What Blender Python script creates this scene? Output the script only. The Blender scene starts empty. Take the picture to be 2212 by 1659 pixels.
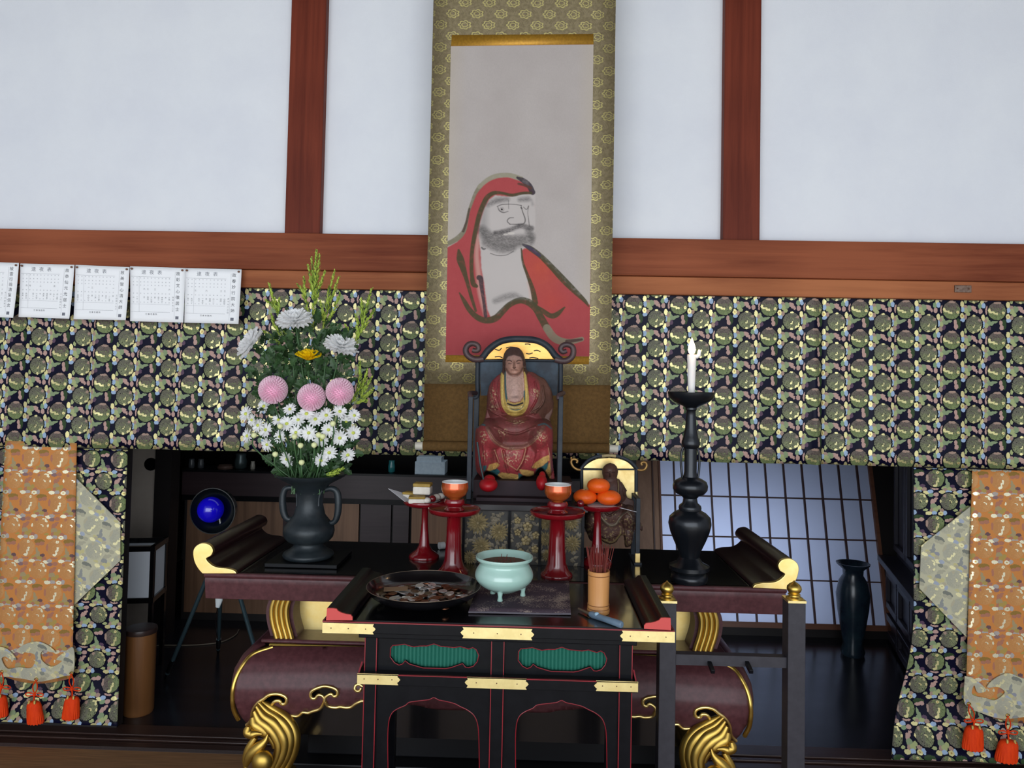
import bpy, bmesh, math, random
import numpy as np
from mathutils import Vector, Matrix, Euler
from mathutils.geometry import delaunay_2d_cdt
S = bpy.context.scene
COL = S.collection
PI = math.pi
rad = math.radians
random.seed(7)

# ------------------------------------------------------------ camera, sky, sun, exposure
F = 1600.0
W, H = 2212.0, 1659.0
SHY = -72.0 / W
cam = bpy.data.objects.new('camera', bpy.data.cameras.new('camera'))
COL.objects.link(cam)
cam.data.sensor_width = 36.0
cam.data.lens = F * 36.0 / W
cam.data.shift_y = SHY
cam.data.clip_start = 0.05
cam.location = (0, 0, 1.5)
cam_m = Matrix.Rotation(rad(1.5), 4, 'Z') @ Matrix.Rotation(rad(90 + 2.0), 4, 'X') @ Matrix.Rotation(rad(1.15), 4, 'Z')
cam.matrix_world = Matrix.Translation((0, 0, 1.5)) @ cam_m
S.camera = cam

world = bpy.data.worlds.new('sky')
S.world = world
world.use_nodes = True
bg = world.node_tree.nodes['Background']
bg.inputs['Color'].default_value = (0.80, 0.89, 1.0, 1)
bg.inputs['Strength'].default_value = 1.0

def area(name, loc, rot, sx, sy, power, col):
    l = bpy.data.lights.new(name, 'AREA')
    l.shape = 'RECTANGLE'; l.size = sx; l.size_y = sy; l.energy = power; l.color = col
    o = bpy.data.objects.new(name, l); COL.objects.link(o)
    o.location = loc; o.rotation_euler = rot
    return o
# daylight falling through the open veranda side of the hall, behind the camera
area('daylight_opening', (-0.3, -2.6, 1.75), (rad(92), 0, 0), 6.4, 3.0, 200, (0.90, 0.95, 1.0))

sun = bpy.data.objects.new('sun', bpy.data.lights.new('sun', 'SUN')); COL.objects.link(sun)
sun.data.energy = 3.0; sun.data.angle = rad(3); sun.data.color = (1.0, 0.96, 0.9)
sun.rotation_euler = (rad(28), 0, rad(12))      # high sun over the garden, kept out of the hall by the eaves

S.view_settings.view_transform = 'Standard'
S.view_settings.look = 'None'
S.view_settings.gamma = 1.0
S.view_settings.use_curve_mapping = False
S.view_settings.exposure = 0.0
S.cycles.max_bounces = 8
S.cycles.diffuse_bounces = 4
S.cycles.glossy_bounces = 4
S.cycles.use_denoising = True
S.cycles.sample_clamp_indirect = 6.0
S.cycles.caustics_reflective = False
S.cycles.caustics_refractive = False

# ------------------------------------------------------------ helpers
CM3 = cam_m.to_3x3()
CAMO = Vector((0, 0, 1.5))
def P(px, py, Y):
    """point of the place that lies at depth Y (world y) behind photograph pixel px,py"""
    d = CM3 @ Vector(((px - W / 2) / F, (H / 2 - py) / F + SHY * W / F, -1.0))
    return CAMO + d * (Y / d.y)
def X(px, py, Y): return P(px, py, Y).x
def Z(px, py, Y): return P(px, py, Y).z
def sz(px, Y): return px * Y / F
def lin(c):
    return tuple(((v / 255.0) / 12.92 if v / 255.0 <= 0.04045 else ((v / 255.0 + 0.055) / 1.055) ** 2.4) for v in c)
def rgba(c): return (*lin(c), 1.0)

_m = {}
def mat(name, col, rough=0.5, metal=0.0, spec=0.5, var=None, vscale=(8, 8, 8), vdet=4, bump=0.0, bscale=60, coat=0.0,
        rvar=0.0, trans=0.0, emit=None, estr=0.0, sheen=0.0, aniso=None):
    """principled material, colour varied by a noise between col and var"""
    if name in _m: return _m[name]
    m = bpy.data.materials.new(name); m.use_nodes = True
    nt = m.node_tree; b = nt.nodes['Principled BSDF']
    b.inputs['Base Color'].default_value = rgba(col)
    b.inputs['Roughness'].default_value = rough
    b.inputs['Metallic'].default_value = metal
    b.inputs['Specular IOR Level'].default_value = spec
    b.inputs['Coat Weight'].default_value = coat
    b.inputs['Coat Roughness'].default_value = 0.08
    if sheen: b.inputs['Sheen Weight'].default_value = sheen
    if trans: b.inputs['Transmission Weight'].default_value = trans
    if emit:
        b.inputs['Emission Color'].default_value = rgba(emit); b.inputs['Emission Strength'].default_value = estr
    tc = nt.nodes.new('ShaderNodeTexCoord')
    if var is not None:
        mp = nt.nodes.new('ShaderNodeMapping'); mp.inputs['Scale'].default_value = vscale
        nt.links.new(tc.outputs['Object'], mp.inputs[0])
        n = nt.nodes.new('ShaderNodeTexNoise'); n.inputs['Scale'].default_value = 1.0
        n.inputs['Detail'].default_value = vdet; n.inputs['Roughness'].default_value = 0.6
        nt.links.new(mp.outputs[0], n.inputs['Vector'])
        r = nt.nodes.new('ShaderNodeValToRGB')
        r.color_ramp.elements[0].position = 0.35; r.color_ramp.elements[0].color = rgba(col)
        r.color_ramp.elements[1].position = 0.65; r.color_ramp.elements[1].color = rgba(var)
        nt.links.new(n.outputs['Fac'], r.inputs[0]); nt.links.new(r.outputs[0], b.inputs['Base Color'])
        if rvar:
            mm = nt.nodes.new('ShaderNodeMath'); mm.operation = 'MULTIPLY_ADD'
            mm.inputs[1].default_value = rvar; mm.inputs[2].default_value = rough - rvar / 2
            nt.links.new(n.outputs['Fac'], mm.inputs[0]); nt.links.new(mm.outputs[0], b.inputs['Roughness'])
    if bump:
        n2 = nt.nodes.new('ShaderNodeTexNoise'); n2.inputs['Scale'].default_value = bscale; n2.inputs['Detail'].default_value = 3
        nt.links.new(tc.outputs['Object'], n2.inputs['Vector'])
        bp = nt.nodes.new('ShaderNodeBump'); bp.inputs['Strength'].default_value = bump; bp.inputs['Distance'].default_value = 0.004
        nt.links.new(n2.outputs['Fac'], bp.inputs['Height']); nt.links.new(bp.outputs[0], b.inputs['Normal'])
    _m[name] = m
    return m

def wood(name, c1, c2, axis='x', rough=0.5, scale=9.0, coat=0.0, spec=0.4):
    """long-grained wood: stretched noise plus fine fibre"""
    if name in _m: return _m[name]
    m = bpy.data.materials.new(name); m.use_nodes = True
    nt = m.node_tree; b = nt.nodes['Principled BSDF']
    b.inputs['Roughness'].default_value = rough; b.inputs['Specular IOR Level'].default_value = spec
    b.inputs['Coat Weight'].default_value = coat
    tc = nt.nodes.new('ShaderNodeTexCoord')
    mp = nt.nodes.new('ShaderNodeMapping')
    s = [scale * 3.0] * 3; s['xyz'.index(axis)] = scale * 0.12
    mp.inputs['Scale'].default_value = s
    nt.links.new(tc.outputs['Object'], mp.inputs[0])
    n = nt.nodes.new('ShaderNodeTexNoise'); n.inputs['Scale'].default_value = 1.0; n.inputs['Detail'].default_value = 7
    n.inputs['Roughness'].default_value = 0.65; n.inputs['Distortion'].default_value = 0.6
    nt.links.new(mp.outputs[0], n.inputs['Vector'])
    n3 = nt.nodes.new('ShaderNodeTexNoise'); n3.inputs['Scale'].default_value = 1.3; n3.inputs['Detail'].default_value = 2
    nt.links.new(tc.outputs['Object'], n3.inputs['Vector'])
    ad = nt.nodes.new('ShaderNodeMath'); ad.operation = 'MULTIPLY_ADD'; ad.inputs[1].default_value = 0.55
    nt.links.new(n3.outputs['Fac'], ad.inputs[0]); 
    hf = nt.nodes.new('ShaderNodeMath'); hf.operation = 'MULTIPLY'; hf.inputs[1].default_value = 0.5
    nt.links.new(n.outputs['Fac'], hf.inputs[0]); nt.links.new(hf.outputs[0], ad.inputs[2])
    r = nt.nodes.new('ShaderNodeValToRGB')
    r.color_ramp.elements[0].position = 0.38; r.color_ramp.elements[0].color = rgba(c1)
    r.color_ramp.elements[1].position = 0.64; r.color_ramp.elements[1].color = rgba(c2)
    nt.links.new(ad.outputs[0], r.inputs[0]); nt.links.new(r.outputs[0], b.inputs['Base Color'])
    bp = nt.nodes.new('ShaderNodeBump'); bp.inputs['Strength'].default_value = 0.15; bp.inputs['Distance'].default_value = 0.003
    nt.links.new(n.outputs['Fac'], bp.inputs['Height']); nt.links.new(bp.outputs[0], b.inputs['Normal'])
    _m[name] = m
    return m

def attr_mat(name, rough=0.7, spec=0.3, metal=0.0, bump=0.0, bscale=200, goldmask=False, fleck=0.0):
    """material whose colour is the painted pigment stored on the mesh ('paint')"""
    m = bpy.data.materials.new(name); m.use_nodes = True
    nt = m.node_tree; b = nt.nodes['Principled BSDF']
    a = nt.nodes.new('ShaderNodeAttribute'); a.attribute_name = 'paint'
    out = a.outputs['Color']
    tc = nt.nodes.new('ShaderNodeTexCoord')
    if fleck:
        n = nt.nodes.new('ShaderNodeTexNoise'); n.inputs['Scale'].default_value = bscale; n.inputs['Detail'].default_value = 5
        nt.links.new(tc.outputs['Object'], n.inputs['Vector'])
        mr = nt.nodes.new('ShaderNodeMapRange'); mr.inputs[1].default_value = 0.3; mr.inputs[2].default_value = 0.7
        mr.inputs[3].default_value = 1 - fleck; mr.inputs[4].default_value = 1 + fleck
        nt.links.new(n.outputs['Fac'], mr.inputs[0])
        vm = nt.nodes.new('ShaderNodeVectorMath'); vm.operation = 'SCALE'
        nt.links.new(out, vm.inputs[0]); nt.links.new(mr.outputs[0], vm.inputs['Scale']); out = vm.outputs[0]
    nt.links.new(out, b.inputs['Base Color'])
    b.inputs['Roughness'].default_value = rough; b.inputs['Specular IOR Level'].default_value = spec
    b.inputs['Metallic'].default_value = metal
    if goldmask: nt.links.new(a.outputs['Alpha'], b.inputs['Metallic'])
    if bump:
        n2 = nt.nodes.new('ShaderNodeTexNoise'); n2.inputs['Scale'].default_value = bscale
        nt.links.new(tc.outputs['Object'], n2.inputs['Vector'])
        bp = nt.nodes.new('ShaderNodeBump'); bp.inputs['Strength'].default_value = bump; bp.inputs['Distance'].default_value = 0.003
        nt.links.new(n2.outputs['Fac'], bp.inputs['Height']); nt.links.new(bp.outputs[0], b.inputs['Normal'])
    return m

def tag(o, label=None, cat=None, group=None, kind=None):
    if label: o['label'] = label
    if cat: o['category'] = cat
    if group: o['group'] = group
    if kind: o['kind'] = kind
    return o
def thing(name, label, cat, loc=(0, 0, 0), group=None, rz=0.0):
    o = bpy.data.objects.new(name, None); COL.objects.link(o)
    o.empty_display_size = 0.03
    o.location = loc; o.rotation_euler = (0, 0, rz)
    return tag(o, label, cat, group)
def dup(root, loc=None, label=None, group=None, rz=None):
    r = root.copy(); COL.objects.link(r)
    if loc is not None: r.location = loc
    if rz is not None: r.rotation_euler = (0, 0, rz)
    if label: r['label'] = label
    if group: r['group'] = group
    for ch in list(root.children):
        c = ch.copy(); COL.objects.link(c); c.parent = r
        for g in list(ch.children):
            d = g.copy(); COL.objects.link(d); d.parent = c
    return r

class MB:
    """collects simple solids in world space; build() links them as one mesh object"""
    def __init__(s): s.v = []; s.f = []
    def add(s, vs, fs):
        o = len(s.v); s.v += [tuple(v) for v in vs]; s.f += [tuple(i + o for i in f) for f in fs]; return s
    def box(s, x0, x1, y0, y1, z0, z1):
        return s.add([(x0, y0, z0), (x1, y0, z0), (x1, y1, z0), (x0, y1, z0), (x0, y0, z1), (x1, y0, z1), (x1, y1, z1), (x0, y1, z1)],
                     [(0, 3, 2, 1), (4, 5, 6, 7), (0, 1, 5, 4), (1, 2, 6, 5), (2, 3, 7, 6), (3, 0, 4, 7)])
    def obox(s, c, ex, ey, ez):
        """oriented box: centre and three half-extent vectors"""
        c = Vector(c); ex = Vector(ex); ey = Vector(ey); ez = Vector(ez)
        vs = [c + a * ex + b * ey + d * ez for d in (-1, 1) for (a, b) in ((-1, -1), (1, -1), (1, 1), (-1, 1))]
        return s.add(vs, [(0, 3, 2, 1), (4, 5, 6, 7), (0, 1, 5, 4), (1, 2, 6, 5), (2, 3, 7, 6), (3, 0, 4, 7)])
    def prism(s, poly, y0, y1):
        """poly in (x,z), extruded in y, front at y0"""
        a = sum(poly[i][0] * poly[(i + 1) % len(poly)][1] - poly[(i + 1) % len(poly)][0] * poly[i][1] for i in range(len(poly)))
        if a < 0: poly = poly[::-1]
        n = len(poly)
        vs = [(p[0], y0, p[1]) for p in poly] + [(p[0], y1, p[1]) for p in poly]
        return s.add(vs, [tuple(range(n)), tuple(range(2 * n - 1, n - 1, -1))] + [((i + 1) % n, i, i + n, (i + 1) % n + n) for i in range(n)])
    def lathe(s, prof, c=(0, 0, 0), n=32, sx=1.0, sy=1.0, cap=True):
        """prof list of (r,z)"""
        vs = []; fs = []
        for (r, z) in prof:
            for k in range(n):
                t = 2 * PI * k / n
                vs.append((c[0] + r * sx * math.cos(t), c[1] + r * sy * math.sin(t), c[2] + z))
        for j in range(len(prof) - 1):
            for k in range(n):
                k2 = (k + 1) % n
                fs.append((j * n + k, j * n + k2, (j + 1) * n + k2, (j + 1) * n + k))
        if cap:
            if prof[0][0] > 1e-5: fs.append(tuple(range(n - 1, -1, -1)))
            if prof[-1][0] > 1e-5: fs.append(tuple((len(prof) - 1) * n + k for k in range(n)))
        return s.add(vs, fs)
    def tube(s, pts, r, n=8, cap=True, flat=1.0, up=None):
        """swept tube through pts; r number or list; flat squashes along 2nd axis"""
        pts = [Vector(p) for p in pts]
        rs = r if isinstance(r, (list, tuple)) else [r] * len(pts)
        vs = []; fs = []
        ref = Vector(up) if up else None
        last = None
        for i, p in enumerate(pts):
            t = (pts[min(i + 1, len(pts) - 1)] - pts[max(i - 1, 0)])
            if t.length < 1e-9: t = Vector((0, 0, 1))
            t.normalize()
            if ref: u = ref - t * ref.dot(t)
            elif last is None:
                u = Vector((0, 1, 0)) if abs(t.y) < 0.9 else Vector((1, 0, 0)); u = u - t * u.dot(t)
            else: u = last - t * last.dot(t)
            if u.length < 1e-6: u = Vector((1, 0, 0)) - t * t.x
            u.normalize(); last = u; w = t.cross(u)
            for k in range(n):
                a = 2 * PI * k / n
                vs.append(p + (u * math.cos(a) * flat + w * math.sin(a)) * rs[i])
        for j in range(len(pts) - 1):
            for k in range(n):
                k2 = (k + 1) % n
                fs.append((j * n + k, (j + 1) * n + k, (j + 1) * n + k2, j * n + k2))
        if cap:
            fs.append(tuple(range(n))); fs.append(tuple((len(pts) - 1) * n + k for k in range(n - 1, -1, -1)))
        return s.add(vs, fs)
    def ball(s, c, rx, ry=None, rz=None, n=16, m=10):
        ry = rx if ry is None else ry; rz = rx if rz is None else rz
        vs = [(c[0], c[1], c[2] - rz)]; fs = []
        for j in range(1, m):
            a = -PI / 2 + PI * j / m
            for k in range(n):
                t = 2 * PI * k / n
                vs.append((c[0] + rx * math.cos(a) * math.cos(t), c[1] + ry * math.cos(a) * math.sin(t), c[2] + rz * math.sin(a)))
        vs.append((c[0], c[1], c[2] + rz)); L = len(vs) - 1
        for k in range(n):
            fs.append((0, 1 + (k + 1) % n, 1 + k)); fs.append((L, 1 + (m - 2) * n + k, 1 + (m - 2) * n + (k + 1) % n))
        for j in range(m - 2):
            for k in range(n):
                fs.append((1 + j * n + k, 1 + j * n + (k + 1) % n, 1 + (j + 1) * n + (k + 1) % n, 1 + (j + 1) * n + k))
        return s.add(vs, fs)
    def grid(s, fn, nu, nv):
        vs = [fn(i / nu, j / nv) for j in range(nv + 1) for i in range(nu + 1)]
        fs = [(j * (nu + 1) + i, j * (nu + 1) + i + 1, (j + 1) * (nu + 1) + i + 1, (j + 1) * (nu + 1) + i) for j in range(nv) for i in range(nu)]
        return s.add(vs, fs)
    def build(s, name, m, parent=None, smooth=False, bevel=0.0, origin=None, kind=None, label=None, solid=0.0, sub=0, uv=None):
        me = bpy.data.meshes.new(name)
        org = Vector(origin) if origin is not None else (parent_world(parent) if parent else Vector((0, 0, 0)))
        if origin is None and not parent and s.v:
            a = np.array(s.v); c = (a.min(0) + a.max(0)) / 2; org = Vector((c[0], c[1], a[:, 2].min()))
        loc = [(v[0] - org.x, v[1] - org.y, v[2] - org.z) for v in s.v]
        me.from_pydata(loc, [], s.f); me.update()
        bm = bmesh.new(); bm.from_mesh(me)
        if smooth: bmesh.ops.remove_doubles(bm, verts=bm.verts, dist=1e-6)
        bmesh.ops.recalc_face_normals(bm, faces=bm.faces); bm.to_mesh(me); bm.free()
        if smooth:
            me.polygons.foreach_set('use_smooth', [True] * len(me.polygons))
            try: me.set_sharp_from_angle(angle=rad(smooth if smooth > 1 else 50))
            except Exception: pass
        o = bpy.data.objects.new(name, me); COL.objects.link(o)
        if parent:
            o.parent = parent; o.location = org - parent_world(parent)
        else: o.location = org
        if m: me.materials.append(m)
        if solid:
            md = o.modifiers.new('solid', 'SOLIDIFY'); md.thickness = solid; md.offset = 0
        if bevel:
            md = o.modifiers.new('bevel', 'BEVEL'); md.width = bevel; md.segments = 2; md.limit_method = 'ANGLE'; md.angle_limit = rad(40)
            md.harden_normals = False
        if sub:
            md = o.modifiers.new('sub', 'SUBSURF'); md.levels = sub; md.render_levels = sub
        if kind: o['kind'] = kind
        if label: o['label'] = label
        return o
def parent_world(o):
    p = Vector(o.location)
    while o.parent: o = o.parent; p = p + Vector(o.location)
    return p
def struct(name, mb, m, **k): return mb.build(name, m, kind='structure', **k)

def smooth_path(pts, k=6):
    """Catmull-Rom through pts (any dimension)"""
    pts = [np.array(p, float) for p in pts]; out = []
    q = [2 * pts[0] - pts[1]] + pts + [2 * pts[-1] - pts[-2]]
    for i in range(1, len(q) - 2):
        for j in range(k):
            t = j / k
            out.append(0.5 * ((2 * q[i]) + (-q[i - 1] + q[i + 1]) * t + (2 * q[i - 1] - 5 * q[i] + 4 * q[i + 1] - q[i + 2]) * t * t
                              + (-q[i - 1] + 3 * q[i] - 3 * q[i + 1] + q[i + 2]) * t ** 3))
    out.append(pts[-1])
    return [tuple(p) for p in out]

# ---- small raster toolkit (pigment layouts computed here and stored as mesh colour)
class Ras:
    def __init__(s, x0, y0, x1, y1, step):
        s.nx = int(round((x1 - x0) / step)) + 1; s.ny = int(round((y1 - y0) / step)) + 1
        s.x = np.linspace(x0, x1, s.nx); s.y = np.linspace(y0, y1, s.ny)
        s.X, s.Y = np.meshgrid(s.x, s.y)
        s.c = np.zeros((s.ny, s.nx, 4)); s.c[..., 3] = 0
    def poly(s, pts):
        """soft-less inside mask (even-odd)"""
        m = np.zeros(s.X.shape, bool); n = len(pts)
        for i in range(n):
            x1, y1 = pts[i][:2]; x2, y2 = pts[(i + 1) % n][:2]
            if y1 == y2: continue
            c = ((y1 <= s.Y) & (s.Y < y2)) | ((y2 <= s.Y) & (s.Y < y1))
            m ^= c & (s.X < (x2 - x1) * (s.Y - y1) / (y2 - y1) + x1)
        return m.astype(float)
    def ell(s, cx, cy, rx, ry, soft=0.15):
        q = np.sqrt(((s.X - cx) / rx) ** 2 + ((s.Y - cy) / ry) ** 2)
        return np.clip((1 - q) / soft, 0, 1)
    def stroke(s, pts, soft=1.0):
        """pts (x,y,halfwidth)"""
        m = np.zeros(s.X.shape)
        for a, b in zip(pts[:-1], pts[1:]):
            dx, dy = b[0] - a[0], b[1] - a[1]; L = dx * dx + dy * dy + 1e-9
            t = np.clip(((s.X - a[0]) * dx + (s.Y - a[1]) * dy) / L, 0, 1)
            d = np.hypot(s.X - a[0] - t * dx, s.Y - a[1] - t * dy)
            w = a[2] + (b[2] - a[2]) * t
            m = np.maximum(m, np.clip((w - d) / soft + 0.5, 0, 1))
        return m
    def put(s, mask, col, a=1.0, gold=None):
        k = (np.clip(mask, 0, 1) * a)[..., None]
        s.c[..., :3] = s.c[..., :3] * (1 - k) + np.array(lin(col)) * k
        if gold is not None: s.c[..., 3] = s.c[..., 3] * (1 - k[..., 0]) + gold * k[..., 0]
def vnoise(X, Y, sc, seed=0, octv=3):
    rng = np.random.RandomState(seed); out = np.zeros(X.shape); amp = 1.0; tot = 0
    for o in range(octv):
        g = rng.rand(257, 257); u = X / sc * 2 ** o; v = Y / sc * 2 ** o
        iu = np.floor(u).astype(int); iv = np.floor(v).astype(int); fu = u - iu; fv = v - iv
        fu = fu * fu * (3 - 2 * fu); fv = fv * fv * (3 - 2 * fv)
        a = g[iv % 257, iu % 257]; b = g[iv % 257, (iu + 1) % 257]; c = g[(iv + 1) % 257, iu % 257]; d = g[(iv + 1) % 257, (iu + 1) % 257]
        out += amp * (a * (1 - fu) * (1 - fv) + b * fu * (1 - fv) + c * (1 - fu) * fv + d * fu * fv); tot += amp; amp *= 0.5
    return out / tot
def grid_mesh(name, V, C, m, parent=None, mask=None, smooth=True, origin=None, closed_back=None):
    """V (ny,nx,3) world verts, C (ny,nx,4) pigment; faces where mask true"""
    ny, nx = V.shape[:2]
    idx = np.arange(ny * nx).reshape(ny, nx)
    f = np.stack([idx[:-1, :-1], idx[1:, :-1], idx[1:, 1:], idx[:-1, 1:]], -1).reshape(-1, 4)
    vv = V.reshape(-1, 3); cc = C.reshape(-1, 4)
    if closed_back is not None:
        n0 = len(vv); vv = np.concatenate([vv, closed_back.reshape(-1, 3)]); cc = np.concatenate([cc, cc])
    if mask is not None:
        mk = mask.reshape(-1); keep = mk[f].all(1); f = f[keep]
    if closed_back is not None:
        # stitch the rim
        from collections import Counter
        e = np.concatenate([f[:, [0, 1]], f[:, [1, 2]], f[:, [2, 3]], f[:, [3, 0]]])
        key = np.sort(e, 1); kk = key[:, 0].astype(np.int64) * 10000000 + key[:, 1]
        u, inv, cnt = np.unique(kk, return_inverse=True, return_counts=True)
        be = e[cnt[inv] == 1]
        side = np.stack([be[:, 1], be[:, 0], be[:, 0] + n0, be[:, 1] + n0], -1)
        f = np.concatenate([f, f[:, ::-1] + n0, side])
    used = np.unique(f); remap = -np.ones(len(vv), int); remap[used] = np.arange(len(used))
    f = remap[f]; vv = vv[used]; cc = cc[used]
    org = Vector(origin) if origin is not None else (parent_world(parent) if parent else Vector((float((vv[:, 0].min() + vv[:, 0].max()) / 2), float((vv[:, 1].min() + vv[:, 1].max()) / 2), float(vv[:, 2].min()))))
    vv = vv - np.array(org)
    me = bpy.data.meshes.new(name)
    me.vertices.add(len(vv)); me.vertices.foreach_set('co', vv.astype(np.float32).ravel())
    me.loops.add(f.size); me.loops.foreach_set('vertex_index', f.astype(np.int32).ravel())
    me.polygons.add(len(f)); me.polygons.foreach_set('loop_start', np.arange(0, f.size, 4, dtype=np.int32))
    me.update(calc_edges=True); me.validate()
    if smooth: me.polygons.foreach_set('use_smooth', [True] * len(me.polygons))
    a = me.color_attributes.new('paint', 'FLOAT_COLOR', 'POINT'); a.data.foreach_set('color', cc.astype(np.float32).ravel())
    me.materials.append(m)
    o = bpy.data.objects.new(name, me); COL.objects.link(o)
    if parent: o.parent = parent; o.location = org - parent_world(parent)
    else: o.location = org
    return o
# ------------------------------------------------------------ brocade (woven pattern as a procedural tile)
def brocade(name, pal, tile=0.176, rot=0.0, off=(0, 0), rough=0.42, metal_y=0.5, noise_amt=0.5, squash=1.04, clothmetal=0.0):
    m = bpy.data.materials.new(name); m.use_nodes = True
    nt = m.node_tree; b = nt.nodes['Principled BSDF']; L = nt.links.new; N = nt.nodes.new
    tc = N('ShaderNodeTexCoord')
    sp = N('ShaderNodeSeparateXYZ'); L(tc.outputs['Object'], sp.inputs[0])
    cb = N('ShaderNodeCombineXYZ'); L(sp.outputs['X'], cb.inputs[0]); L(sp.outputs['Z'], cb.inputs[1])
    mp = N('ShaderNodeMapping'); mp.vector_type = 'TEXTURE'
    mp.inputs['Location'].default_value = (off[0], off[1], 0); mp.inputs['Rotation'].default_value = (0, 0, rad(rot))
    mp.inputs['Scale'].default_value = (tile, -tile * 712 / 1115 * squash, 1)
    L(cb.outputs[0], mp.inputs[0])
    # tiny wobble keeps the woven edges ragged
    wn = N('ShaderNodeTexNoise'); wn.inputs['Scale'].default_value = 26; wn.inputs['Detail'].default_value = 1; L(mp.outputs[0], wn.inputs['Vector'])
    ws = N('ShaderNodeVectorMath'); ws.operation = 'MULTIPLY_ADD'; ws.inputs[1].default_value = (0.035, 0.055, 0); ws.inputs[2].default_value = (-0.0175, -0.0275, 0)
    L(wn.outputs['Color'], ws.inputs[0])
    ad = N('ShaderNodeVectorMath'); ad.operation = 'ADD'; L(mp.outputs[0], ad.inputs[0]); L(ws.outputs[0], ad.inputs[1])
    Pn = ad.outputs[0]
    TW, TH = 1115.0, 712.0
    col = N('ShaderNodeRGB'); col.outputs[0].default_value = rgba(pal['ground']); cur = col.outputs[0]
    gold = None
    def wrapped(cx, cy):
        s = N('ShaderNodeVectorMath'); s.operation = 'SUBTRACT'; L(Pn, s.inputs[0]); s.inputs[1].default_value = (cx / TW, cy / TH, 0)
        w = N('ShaderNodeVectorMath'); w.operation = 'WRAP'; L(s.outputs[0], w.inputs[0]); w.inputs[1].default_value = (0.5, 0.5, 0.5); w.inputs[2].default_value = (-0.5, -0.5, -0.5)
        return w.outputs[0]
    def mask(cx, cy, rx, ry, w=None):
        if w is None: rx, ry = rx * 1.03, ry * 1.03
        w = w or wrapped(cx, cy)
        k = N('ShaderNodeVectorMath'); k.operation = 'MULTIPLY'; L(w, k.inputs[0]); k.inputs[1].default_value = (TW / rx, TH / ry, 0)
        l = N('ShaderNodeVectorMath'); l.operation = 'LENGTH'; L(k.outputs[0], l.inputs[0])
        c = N('ShaderNodeMath'); c.operation = 'LESS_THAN'; L(l.outputs['Value'], c.inputs[0]); c.inputs[1].default_value = 1.0
        return c.outputs[0]
    def over(mk, c):
        nonlocal cur
        x = N('ShaderNodeMix'); x.data_type = 'RGBA'; L(mk, x.inputs[0]); L(cur, x.inputs[6])
        if isinstance(c, tuple): x.inputs[7].default_value = rgba(c)
        else: L(c, x.inputs[7])
        cur = x.outputs[2]
    def gadd(mk):
        nonlocal gold
        if gold is None: gold = mk; return
        x = N('ShaderNodeMath'); x.operation = 'MAXIMUM'; L(gold, x.inputs[0]); L(mk, x.inputs[1]); gold = x.outputs[0]
    def E(cx, cy, rx, ry, key, g=False):
        mk = mask(cx, cy, rx, ry); over(mk, pal[key])
        if g: gadd(mk)
    def disc(cx, cy, R, ctop, cbot, seed):
        over(mask(cx, cy, R * 1.09, R * 1.09), pal['outline'])
        w = wrapped(cx, cy)
        n = N('ShaderNodeTexNoise'); n.inputs['Scale'].default_value = 13; n.inputs['Detail'].default_value = 2.5; n.inputs['Distortion'].default_value = 1.6
        o = N('ShaderNodeVectorMath'); o.operation = 'ADD'; o.inputs[1].default_value = (seed, seed * 2, 0); L(w, o.inputs[0]); L(o.outputs[0], n.inputs['Vector'])
        s = N('ShaderNodeSeparateXYZ'); L(w, s.inputs[0])
        g = N('ShaderNodeMath'); g.operation = 'MULTIPLY_ADD'; g.inputs[1].default_value = 0.9; L(s.outputs['Y'], g.inputs[0]); L(n.outputs['Fac'], g.inputs[2])
        r = N('ShaderNodeValToRGB'); r.color_ramp.elements[0].position = 0.42; r.color_ramp.elements[0].color = rgba(ctop)
        r.color_ramp.elements[1].position = 0.56; r.color_ramp.elements[1].color = rgba(cbot)
        L(g.outputs[0], r.inputs[0])
        # dark contour lines of the motif
        d = N('ShaderNodeMath'); d.operation = 'PINGPONG'; d.inputs[1].default_value = 0.09; L(n.outputs['Fac'], d.inputs[0])
        d2 = N('ShaderNodeMath'); d2.operation = 'LESS_THAN'; d2.inputs[1].default_value = 0.02; L(d.outputs[0], d2.inputs[0])
        x = N('ShaderNodeMix'); x.data_type = 'RGBA'; L(d2.outputs[0], x.inputs[0]); L(r.outputs[0], x.inputs[6]); x.inputs[7].default_value = rgba(pal['line'])
        over(mask(cx, cy, R, R, w), x.outputs[2])
    # colour clusters between the roundels
    E(160, 320, 60, 125, 'dgreen')
    E(90, 285, 38, 62, 'pink'); E(108, 388, 48, 62, 'pink')
    E(710, -112, 46, 66, 'lime2'); E(724, 12, 48, 62, 'pink')
    E(345, -232, 34, 60, 'lime'); E(590, -10, 55, 34, 'pink'); E(628, 22, 26, 34, 'pink'); E(515, -68, 95, 48, 'pink'); E(430, -48, 72, 75, 'green')
    E(335, -75, 56, 55, 'tan'); E(352, 5, 56, 66, 'lime'); E(408, 78, 52, 48, 'lime'); E(340, 152, 46, 56, 'tan')
    E(272, -25, 46, 66, 'blue'); E(276, 226, 58, 46, 'blue'); E(262, -152, 46, 72, 'yel', 1); E(258, 128, 50, 64, 'yel', 1); E(262, 130, 16, 20, 'ochre')
    E(-252, -5, 24, 84, 'pink'); E(-236, -70, 14, 50, 'pink'); E(-70, 268, 70, 30, 'green'); E(-140, 300, 62, 45, 'green'); E(-20, 255, 38, 18, 'green')
    E(-205, 285, 58, 75, 'green'); E(-232, 200, 40, 62, 'lime'); E(-190, 410, 48, 58, 'purple')
    E(-275, 232, 50, 52, 'tan'); E(-322, 322, 44, 74, 'blue'); E(-250, 345, 44, 66, 'lime'); E(-268, 452, 48, 56, 'tan')
    E(-325, 160, 42, 76, 'yel', 1); E(-350, 500, 42, 74, 'yel', 1); E(-318, 592, 46, 66, 'blue')
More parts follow.
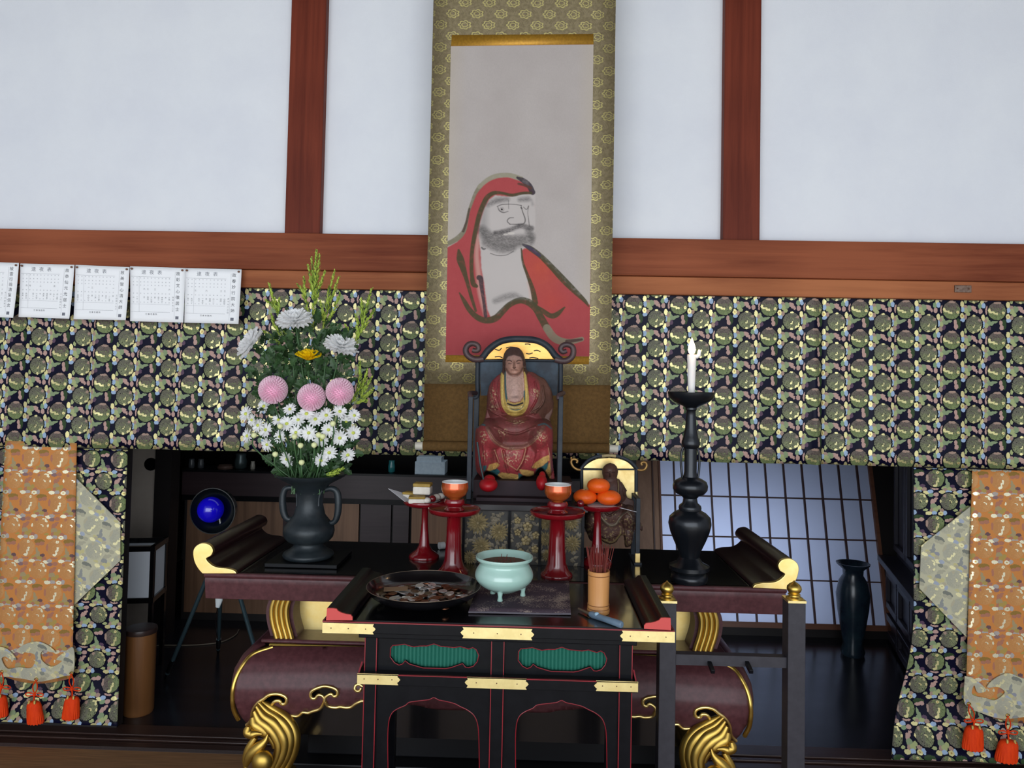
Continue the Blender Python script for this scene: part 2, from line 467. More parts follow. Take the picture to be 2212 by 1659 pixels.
    # roundels
    disc(0, 0, 212, pal['discT'], pal['discG'], 0.0)
    E(10, -195, 88, 28, 'tan')
    E(-178, -10, 32, 44, 'yel', 1); E(-140, 28, 44, 22, 'yel', 1); E(-88, 28, 40, 18, 'yel', 1); E(-42, 62, 46, 20, 'yel', 1); E(2, 62, 18, 30, 'yel', 1)
    E(150, 45, 34, 34, 'yel', 1); E(150, 45, 12, 12, 'ochre')
    disc(557, 325, 208, pal['discB'], pal['discG2'], 3.0)
    E(692, 448, 44, 22, 'yel', 1); E(660, 470, 24, 20, 'yel', 1); E(725, 400, 16, 40, 'yel', 1); E(548, 385, 24, 16, 'yel', 1); E(575, 352, 10, 30, 'yel', 1)
    E(560, 120, 40, 22, 'yel', 1); E(552, 512, 34, 26, 'yel', 1); E(700, 225, 36, 34, 'tan')
    L(cur, b.inputs['Base Color'])
    mm = N('ShaderNodeMath'); mm.operation = 'MULTIPLY'; mm.inputs[1].default_value = metal_y; L(gold, mm.inputs[0]); L(mm.outputs[0], b.inputs['Metallic'])
    b.inputs['Roughness'].default_value = rough; b.inputs['Specular IOR Level'].default_value = 0.12
    # weave relief
    wv = N('ShaderNodeTexNoise'); wv.inputs['Scale'].default_value = 500; L(tc.outputs['Object'], wv.inputs['Vector'])
    bp = N('ShaderNodeBump'); bp.inputs['Strength'].default_value = 0.25; bp.inputs['Distance'].default_value = 0.001
    L(wv.outputs['Fac'], bp.inputs['Height']); L(bp.outputs[0], b.inputs['Normal'])
    return m
PAL_NAVY = dict(ground=(10, 10, 36), outline=(8, 9, 22), line=(50, 46, 44), dgreen=(52, 72, 44), pink=(186, 152, 142), lime=(166, 174, 122), lime2=(132, 156, 118),
                green=(136, 152, 116), tan=(166, 140, 126), blue=(158, 180, 208), yel=(220, 210, 152), ochre=(186, 152, 80), purple=(96, 74, 92),
                discT=(112, 100, 94), discG=(124, 138, 92), discB=(110, 108, 94), discG2=(134, 140, 104))
PAL_ORANGE = dict(ground=(206, 136, 74), outline=(206, 136, 74), line=(190, 134, 84), dgreen=(150, 118, 60), pink=(176, 120, 96), lime=(176, 150, 84), lime2=(140, 110, 110),
                  green=(168, 150, 112), tan=(178, 120, 96), blue=(176, 166, 160), yel=(255, 248, 214), ochre=(220, 180, 110), purple=(110, 84, 86),
                  discT=(194, 138, 84), discG=(206, 152, 96), discB=(198, 140, 84), discG2=(206, 152, 96))
PAL_CREAM = dict(ground=(196, 192, 164), outline=(190, 187, 160), line=(168, 166, 146), dgreen=(128, 130, 120), pink=(176, 172, 150), lime=(200, 192, 140), lime2=(140, 142, 128),
                 green=(148, 150, 146), tan=(184, 176, 150), blue=(168, 176, 190), yel=(250, 242, 190), ochre=(210, 196, 140), purple=(150, 152, 160),
                 discT=(178, 176, 158), discG=(190, 186, 158), discB=(176, 174, 156), discG2=(188, 184, 160))
M_navy = brocade('navy_gold_brocade', PAL_NAVY)
M_navy_side = brocade('navy_gold_brocade_turned', PAL_NAVY, rot=90)
M_orange = brocade('orange_gold_brocade', PAL_ORANGE, rot=90, metal_y=0.75)
M_cream = brocade('cream_gold_brocade', PAL_CREAM, rot=65)

# ------------------------------------------------------------ materials of the building
M_plaster = mat('white_plaster', (226, 229, 236), 0.9, spec=0.2, var=(232, 235, 240), vscale=(3, 3, 3), bump=0.15, bscale=180)
M_post = wood('red_brown_post', (82, 32, 22), (122, 56, 38), 'z', 0.55, spec=0.15)
M_beam = wood('brown_beam', (104, 50, 32), (150, 84, 56), 'x', 0.6, spec=0.12)
M_beam2 = wood('pale_brown_rail', (130, 72, 46), (176, 110, 72), 'x', 0.6, spec=0.12)
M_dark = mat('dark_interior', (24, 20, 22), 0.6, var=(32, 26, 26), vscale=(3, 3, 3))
M_darkwood = wood('dark_inner_wood', (40, 28, 26), (58, 42, 38), 'x', 0.35)
M_floor_in = mat('dark_lacquered_floor', (26, 25, 30), 0.22, spec=0.6, var=(34, 34, 42), vscale=(1, 12, 1), rvar=0.1)
M_sill = wood('dark_sill', (40, 28, 26), (66, 46, 40), 'x', 0.35)
M_black = mat('black_lacquer', (12, 11, 13), 0.18, spec=0.6, coat=0.5, var=(16, 15, 18), vscale=(20, 20, 20))
M_black_satin = mat('black_satin_lacquer', (11, 12, 16), 0.30, spec=0.16, var=(16, 17, 21), vscale=(40, 40, 40))
M_brownlac = mat('maroon_brown_lacquer', (70, 36, 40), 0.46, spec=0.4, var=(86, 48, 52), vscale=(60, 60, 60), bump=0.03, bscale=300)
M_gold = mat('burnished_gold', (214, 182, 98), 0.36, metal=1.0, var=(200, 166, 82), vscale=(14, 14, 14), rvar=0.15)
M_goldleaf = mat('gold_leaf', (246, 222, 152), 0.36, metal=1.0, var=(240, 210, 132), vscale=(30, 30, 30), rvar=0.15)
M_brass = mat('pale_brass_plate', (238, 220, 158), 0.42, metal=1.0, var=(226, 206, 144), vscale=(40, 40, 40), rvar=0.08)
M_redline = mat('red_lacquer_line', (128, 20, 34), 0.3, spec=0.5, coat=0.3)
M_red = mat('red_lacquer', (118, 12, 22), 0.2, spec=0.5, coat=0.8)
M_redmatt = mat('vermilion_lacquer', (196, 70, 66), 0.45, spec=0.4)

# ------------------------------------------------------------ setting
XL, XR = -3.2, 3.2
# tatami floor of the hall
tm = bpy.data.materials.new('tatami'); tm.use_nodes = True
nt = tm.node_tree; b = nt.nodes['Principled BSDF']; b.inputs['Roughness'].default_value = 0.7
tc = nt.nodes.new('ShaderNodeTexCoord'); mp = nt.nodes.new('ShaderNodeMapping'); mp.inputs['Scale'].default_value = (6, 420, 1)
nt.links.new(tc.outputs['Object'], mp.inputs[0]); n = nt.nodes.new('ShaderNodeTexNoise'); n.inputs['Scale'].default_value = 1; nt.links.new(mp.outputs[0], n.inputs['Vector'])
r = nt.nodes.new('ShaderNodeValToRGB'); r.color_ramp.elements[0].position = .35; r.color_ramp.elements[1].position = .65
r.color_ramp.elements[0].color = rgba((104, 72, 44)); r.color_ramp.elements[1].color = rgba((140, 102, 66))
nt.links.new(n.outputs['Fac'], r.inputs[0]); nt.links.new(r.outputs[0], b.inputs['Base Color'])
struct('ground', MB().box(-9, 9, -12, -0.3, -0.75, -0.6), mat('raked_gravel', (206, 202, 192), 0.9, var=(186, 182, 172), vscale=(30, 30, 30)))
struct('floor', MB().box(XL, XR, -0.3, 2.775, -0.06, 0.078), tm)
struct('trim_6', MB().box(XL, XR, 2.775, 2.80, -0.06, 0.0785), mat('tatami_border', (84, 72, 70), 0.8, var=(70, 60, 60), vscale=(300, 300, 300)))
struct('floor_inner', MB().box(-2.6, 2.6, 2.98, 5.6, 0.0, 0.072), M_floor_in)
# sill with two grooves between the hall and the inner room
g = MB(); g.box(XL, XR, 2.80, 2.985, -0.02, 0.066)
g.box(XL, XR, 2.80, 2.845, 0.066, 0.074); g.box(XL, XR, 2.865, 2.885, 0.066, 0.074); g.box(XL, XR, 2.905, 2.985, 0.066, 0.074)
struct('trim_1', g, M_sill, bevel=0.002)
struct('ceiling', MB().box(XL - 0.3, XR + 0.3, -2.1, 3.1, 3.35, 3.42), M_darkwood)
struct('wall_left', MB().box(XL - 0.1, XL, -0.6, 3.1, 0, 3.4), M_plaster)
struct('wall_right', MB().box(XR, XR + 0.1, -0.6, 3.1, 0, 3.4), M_plaster)
# upper wall: three plaster panels between the posts
px_l = (X(617, 505, 2.92), X(694, 505, 2.92)); px_l = (-0.995, -0.853); px_r = (0.744, 0.888)
for nm, a, c in (('wall_front', XL, px_l[0]), ('wall_front.001', px_l[1], px_r[0]), ('wall_front.002', px_r[1], XR)):
    struct(nm, MB().box(a, c, 2.955, 3.0, 2.0, 3.36), M_plaster)
struct('trim_2', MB().box(px_l[0], px_l[1], 2.915, 3.02, 2.04, 3.36), M_post, bevel=0.004)
struct('trim_3', MB().box(px_r[0], px_r[1], 2.915, 3.02, 2.04, 3.36), M_post, bevel=0.004)
struct('trim_4', MB().box(XL, XR, 2.875, 3.02, 1.902, 2.048), M_beam, bevel=0.004)
struct('trim_5', MB().box(XL, XR, 2.895, 3.02, 1.832, 1.902), M_beam2, bevel=0.003)
# wall behind the side hangings
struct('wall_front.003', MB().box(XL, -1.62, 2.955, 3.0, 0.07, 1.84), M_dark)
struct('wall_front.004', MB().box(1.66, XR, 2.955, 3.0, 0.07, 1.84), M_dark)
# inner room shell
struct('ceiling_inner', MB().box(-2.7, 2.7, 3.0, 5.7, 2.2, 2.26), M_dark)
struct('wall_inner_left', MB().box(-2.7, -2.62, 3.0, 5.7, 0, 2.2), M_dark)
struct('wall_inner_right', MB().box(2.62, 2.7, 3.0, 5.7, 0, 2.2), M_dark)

# ------------------------------------------------------------ hangings
def fold(x, z, amp=1.0):
    s = 0.004 * math.sin(x * 9.0 + 0.6) + 0.003 * math.sin(x * 23 + 1.3 * z) + 0.002 * math.sin(x * 41 + 2)
    for (c, w, a) in ((-1.28, 0.018, 0.016), (0.325, 0.03, -0.012), (1.10, 0.016, 0.024), (1.145, 0.02, -0.018), (-1.75, 0.02, 0.012), (1.9, 0.03, 0.01)):
        s += a * math.exp(-((x - c - 0.02 * (1.8 - z)) / w) ** 2)
    return s * amp
vz0, vz1 = 1.182, 1.90
val = MB().grid(lambda u, v: (-2.62 + 5.24 * u, 2.925 - fold(-2.62 + 5.24 * u, vz0 + (vz1 - vz0) * v) * (1.15 - 0.75 * v),
                              vz0 + (vz1 - vz0) * v), 420, 16)
o = val.build('brocade_valance', M_navy, smooth=80, solid=0.003, origin=(X(1566, 661, 2.91), 2.925, Z(1566, 661, 2.91)))
tag(o, 'wide navy and gold brocade curtain hanging across the opening under the brown beam', 'curtain')

def side_hanging(sgn, xin, xout, name_lbl, flare):
    t = thing('side_curtain', name_lbl, 'curtain', (sgn * (abs(xin) + abs(xout)) / 2, 2.94, 0.08))
    def f(u, v):
        x = xin + (xout - xin) * u
        zh = 0.122 if sgn < 0 else 0.10
        z = zh + (1.1755 - zh) * v
        y = 2.945 - 0.004 * math.sin(x * 14) - 0.003 * math.sin(x * 31 + z * 2)
        k = max(0, 0.22 - z + 0.10)
        y -= 0.9 * k * k * 6 * 0.35            # the hem swings forward over the sill
        if flare: x -= sgn * flare * max(0, 0.62 - z) ** 1.8 * (1 - u) * 1.0
        if sgn < 0: x *= y / 2.945
        return (x, y, z)
    MB().grid(f, 60, 60).build('panel', M_navy_side, t, smooth=80, solid=0.003)
    return t, f
def tri_prism(mb, pts, y, th=0.004):
    return mb.prism([(p[0], p[1]) for p in pts], y - th, y)
lx = X(266, 1200, 2.94); rx = X(1975, 1250, 2.94)
tl, fl = side_hanging(-1, lx, -2.6, 'navy and gold brocade side curtain at the left of the opening', 0.0)
tr, fr = side_hanging(1, rx, 2.6, 'navy and gold brocade side curtain at the right of the opening, hem trailing inward', 0.42)
YC = 2.936
def pz(pts, Y): return [(P(a, c, Y).x, P(a, c, Y).z) for a, c in pts]
MB().prism(pz([(164, 1030), (262, 1128), (262, 1210), (160, 1308)], YC), YC - 0.008, YC - 0.004).build('cream_lozenge', M_cream, tl, label='cream brocade lozenge sewn beside the orange strip')
MB().prism(pz([(2098, 1090), (1988, 1178), (1984, 1270), (2085, 1375)], YC), YC - 0.008, YC - 0.004).build('cream_lozenge', M_cream, tr, label='cream brocade lozenge sewn beside the orange strip')
def strip(parent, a, bb, c, d, nm='orange_strip'):
    # a,b top corners; c,d bottom right/left: pixel corners
    q = [P(*k, YC - 0.012) for k in (a, bb, c, d)]
    def f(u, v):
        top = q[0].lerp(q[1], u); bot = q[3].lerp(q[2], u); p = bot.lerp(top, v)
        return (p.x, p.y - 0.003 * math.sin(u * PI) - 0.012 * (1 - v), p.z - (0.03 * (math.sin(u * PI)) if v == 0 else 0))
    return MB().grid(f, 12, 24).build(nm, M_orange, parent, smooth=80, solid=0.003, label='orange and gold brocade strip with a cream scrolled end')
strip(tl, (12, 952), (166, 957), (160, 1462), (-8, 1450))
strip(tl, (-160, 948), (-8, 952), (-24, 1450), (-180, 1445))
strip(tr, (2100, 1014), (2262, 1018), (2262, 1555), (2082, 1520))
# cream scroll-work band across the lower end of each strip
def scroll_band(parent, pts, Y):
    out = smooth_path(pts, 5)
    v = [Vector((P(a, c, Y).x, P(a, c, Y).z)) for a, c in out[:-1]]
    n = len(v); r = delaunay_2d_cdt(v, [], [list(range(n))], 1, 1e-6)
    mb = MB(); mb.add([(p.x, Y, p.y) for p in r[0]], [tuple(f) for f in r[2]])
    return mb.build('cream_scroll_band', M_cream, parent, solid=0.003, label='cream brocade scroll-work applied over the orange strip')
bandL = [(-6, 1396), (16, 1402), (36, 1424), (22, 1424), (12, 1418), (4, 1424), (16, 1444), (40, 1441), (66, 1443), (76, 1430), (76, 1415), (66, 1410), (56, 1408),
         (48, 1412), (36, 1406), (46, 1396), (64, 1388), (84, 1386), (104, 1394), (120, 1408), (108, 1408), (96, 1404), (88, 1412), (92, 1428), (112, 1440),
         (134, 1428), (122, 1424), (140, 1408), (159, 1400), (159, 1452), (140, 1460), (110, 1468), (84, 1472), (50, 1466), (20, 1462), (-8, 1456), (-6, 1396)]
scroll_band(tl, bandL, YC - 0.033)
scroll_band(tr, [(2084, 1460), (2104, 1466), (2130, 1490), (2112, 1496), (2104, 1480), (2100, 1500), (2130, 1508), (2150, 1512), (2170, 1496), (2156, 1484), (2132, 1484), (2148, 1466), (2176, 1454), (2200, 1462),
                 (2222, 1472), (2240, 1500), (2240, 1540), (2200, 1550), (2160, 1552), (2120, 1540), (2084, 1520), (2084, 1460)], YC - 0.033)
def Pg(XX, YY, Yw):
    """vectorised P for whole grids"""
    R = np.array(CM3)
    d = np.stack([(XX - W / 2) / F, (H / 2 - YY) / F + SHY * W / F, -np.ones_like(XX)], -1) @ R.T
    Yw = np.broadcast_to(Yw, XX.shape)
    return np.array(CAMO) + d * (Yw / d[..., 1])[..., None]
class RasQ(Ras):
    """raster laid on a quad of pixel corners tl,tr,br,bl"""
    def __init__(s, tl, tr, br, bl, nx, ny):
        u, v = np.meshgrid(np.linspace(0, 1, nx), np.linspace(0, 1, ny))
        c = [np.array(k, float) for k in (tl, tr, br, bl)]
        q = (c[0] * (1 - u)[..., None] + c[1] * u[..., None]) * (1 - v)[..., None] + (c[3] * (1 - u)[..., None] + c[2] * u[..., None]) * v[..., None]
        s.X, s.Y = q[..., 0], q[..., 1]; s.U, s.V = u, v; s.nx, s.ny = nx, ny
        s.c = np.zeros((ny, nx, 4))

YS = 2.745
scroll = thing('hanging_scroll', 'tall hanging scroll painted with a bearded red-hooded monk on grey paper', 'scroll', (X(1116, 970, YS), YS, Z(1116, 970, YS)))
# mounting cloth: procedural lattice of woven flowers
def flower_cloth(name, c1, c2, line):
    m = bpy.data.materials.new(name); m.use_nodes = True
    nt = m.node_tree; b = nt.nodes['Principled BSDF']; L = nt.links.new; N = nt.nodes.new
    tc = N('ShaderNodeTexCoord'); sp = N('ShaderNodeSeparateXYZ'); L(tc.outputs['Object'], sp.inputs[0])
    cb = N('ShaderNodeCombineXYZ'); L(sp.outputs['X'], cb.inputs[0]); L(sp.outputs['Z'], cb.inputs[1])
    def math_(op, a, bb=None, c=None):
        n = N('ShaderNodeMath'); n.operation = op
        for i, v in enumerate((a, bb, c)):
            if v is None: continue
            if isinstance(v, (int, float)): n.inputs[i].default_value = v
            else: L(v, n.inputs[i])
        return n.outputs[0]
    tot = None
    for off in ((0, 0), (0.5, 0.5)):
        sc = N('ShaderNodeVectorMath'); sc.operation = 'MULTIPLY_ADD'; sc.inputs[1].default_value = (1 / 0.091, 1 / 0.086, 0); sc.inputs[2].default_value = (off[0], off[1], 0); L(cb.outputs[0], sc.inputs[0])
        w = N('ShaderNodeVectorMath'); w.operation = 'WRAP'; w.inputs[1].default_value = (0.5,) * 3; w.inputs[2].default_value = (-0.5,) * 3; L(sc.outputs[0], w.inputs[0])
        k = N('ShaderNodeVectorMath'); k.operation = 'MULTIPLY'; k.inputs[1].default_value = (4.0, 5.4, 0); L(w.outputs[0], k.inputs[0])
        l = N('ShaderNodeVectorMath'); l.operation = 'LENGTH'; L(k.outputs[0], l.inputs[0]); r = l.outputs['Value']
        s2 = N('ShaderNodeSeparateXYZ'); L(k.outputs[0], s2.inputs[0]); th = math_('ARCTAN2', s2.outputs['Y'], s2.outputs['X'])
        pet = math_('MULTIPLY_ADD', math_('ABSOLUTE', math_('SINE', math_('MULTIPLY', th, 3.5))), 0.26, 0.76)
        ring = math_('LESS_THAN', math_('ABSOLUTE', math_('SUBTRACT', r, pet)), 0.13)
        inn = math_('LESS_THAN', math_('ABSOLUTE', math_('SUBTRACT', r, math_('MULTIPLY', pet, 0.5))), 0.09)
        arc = math_('MULTIPLY', math_('LESS_THAN', math_('ABSOLUTE', math_('SUBTRACT', math_('PINGPONG', r, 0.17), 0.1)), 0.03), math_('GREATER_THAN', r, 1.15))
        arc = math_('MULTIPLY', arc, 0.35)
        t = math_('MAXIMUM', math_('MAXIMUM', ring, inn), math_('MULTIPLY', arc, math_('GREATER_THAN', s2.outputs['Y'], 0)))
        tot = t if tot is None else math_('MAXIMUM', tot, t)
    nz = N('ShaderNodeTexNoise'); nz.inputs['Scale'].default_value = 90; nz.inputs['Detail'].default_value = 3; L(tc.outputs['Object'], nz.inputs['Vector'])
    rp = N('ShaderNodeValToRGB'); rp.color_ramp.elements[0].position = 0.4; rp.color_ramp.elements[0].color = rgba(c1); rp.color_ramp.elements[1].position = 0.6; rp.color_ramp.elements[1].color = rgba(c2)
    L(nz.outputs['Fac'], rp.inputs[0])
    nz2 = N('ShaderNodeTexNoise'); nz2.inputs['Scale'].default_value = 150; L(tc.outputs['Object'], nz2.inputs['Vector'])
    mk = math_('MULTIPLY', tot, math_('MULTIPLY_ADD', nz2.outputs['Fac'], 0.8, 0.35))
    x = N('ShaderNodeMix'); x.data_type = 'RGBA'; L(mk, x.inputs[0]); L(rp.outputs[0], x.inputs[6]); x.inputs[7].default_value = rgba(line)
    L(x.outputs[2], b.inputs['Base Color']); b.inputs['Roughness'].default_value = 0.5
    L(math_('MULTIPLY_ADD', mk, 0.5, 0.25), b.inputs['Metallic'])
    return m
M_mount = flower_cloth('olive_gold_flower_cloth', (112, 98, 76), (132, 118, 94), (212, 200, 130))
M_browncloth = mat('plain_brown_cloth', (112, 84, 48), 0.85, spec=0.1, var=(96, 72, 42), vscale=(90, 90, 90), bump=0.2, bscale=400)
M_goldcloth = mat('gold_strip_cloth', (200, 150, 52), 0.5, metal=0.45, var=(176, 128, 44), vscale=(120, 120, 120))
def quad(nm, px4, Y, m, parent, th=0.002, n=1, bow=0.0, lab=None):
    q = [P(*k, Y) for k in px4]
    def f(u, v):
        p = q[3].lerp(q[2], u).lerp(q[0].lerp(q[1], u), v)
        return (p.x, p.y - bow * math.sin(PI * v) - 0.0015 * math.sin(v * 9 + u * 2), p.z)
    return MB().grid(f, max(2, n), max(2, n * 2)).build(nm, m, parent, smooth=80, solid=th, label=lab)
quad('mounting_cloth', [(938, -60), (1331, -60), (1319, 832), (917, 829)], YS + 0.004, M_mount, scroll, n=8)
quad('lower_cloth', [(917, 829), (1319, 832), (1316, 966), (915, 961)], YS + 0.004, M_browncloth, scroll, n=4, lab='plain brown lower cloth')
quad('gold_strip', [(976, 76), (1282, 73), (1282, 98), (974, 103)], YS + 0.001, M_goldcloth, scroll)
quad('gold_strip', [(963, 766), (1273, 769), (1272, 787), (962, 782)], YS + 0.001, M_goldcloth, scroll)
ra, rb = P(906, 963, YS - 0.005), P(1326, 969, YS - 0.005)
a0, b0 = ra.lerp(rb, 0.02), ra.lerp(rb, 0.975)
MB().tube([a0, b0], sz(11, YS), 20).build('roller', M_browncloth, scroll, smooth=40)
M_ivory = mat('ivory_white', (222, 216, 200), 0.45, spec=0.5)
for p, q in ((P(897, 963, YS - 0.005), a0), (b0, P(1335, 970, YS - 0.005))):
    MB().tube([p, q], sz(8.5, YS), 20).build('roller_knob', M_ivory, scroll, smooth=40, label='ivory white roller end', bevel=0.002)

# ---- the painting itself (flat pigment on paper)
R4 = RasQ((974, 100), (1282, 97), (1273, 770), (963, 767), 330, 700)
k = 3.77
zx = lambda x: 900 + x / k
zy = lambda y: 340 + y / k
def zp(pts): return [(zx(p[0]), zy(p[1])) for p in pts]
def zs(pts): 
    pts = smooth_path(pts, 5); return [(zx(p[0]), zy(p[1]), max(0.4, p[2] / k)) for p in pts]
n1 = vnoise(R4.X, R4.Y, 60, 1, 4); n2 = vnoise(R4.X * 2, R4.Y, 2.2, 2, 2); n3 = vnoise(R4.X, R4.Y, 9, 5, 3)
R4.put(np.ones_like(n1), (188, 180, 176)); R4.put(n1, (166, 156, 152), 0.55); R4.put(n2, (150, 140, 134), 0.22)
edge = np.clip(1 - np.minimum(R4.U, 1 - R4.U) / 0.12, 0, 1); R4.put(edge, (190, 176, 150), 0.3)
red_poly = zp([(225, 745), (250, 735), (330, 690), (395, 610), (415, 520), (432, 430), (480, 300), (560, 205), (640, 168), (740, 160), (840, 190), (950, 280), (960, 400), (900, 600), (862, 740), (940, 750), (1100, 900), (1300, 1110), (1440, 1230), (1440, 1700), (215, 1700)])
rm = R4.poly(red_poly)
# soften the wash edge by smoothing the mask a little
def blur(m, n=2):
    for _ in range(n):
        m = (m + np.roll(m, 1, 0) + np.roll(m, -1, 0) + np.roll(m, 1, 1) + np.roll(m, -1, 1)) / 5
    return m
rm = blur(rm, 2)
R4.put(rm, (166, 76, 80)); 
R4.put(rm * np.clip((900 + 600 / k - 0 - R4.Y + 340 - 560) / 200, 0, 1), (180, 84, 82), 0.6)
R4.put(rm * R4.ell(zx(1000), zy(900), 70, 75, 1.0), (198, 92, 70), 0.8)
R4.put(rm * R4.ell(zx(1100), zy(1180), 50, 40, 1.0), (196, 84, 68), 0.6)
R4.put(rm * n3, (150, 54, 62), 0.25); R4.put(rm * n2, (142, 52, 58), 0.15)
skin_poly = zp([(592, 345), (640, 310), (760, 322), (860, 298), (965, 300), (965, 560), (955, 720), (885, 730), (856, 760), (862, 850), (884, 930), (912, 1010), (932, 1100), (948, 1188), (900, 1165), (840, 1155), (780, 1172), (720, 1212), (672, 1270), (604, 1300), (578, 1240), (562, 1120), (548, 1010), (528, 900), (522, 770), (505, 640), (518, 530), (552, 420)])
sm = blur(R4.poly(skin_poly), 3)
R4.put(sm, (192, 184, 180)); R4.put(sm * n1, (174, 166, 162), 0.4)
# pale wash fringe down the left of the chest and inner hood
for st in ([(500, 640, 16), (490, 800, 18), (505, 950, 20), (520, 1100, 22), (560, 1280, 14)], [(905, 1020, 6), (925, 1100, 10), (935, 1170, 12)]):
    R4.put(R4.stroke(zs(st), 6), (206, 170, 158), 0.55)
R4.put(R4.stroke(zs([(560, 420, 20), (545, 520, 34), (545, 640, 40)]), 14), (128, 126, 124), 0.5)
ol = (78, 74, 54); ol2 = (128, 122, 102); ink = (58, 52, 62)
brush = 0.75 + 0.5 * vnoise(R4.X, R4.Y, 5, 11, 2)
def bs(pts, c, a=0.95, soft=1.4):
    pts = [(p[0], p[1], p[2] * 1.15) for p in pts]; R4.put(R4.stroke(zs(pts), soft) * np.clip(brush, 0, 1), c, a)
bs([(230, 715, 16), (300, 680, 17), (350, 645, 18), (388, 595, 14), (405, 540, 10), (422, 450, 9), (445, 380, 10), (480, 290, 12), (520, 232, 16)], ol2)
bs([(510, 240, 14), (580, 182, 16), (660, 150, 17), (760, 146, 16), (850, 175, 18)], (150, 144, 124))
bs([(820, 165, 8), (870, 190, 18), (915, 230, 20), (945, 285, 19)], (66, 58, 66)); bs([(380, 600, 10), (408, 520, 8), (430, 420, 7)], (86, 74, 66)); bs([(830, 215, 8), (880, 228, 9), (930, 250, 10)], (92, 66, 58))
bs([(930, 290, 10), (860, 292, 10), (780, 308, 11), (700, 292, 10), (630, 290, 14), (575, 325, 17), (540, 390, 17), (510, 470, 17), (488, 560, 16), (470, 650, 16), (452, 760, 14), (447, 870, 14), (450, 960, 14), (462, 1030, 18), (488, 1050, 12)], ol)
bs([(342, 755, 8), (356, 830, 26), (378, 900, 22), (402, 980, 15), (425, 1060, 13), (450, 1150, 12), (482, 1250, 9)], ol)
bs([(350, 1105, 5), (385, 1165, 14), (430, 1240, 18), (490, 1300, 20), (560, 1328, 22), (640, 1312, 24), (700, 1255, 22), (760, 1198, 20), (840, 1165, 22), (910, 1180, 25), (970, 1230, 25), (1010, 1300, 25), (1060, 1390, 27)], ol)
bs([(1060, 1390, 27), (1110, 1460, 28), (1170, 1495, 26), (1250, 1502, 20), (1345, 1480, 16)], (138, 128, 108))
bs([(1225, 1500, 14), (1345, 1483, 8)], (84, 66, 62))
bs([(508, 980, 18), (522, 990, 18), (530, 1060, 14), (548, 1180, 11), (562, 1292, 13)], (72, 62, 66))
bs([(868, 712, 8), (925, 742, 18), (1010, 805, 18), (1100, 895, 20), (1190, 992, 23), (1280, 1082, 20), (1370, 1170, 13), (1400, 1212, 5)], ol)
bs([(868, 712, 6), (925, 742, 13), (1000, 800, 11)], (66, 58, 96), 0.6)
bs([(853, 745, 5), (864, 850, 8), (895, 940, 10), (925, 1020, 14), (950, 1100, 18), (966, 1185, 20)], ol)
bs([(975, 1215, 12), (1030, 1252, 16), (1090, 1290, 18), (1140, 1280, 18), (1205, 1222, 6)], ol)
# face drawn in soft ink
hair = 0.45 + 0.75 * vnoise(R4.X * 1.0, R4.Y * 2.2, 3.0, 21, 3)
def soft(pts, c, a, s=8): R4.put(R4.stroke(zs(pts), s) * np.clip(hair, 0, 1), c, a)
soft([(585, 385, 18), (650, 352, 24), (740, 342, 16)], (96, 92, 92), 0.8); soft([(840, 345, 16), (905, 340, 20)], (96, 92, 92), 0.8); soft([(935, 345, 4), (945, 385, 6)], (96, 92, 92), 0.6)
soft([(535, 590, 34), (590, 650, 50), (680, 680, 58), (760, 690, 56), (850, 680, 48), (920, 660, 36)], (92, 88, 86), 0.85, 10)
soft([(560, 700, 30), (680, 745, 34), (780, 742, 28)], (100, 96, 94), 0.75, 8)
soft([(640, 615, 16), (720, 605, 22), (780, 582, 18), (850, 560, 20), (935, 580, 22)], (80, 76, 76), 0.9, 5)
soft([(905, 600, 24), (940, 640, 26), (935, 700, 20)], (100, 96, 94), 0.75, 7)
soft([(640, 1170, 22), (720, 1140, 26), (790, 1125, 24), (850, 1140, 12)], (110, 106, 104), 0.7, 8)
R4.put(R4.ell(zx(770), zy(620), 9, 3.4, 0.3), (206, 198, 190), 0.8); R4.put(R4.ell(zx(725), zy(628), 6, 2.4, 0.3), (206, 198, 190), 0.7)
li = (70, 66, 66)
for st in ([(655, 400, 3), (700, 384, 4), (780, 382, 3), (855, 392, 3)], [(660, 400, 3), (672, 432, 4), (705, 450, 4), (745, 440, 3)], [(748, 350, 2), (750, 420, 2)], [(850, 392, 3), (862, 440, 4), (884, 505, 5), (872, 540, 5), (830, 546, 4)],
           [(790, 492, 3), (755, 495, 4), (738, 520, 4), (760, 545, 4)], [(760, 545, 3), (830, 546, 4)], [(870, 405, 3), (895, 425, 3), (912, 395, 3)], [(912, 400, 3), (905, 450, 2), (912, 510, 3), (918, 560, 3)],
           [(600, 782, 3), (660, 800, 3), (730, 796, 3), (790, 765, 3)], [(850, 410, 6), (856, 416, 6)], [(530, 735, 7), (545, 748, 8), (560, 745, 5)]):
    R4.put(R4.stroke(zs(st), 1.2), li, 0.75)
R4.put(R4.ell(zx(694), zy(424), 2.7, 2.7, 0.4), (40, 36, 38)); R4.put(R4.ell(zx(694), zy(424), 6, 6, 0.4) - R4.ell(zx(694), zy(424), 4.6, 4.6, 0.4), (70, 66, 66), 0.6)
V = Pg(R4.X, R4.Y, YS); V[..., 1] -= 0.0015 * np.sin(R4.V * 9 + R4.U * 2) + 0.0022
grid_mesh('painting', V, R4.c, attr_mat('ink_and_colour_on_paper', 0.85, 0.1), scroll)['label'] = 'ink painting of a bearded man in a red hood and robe'

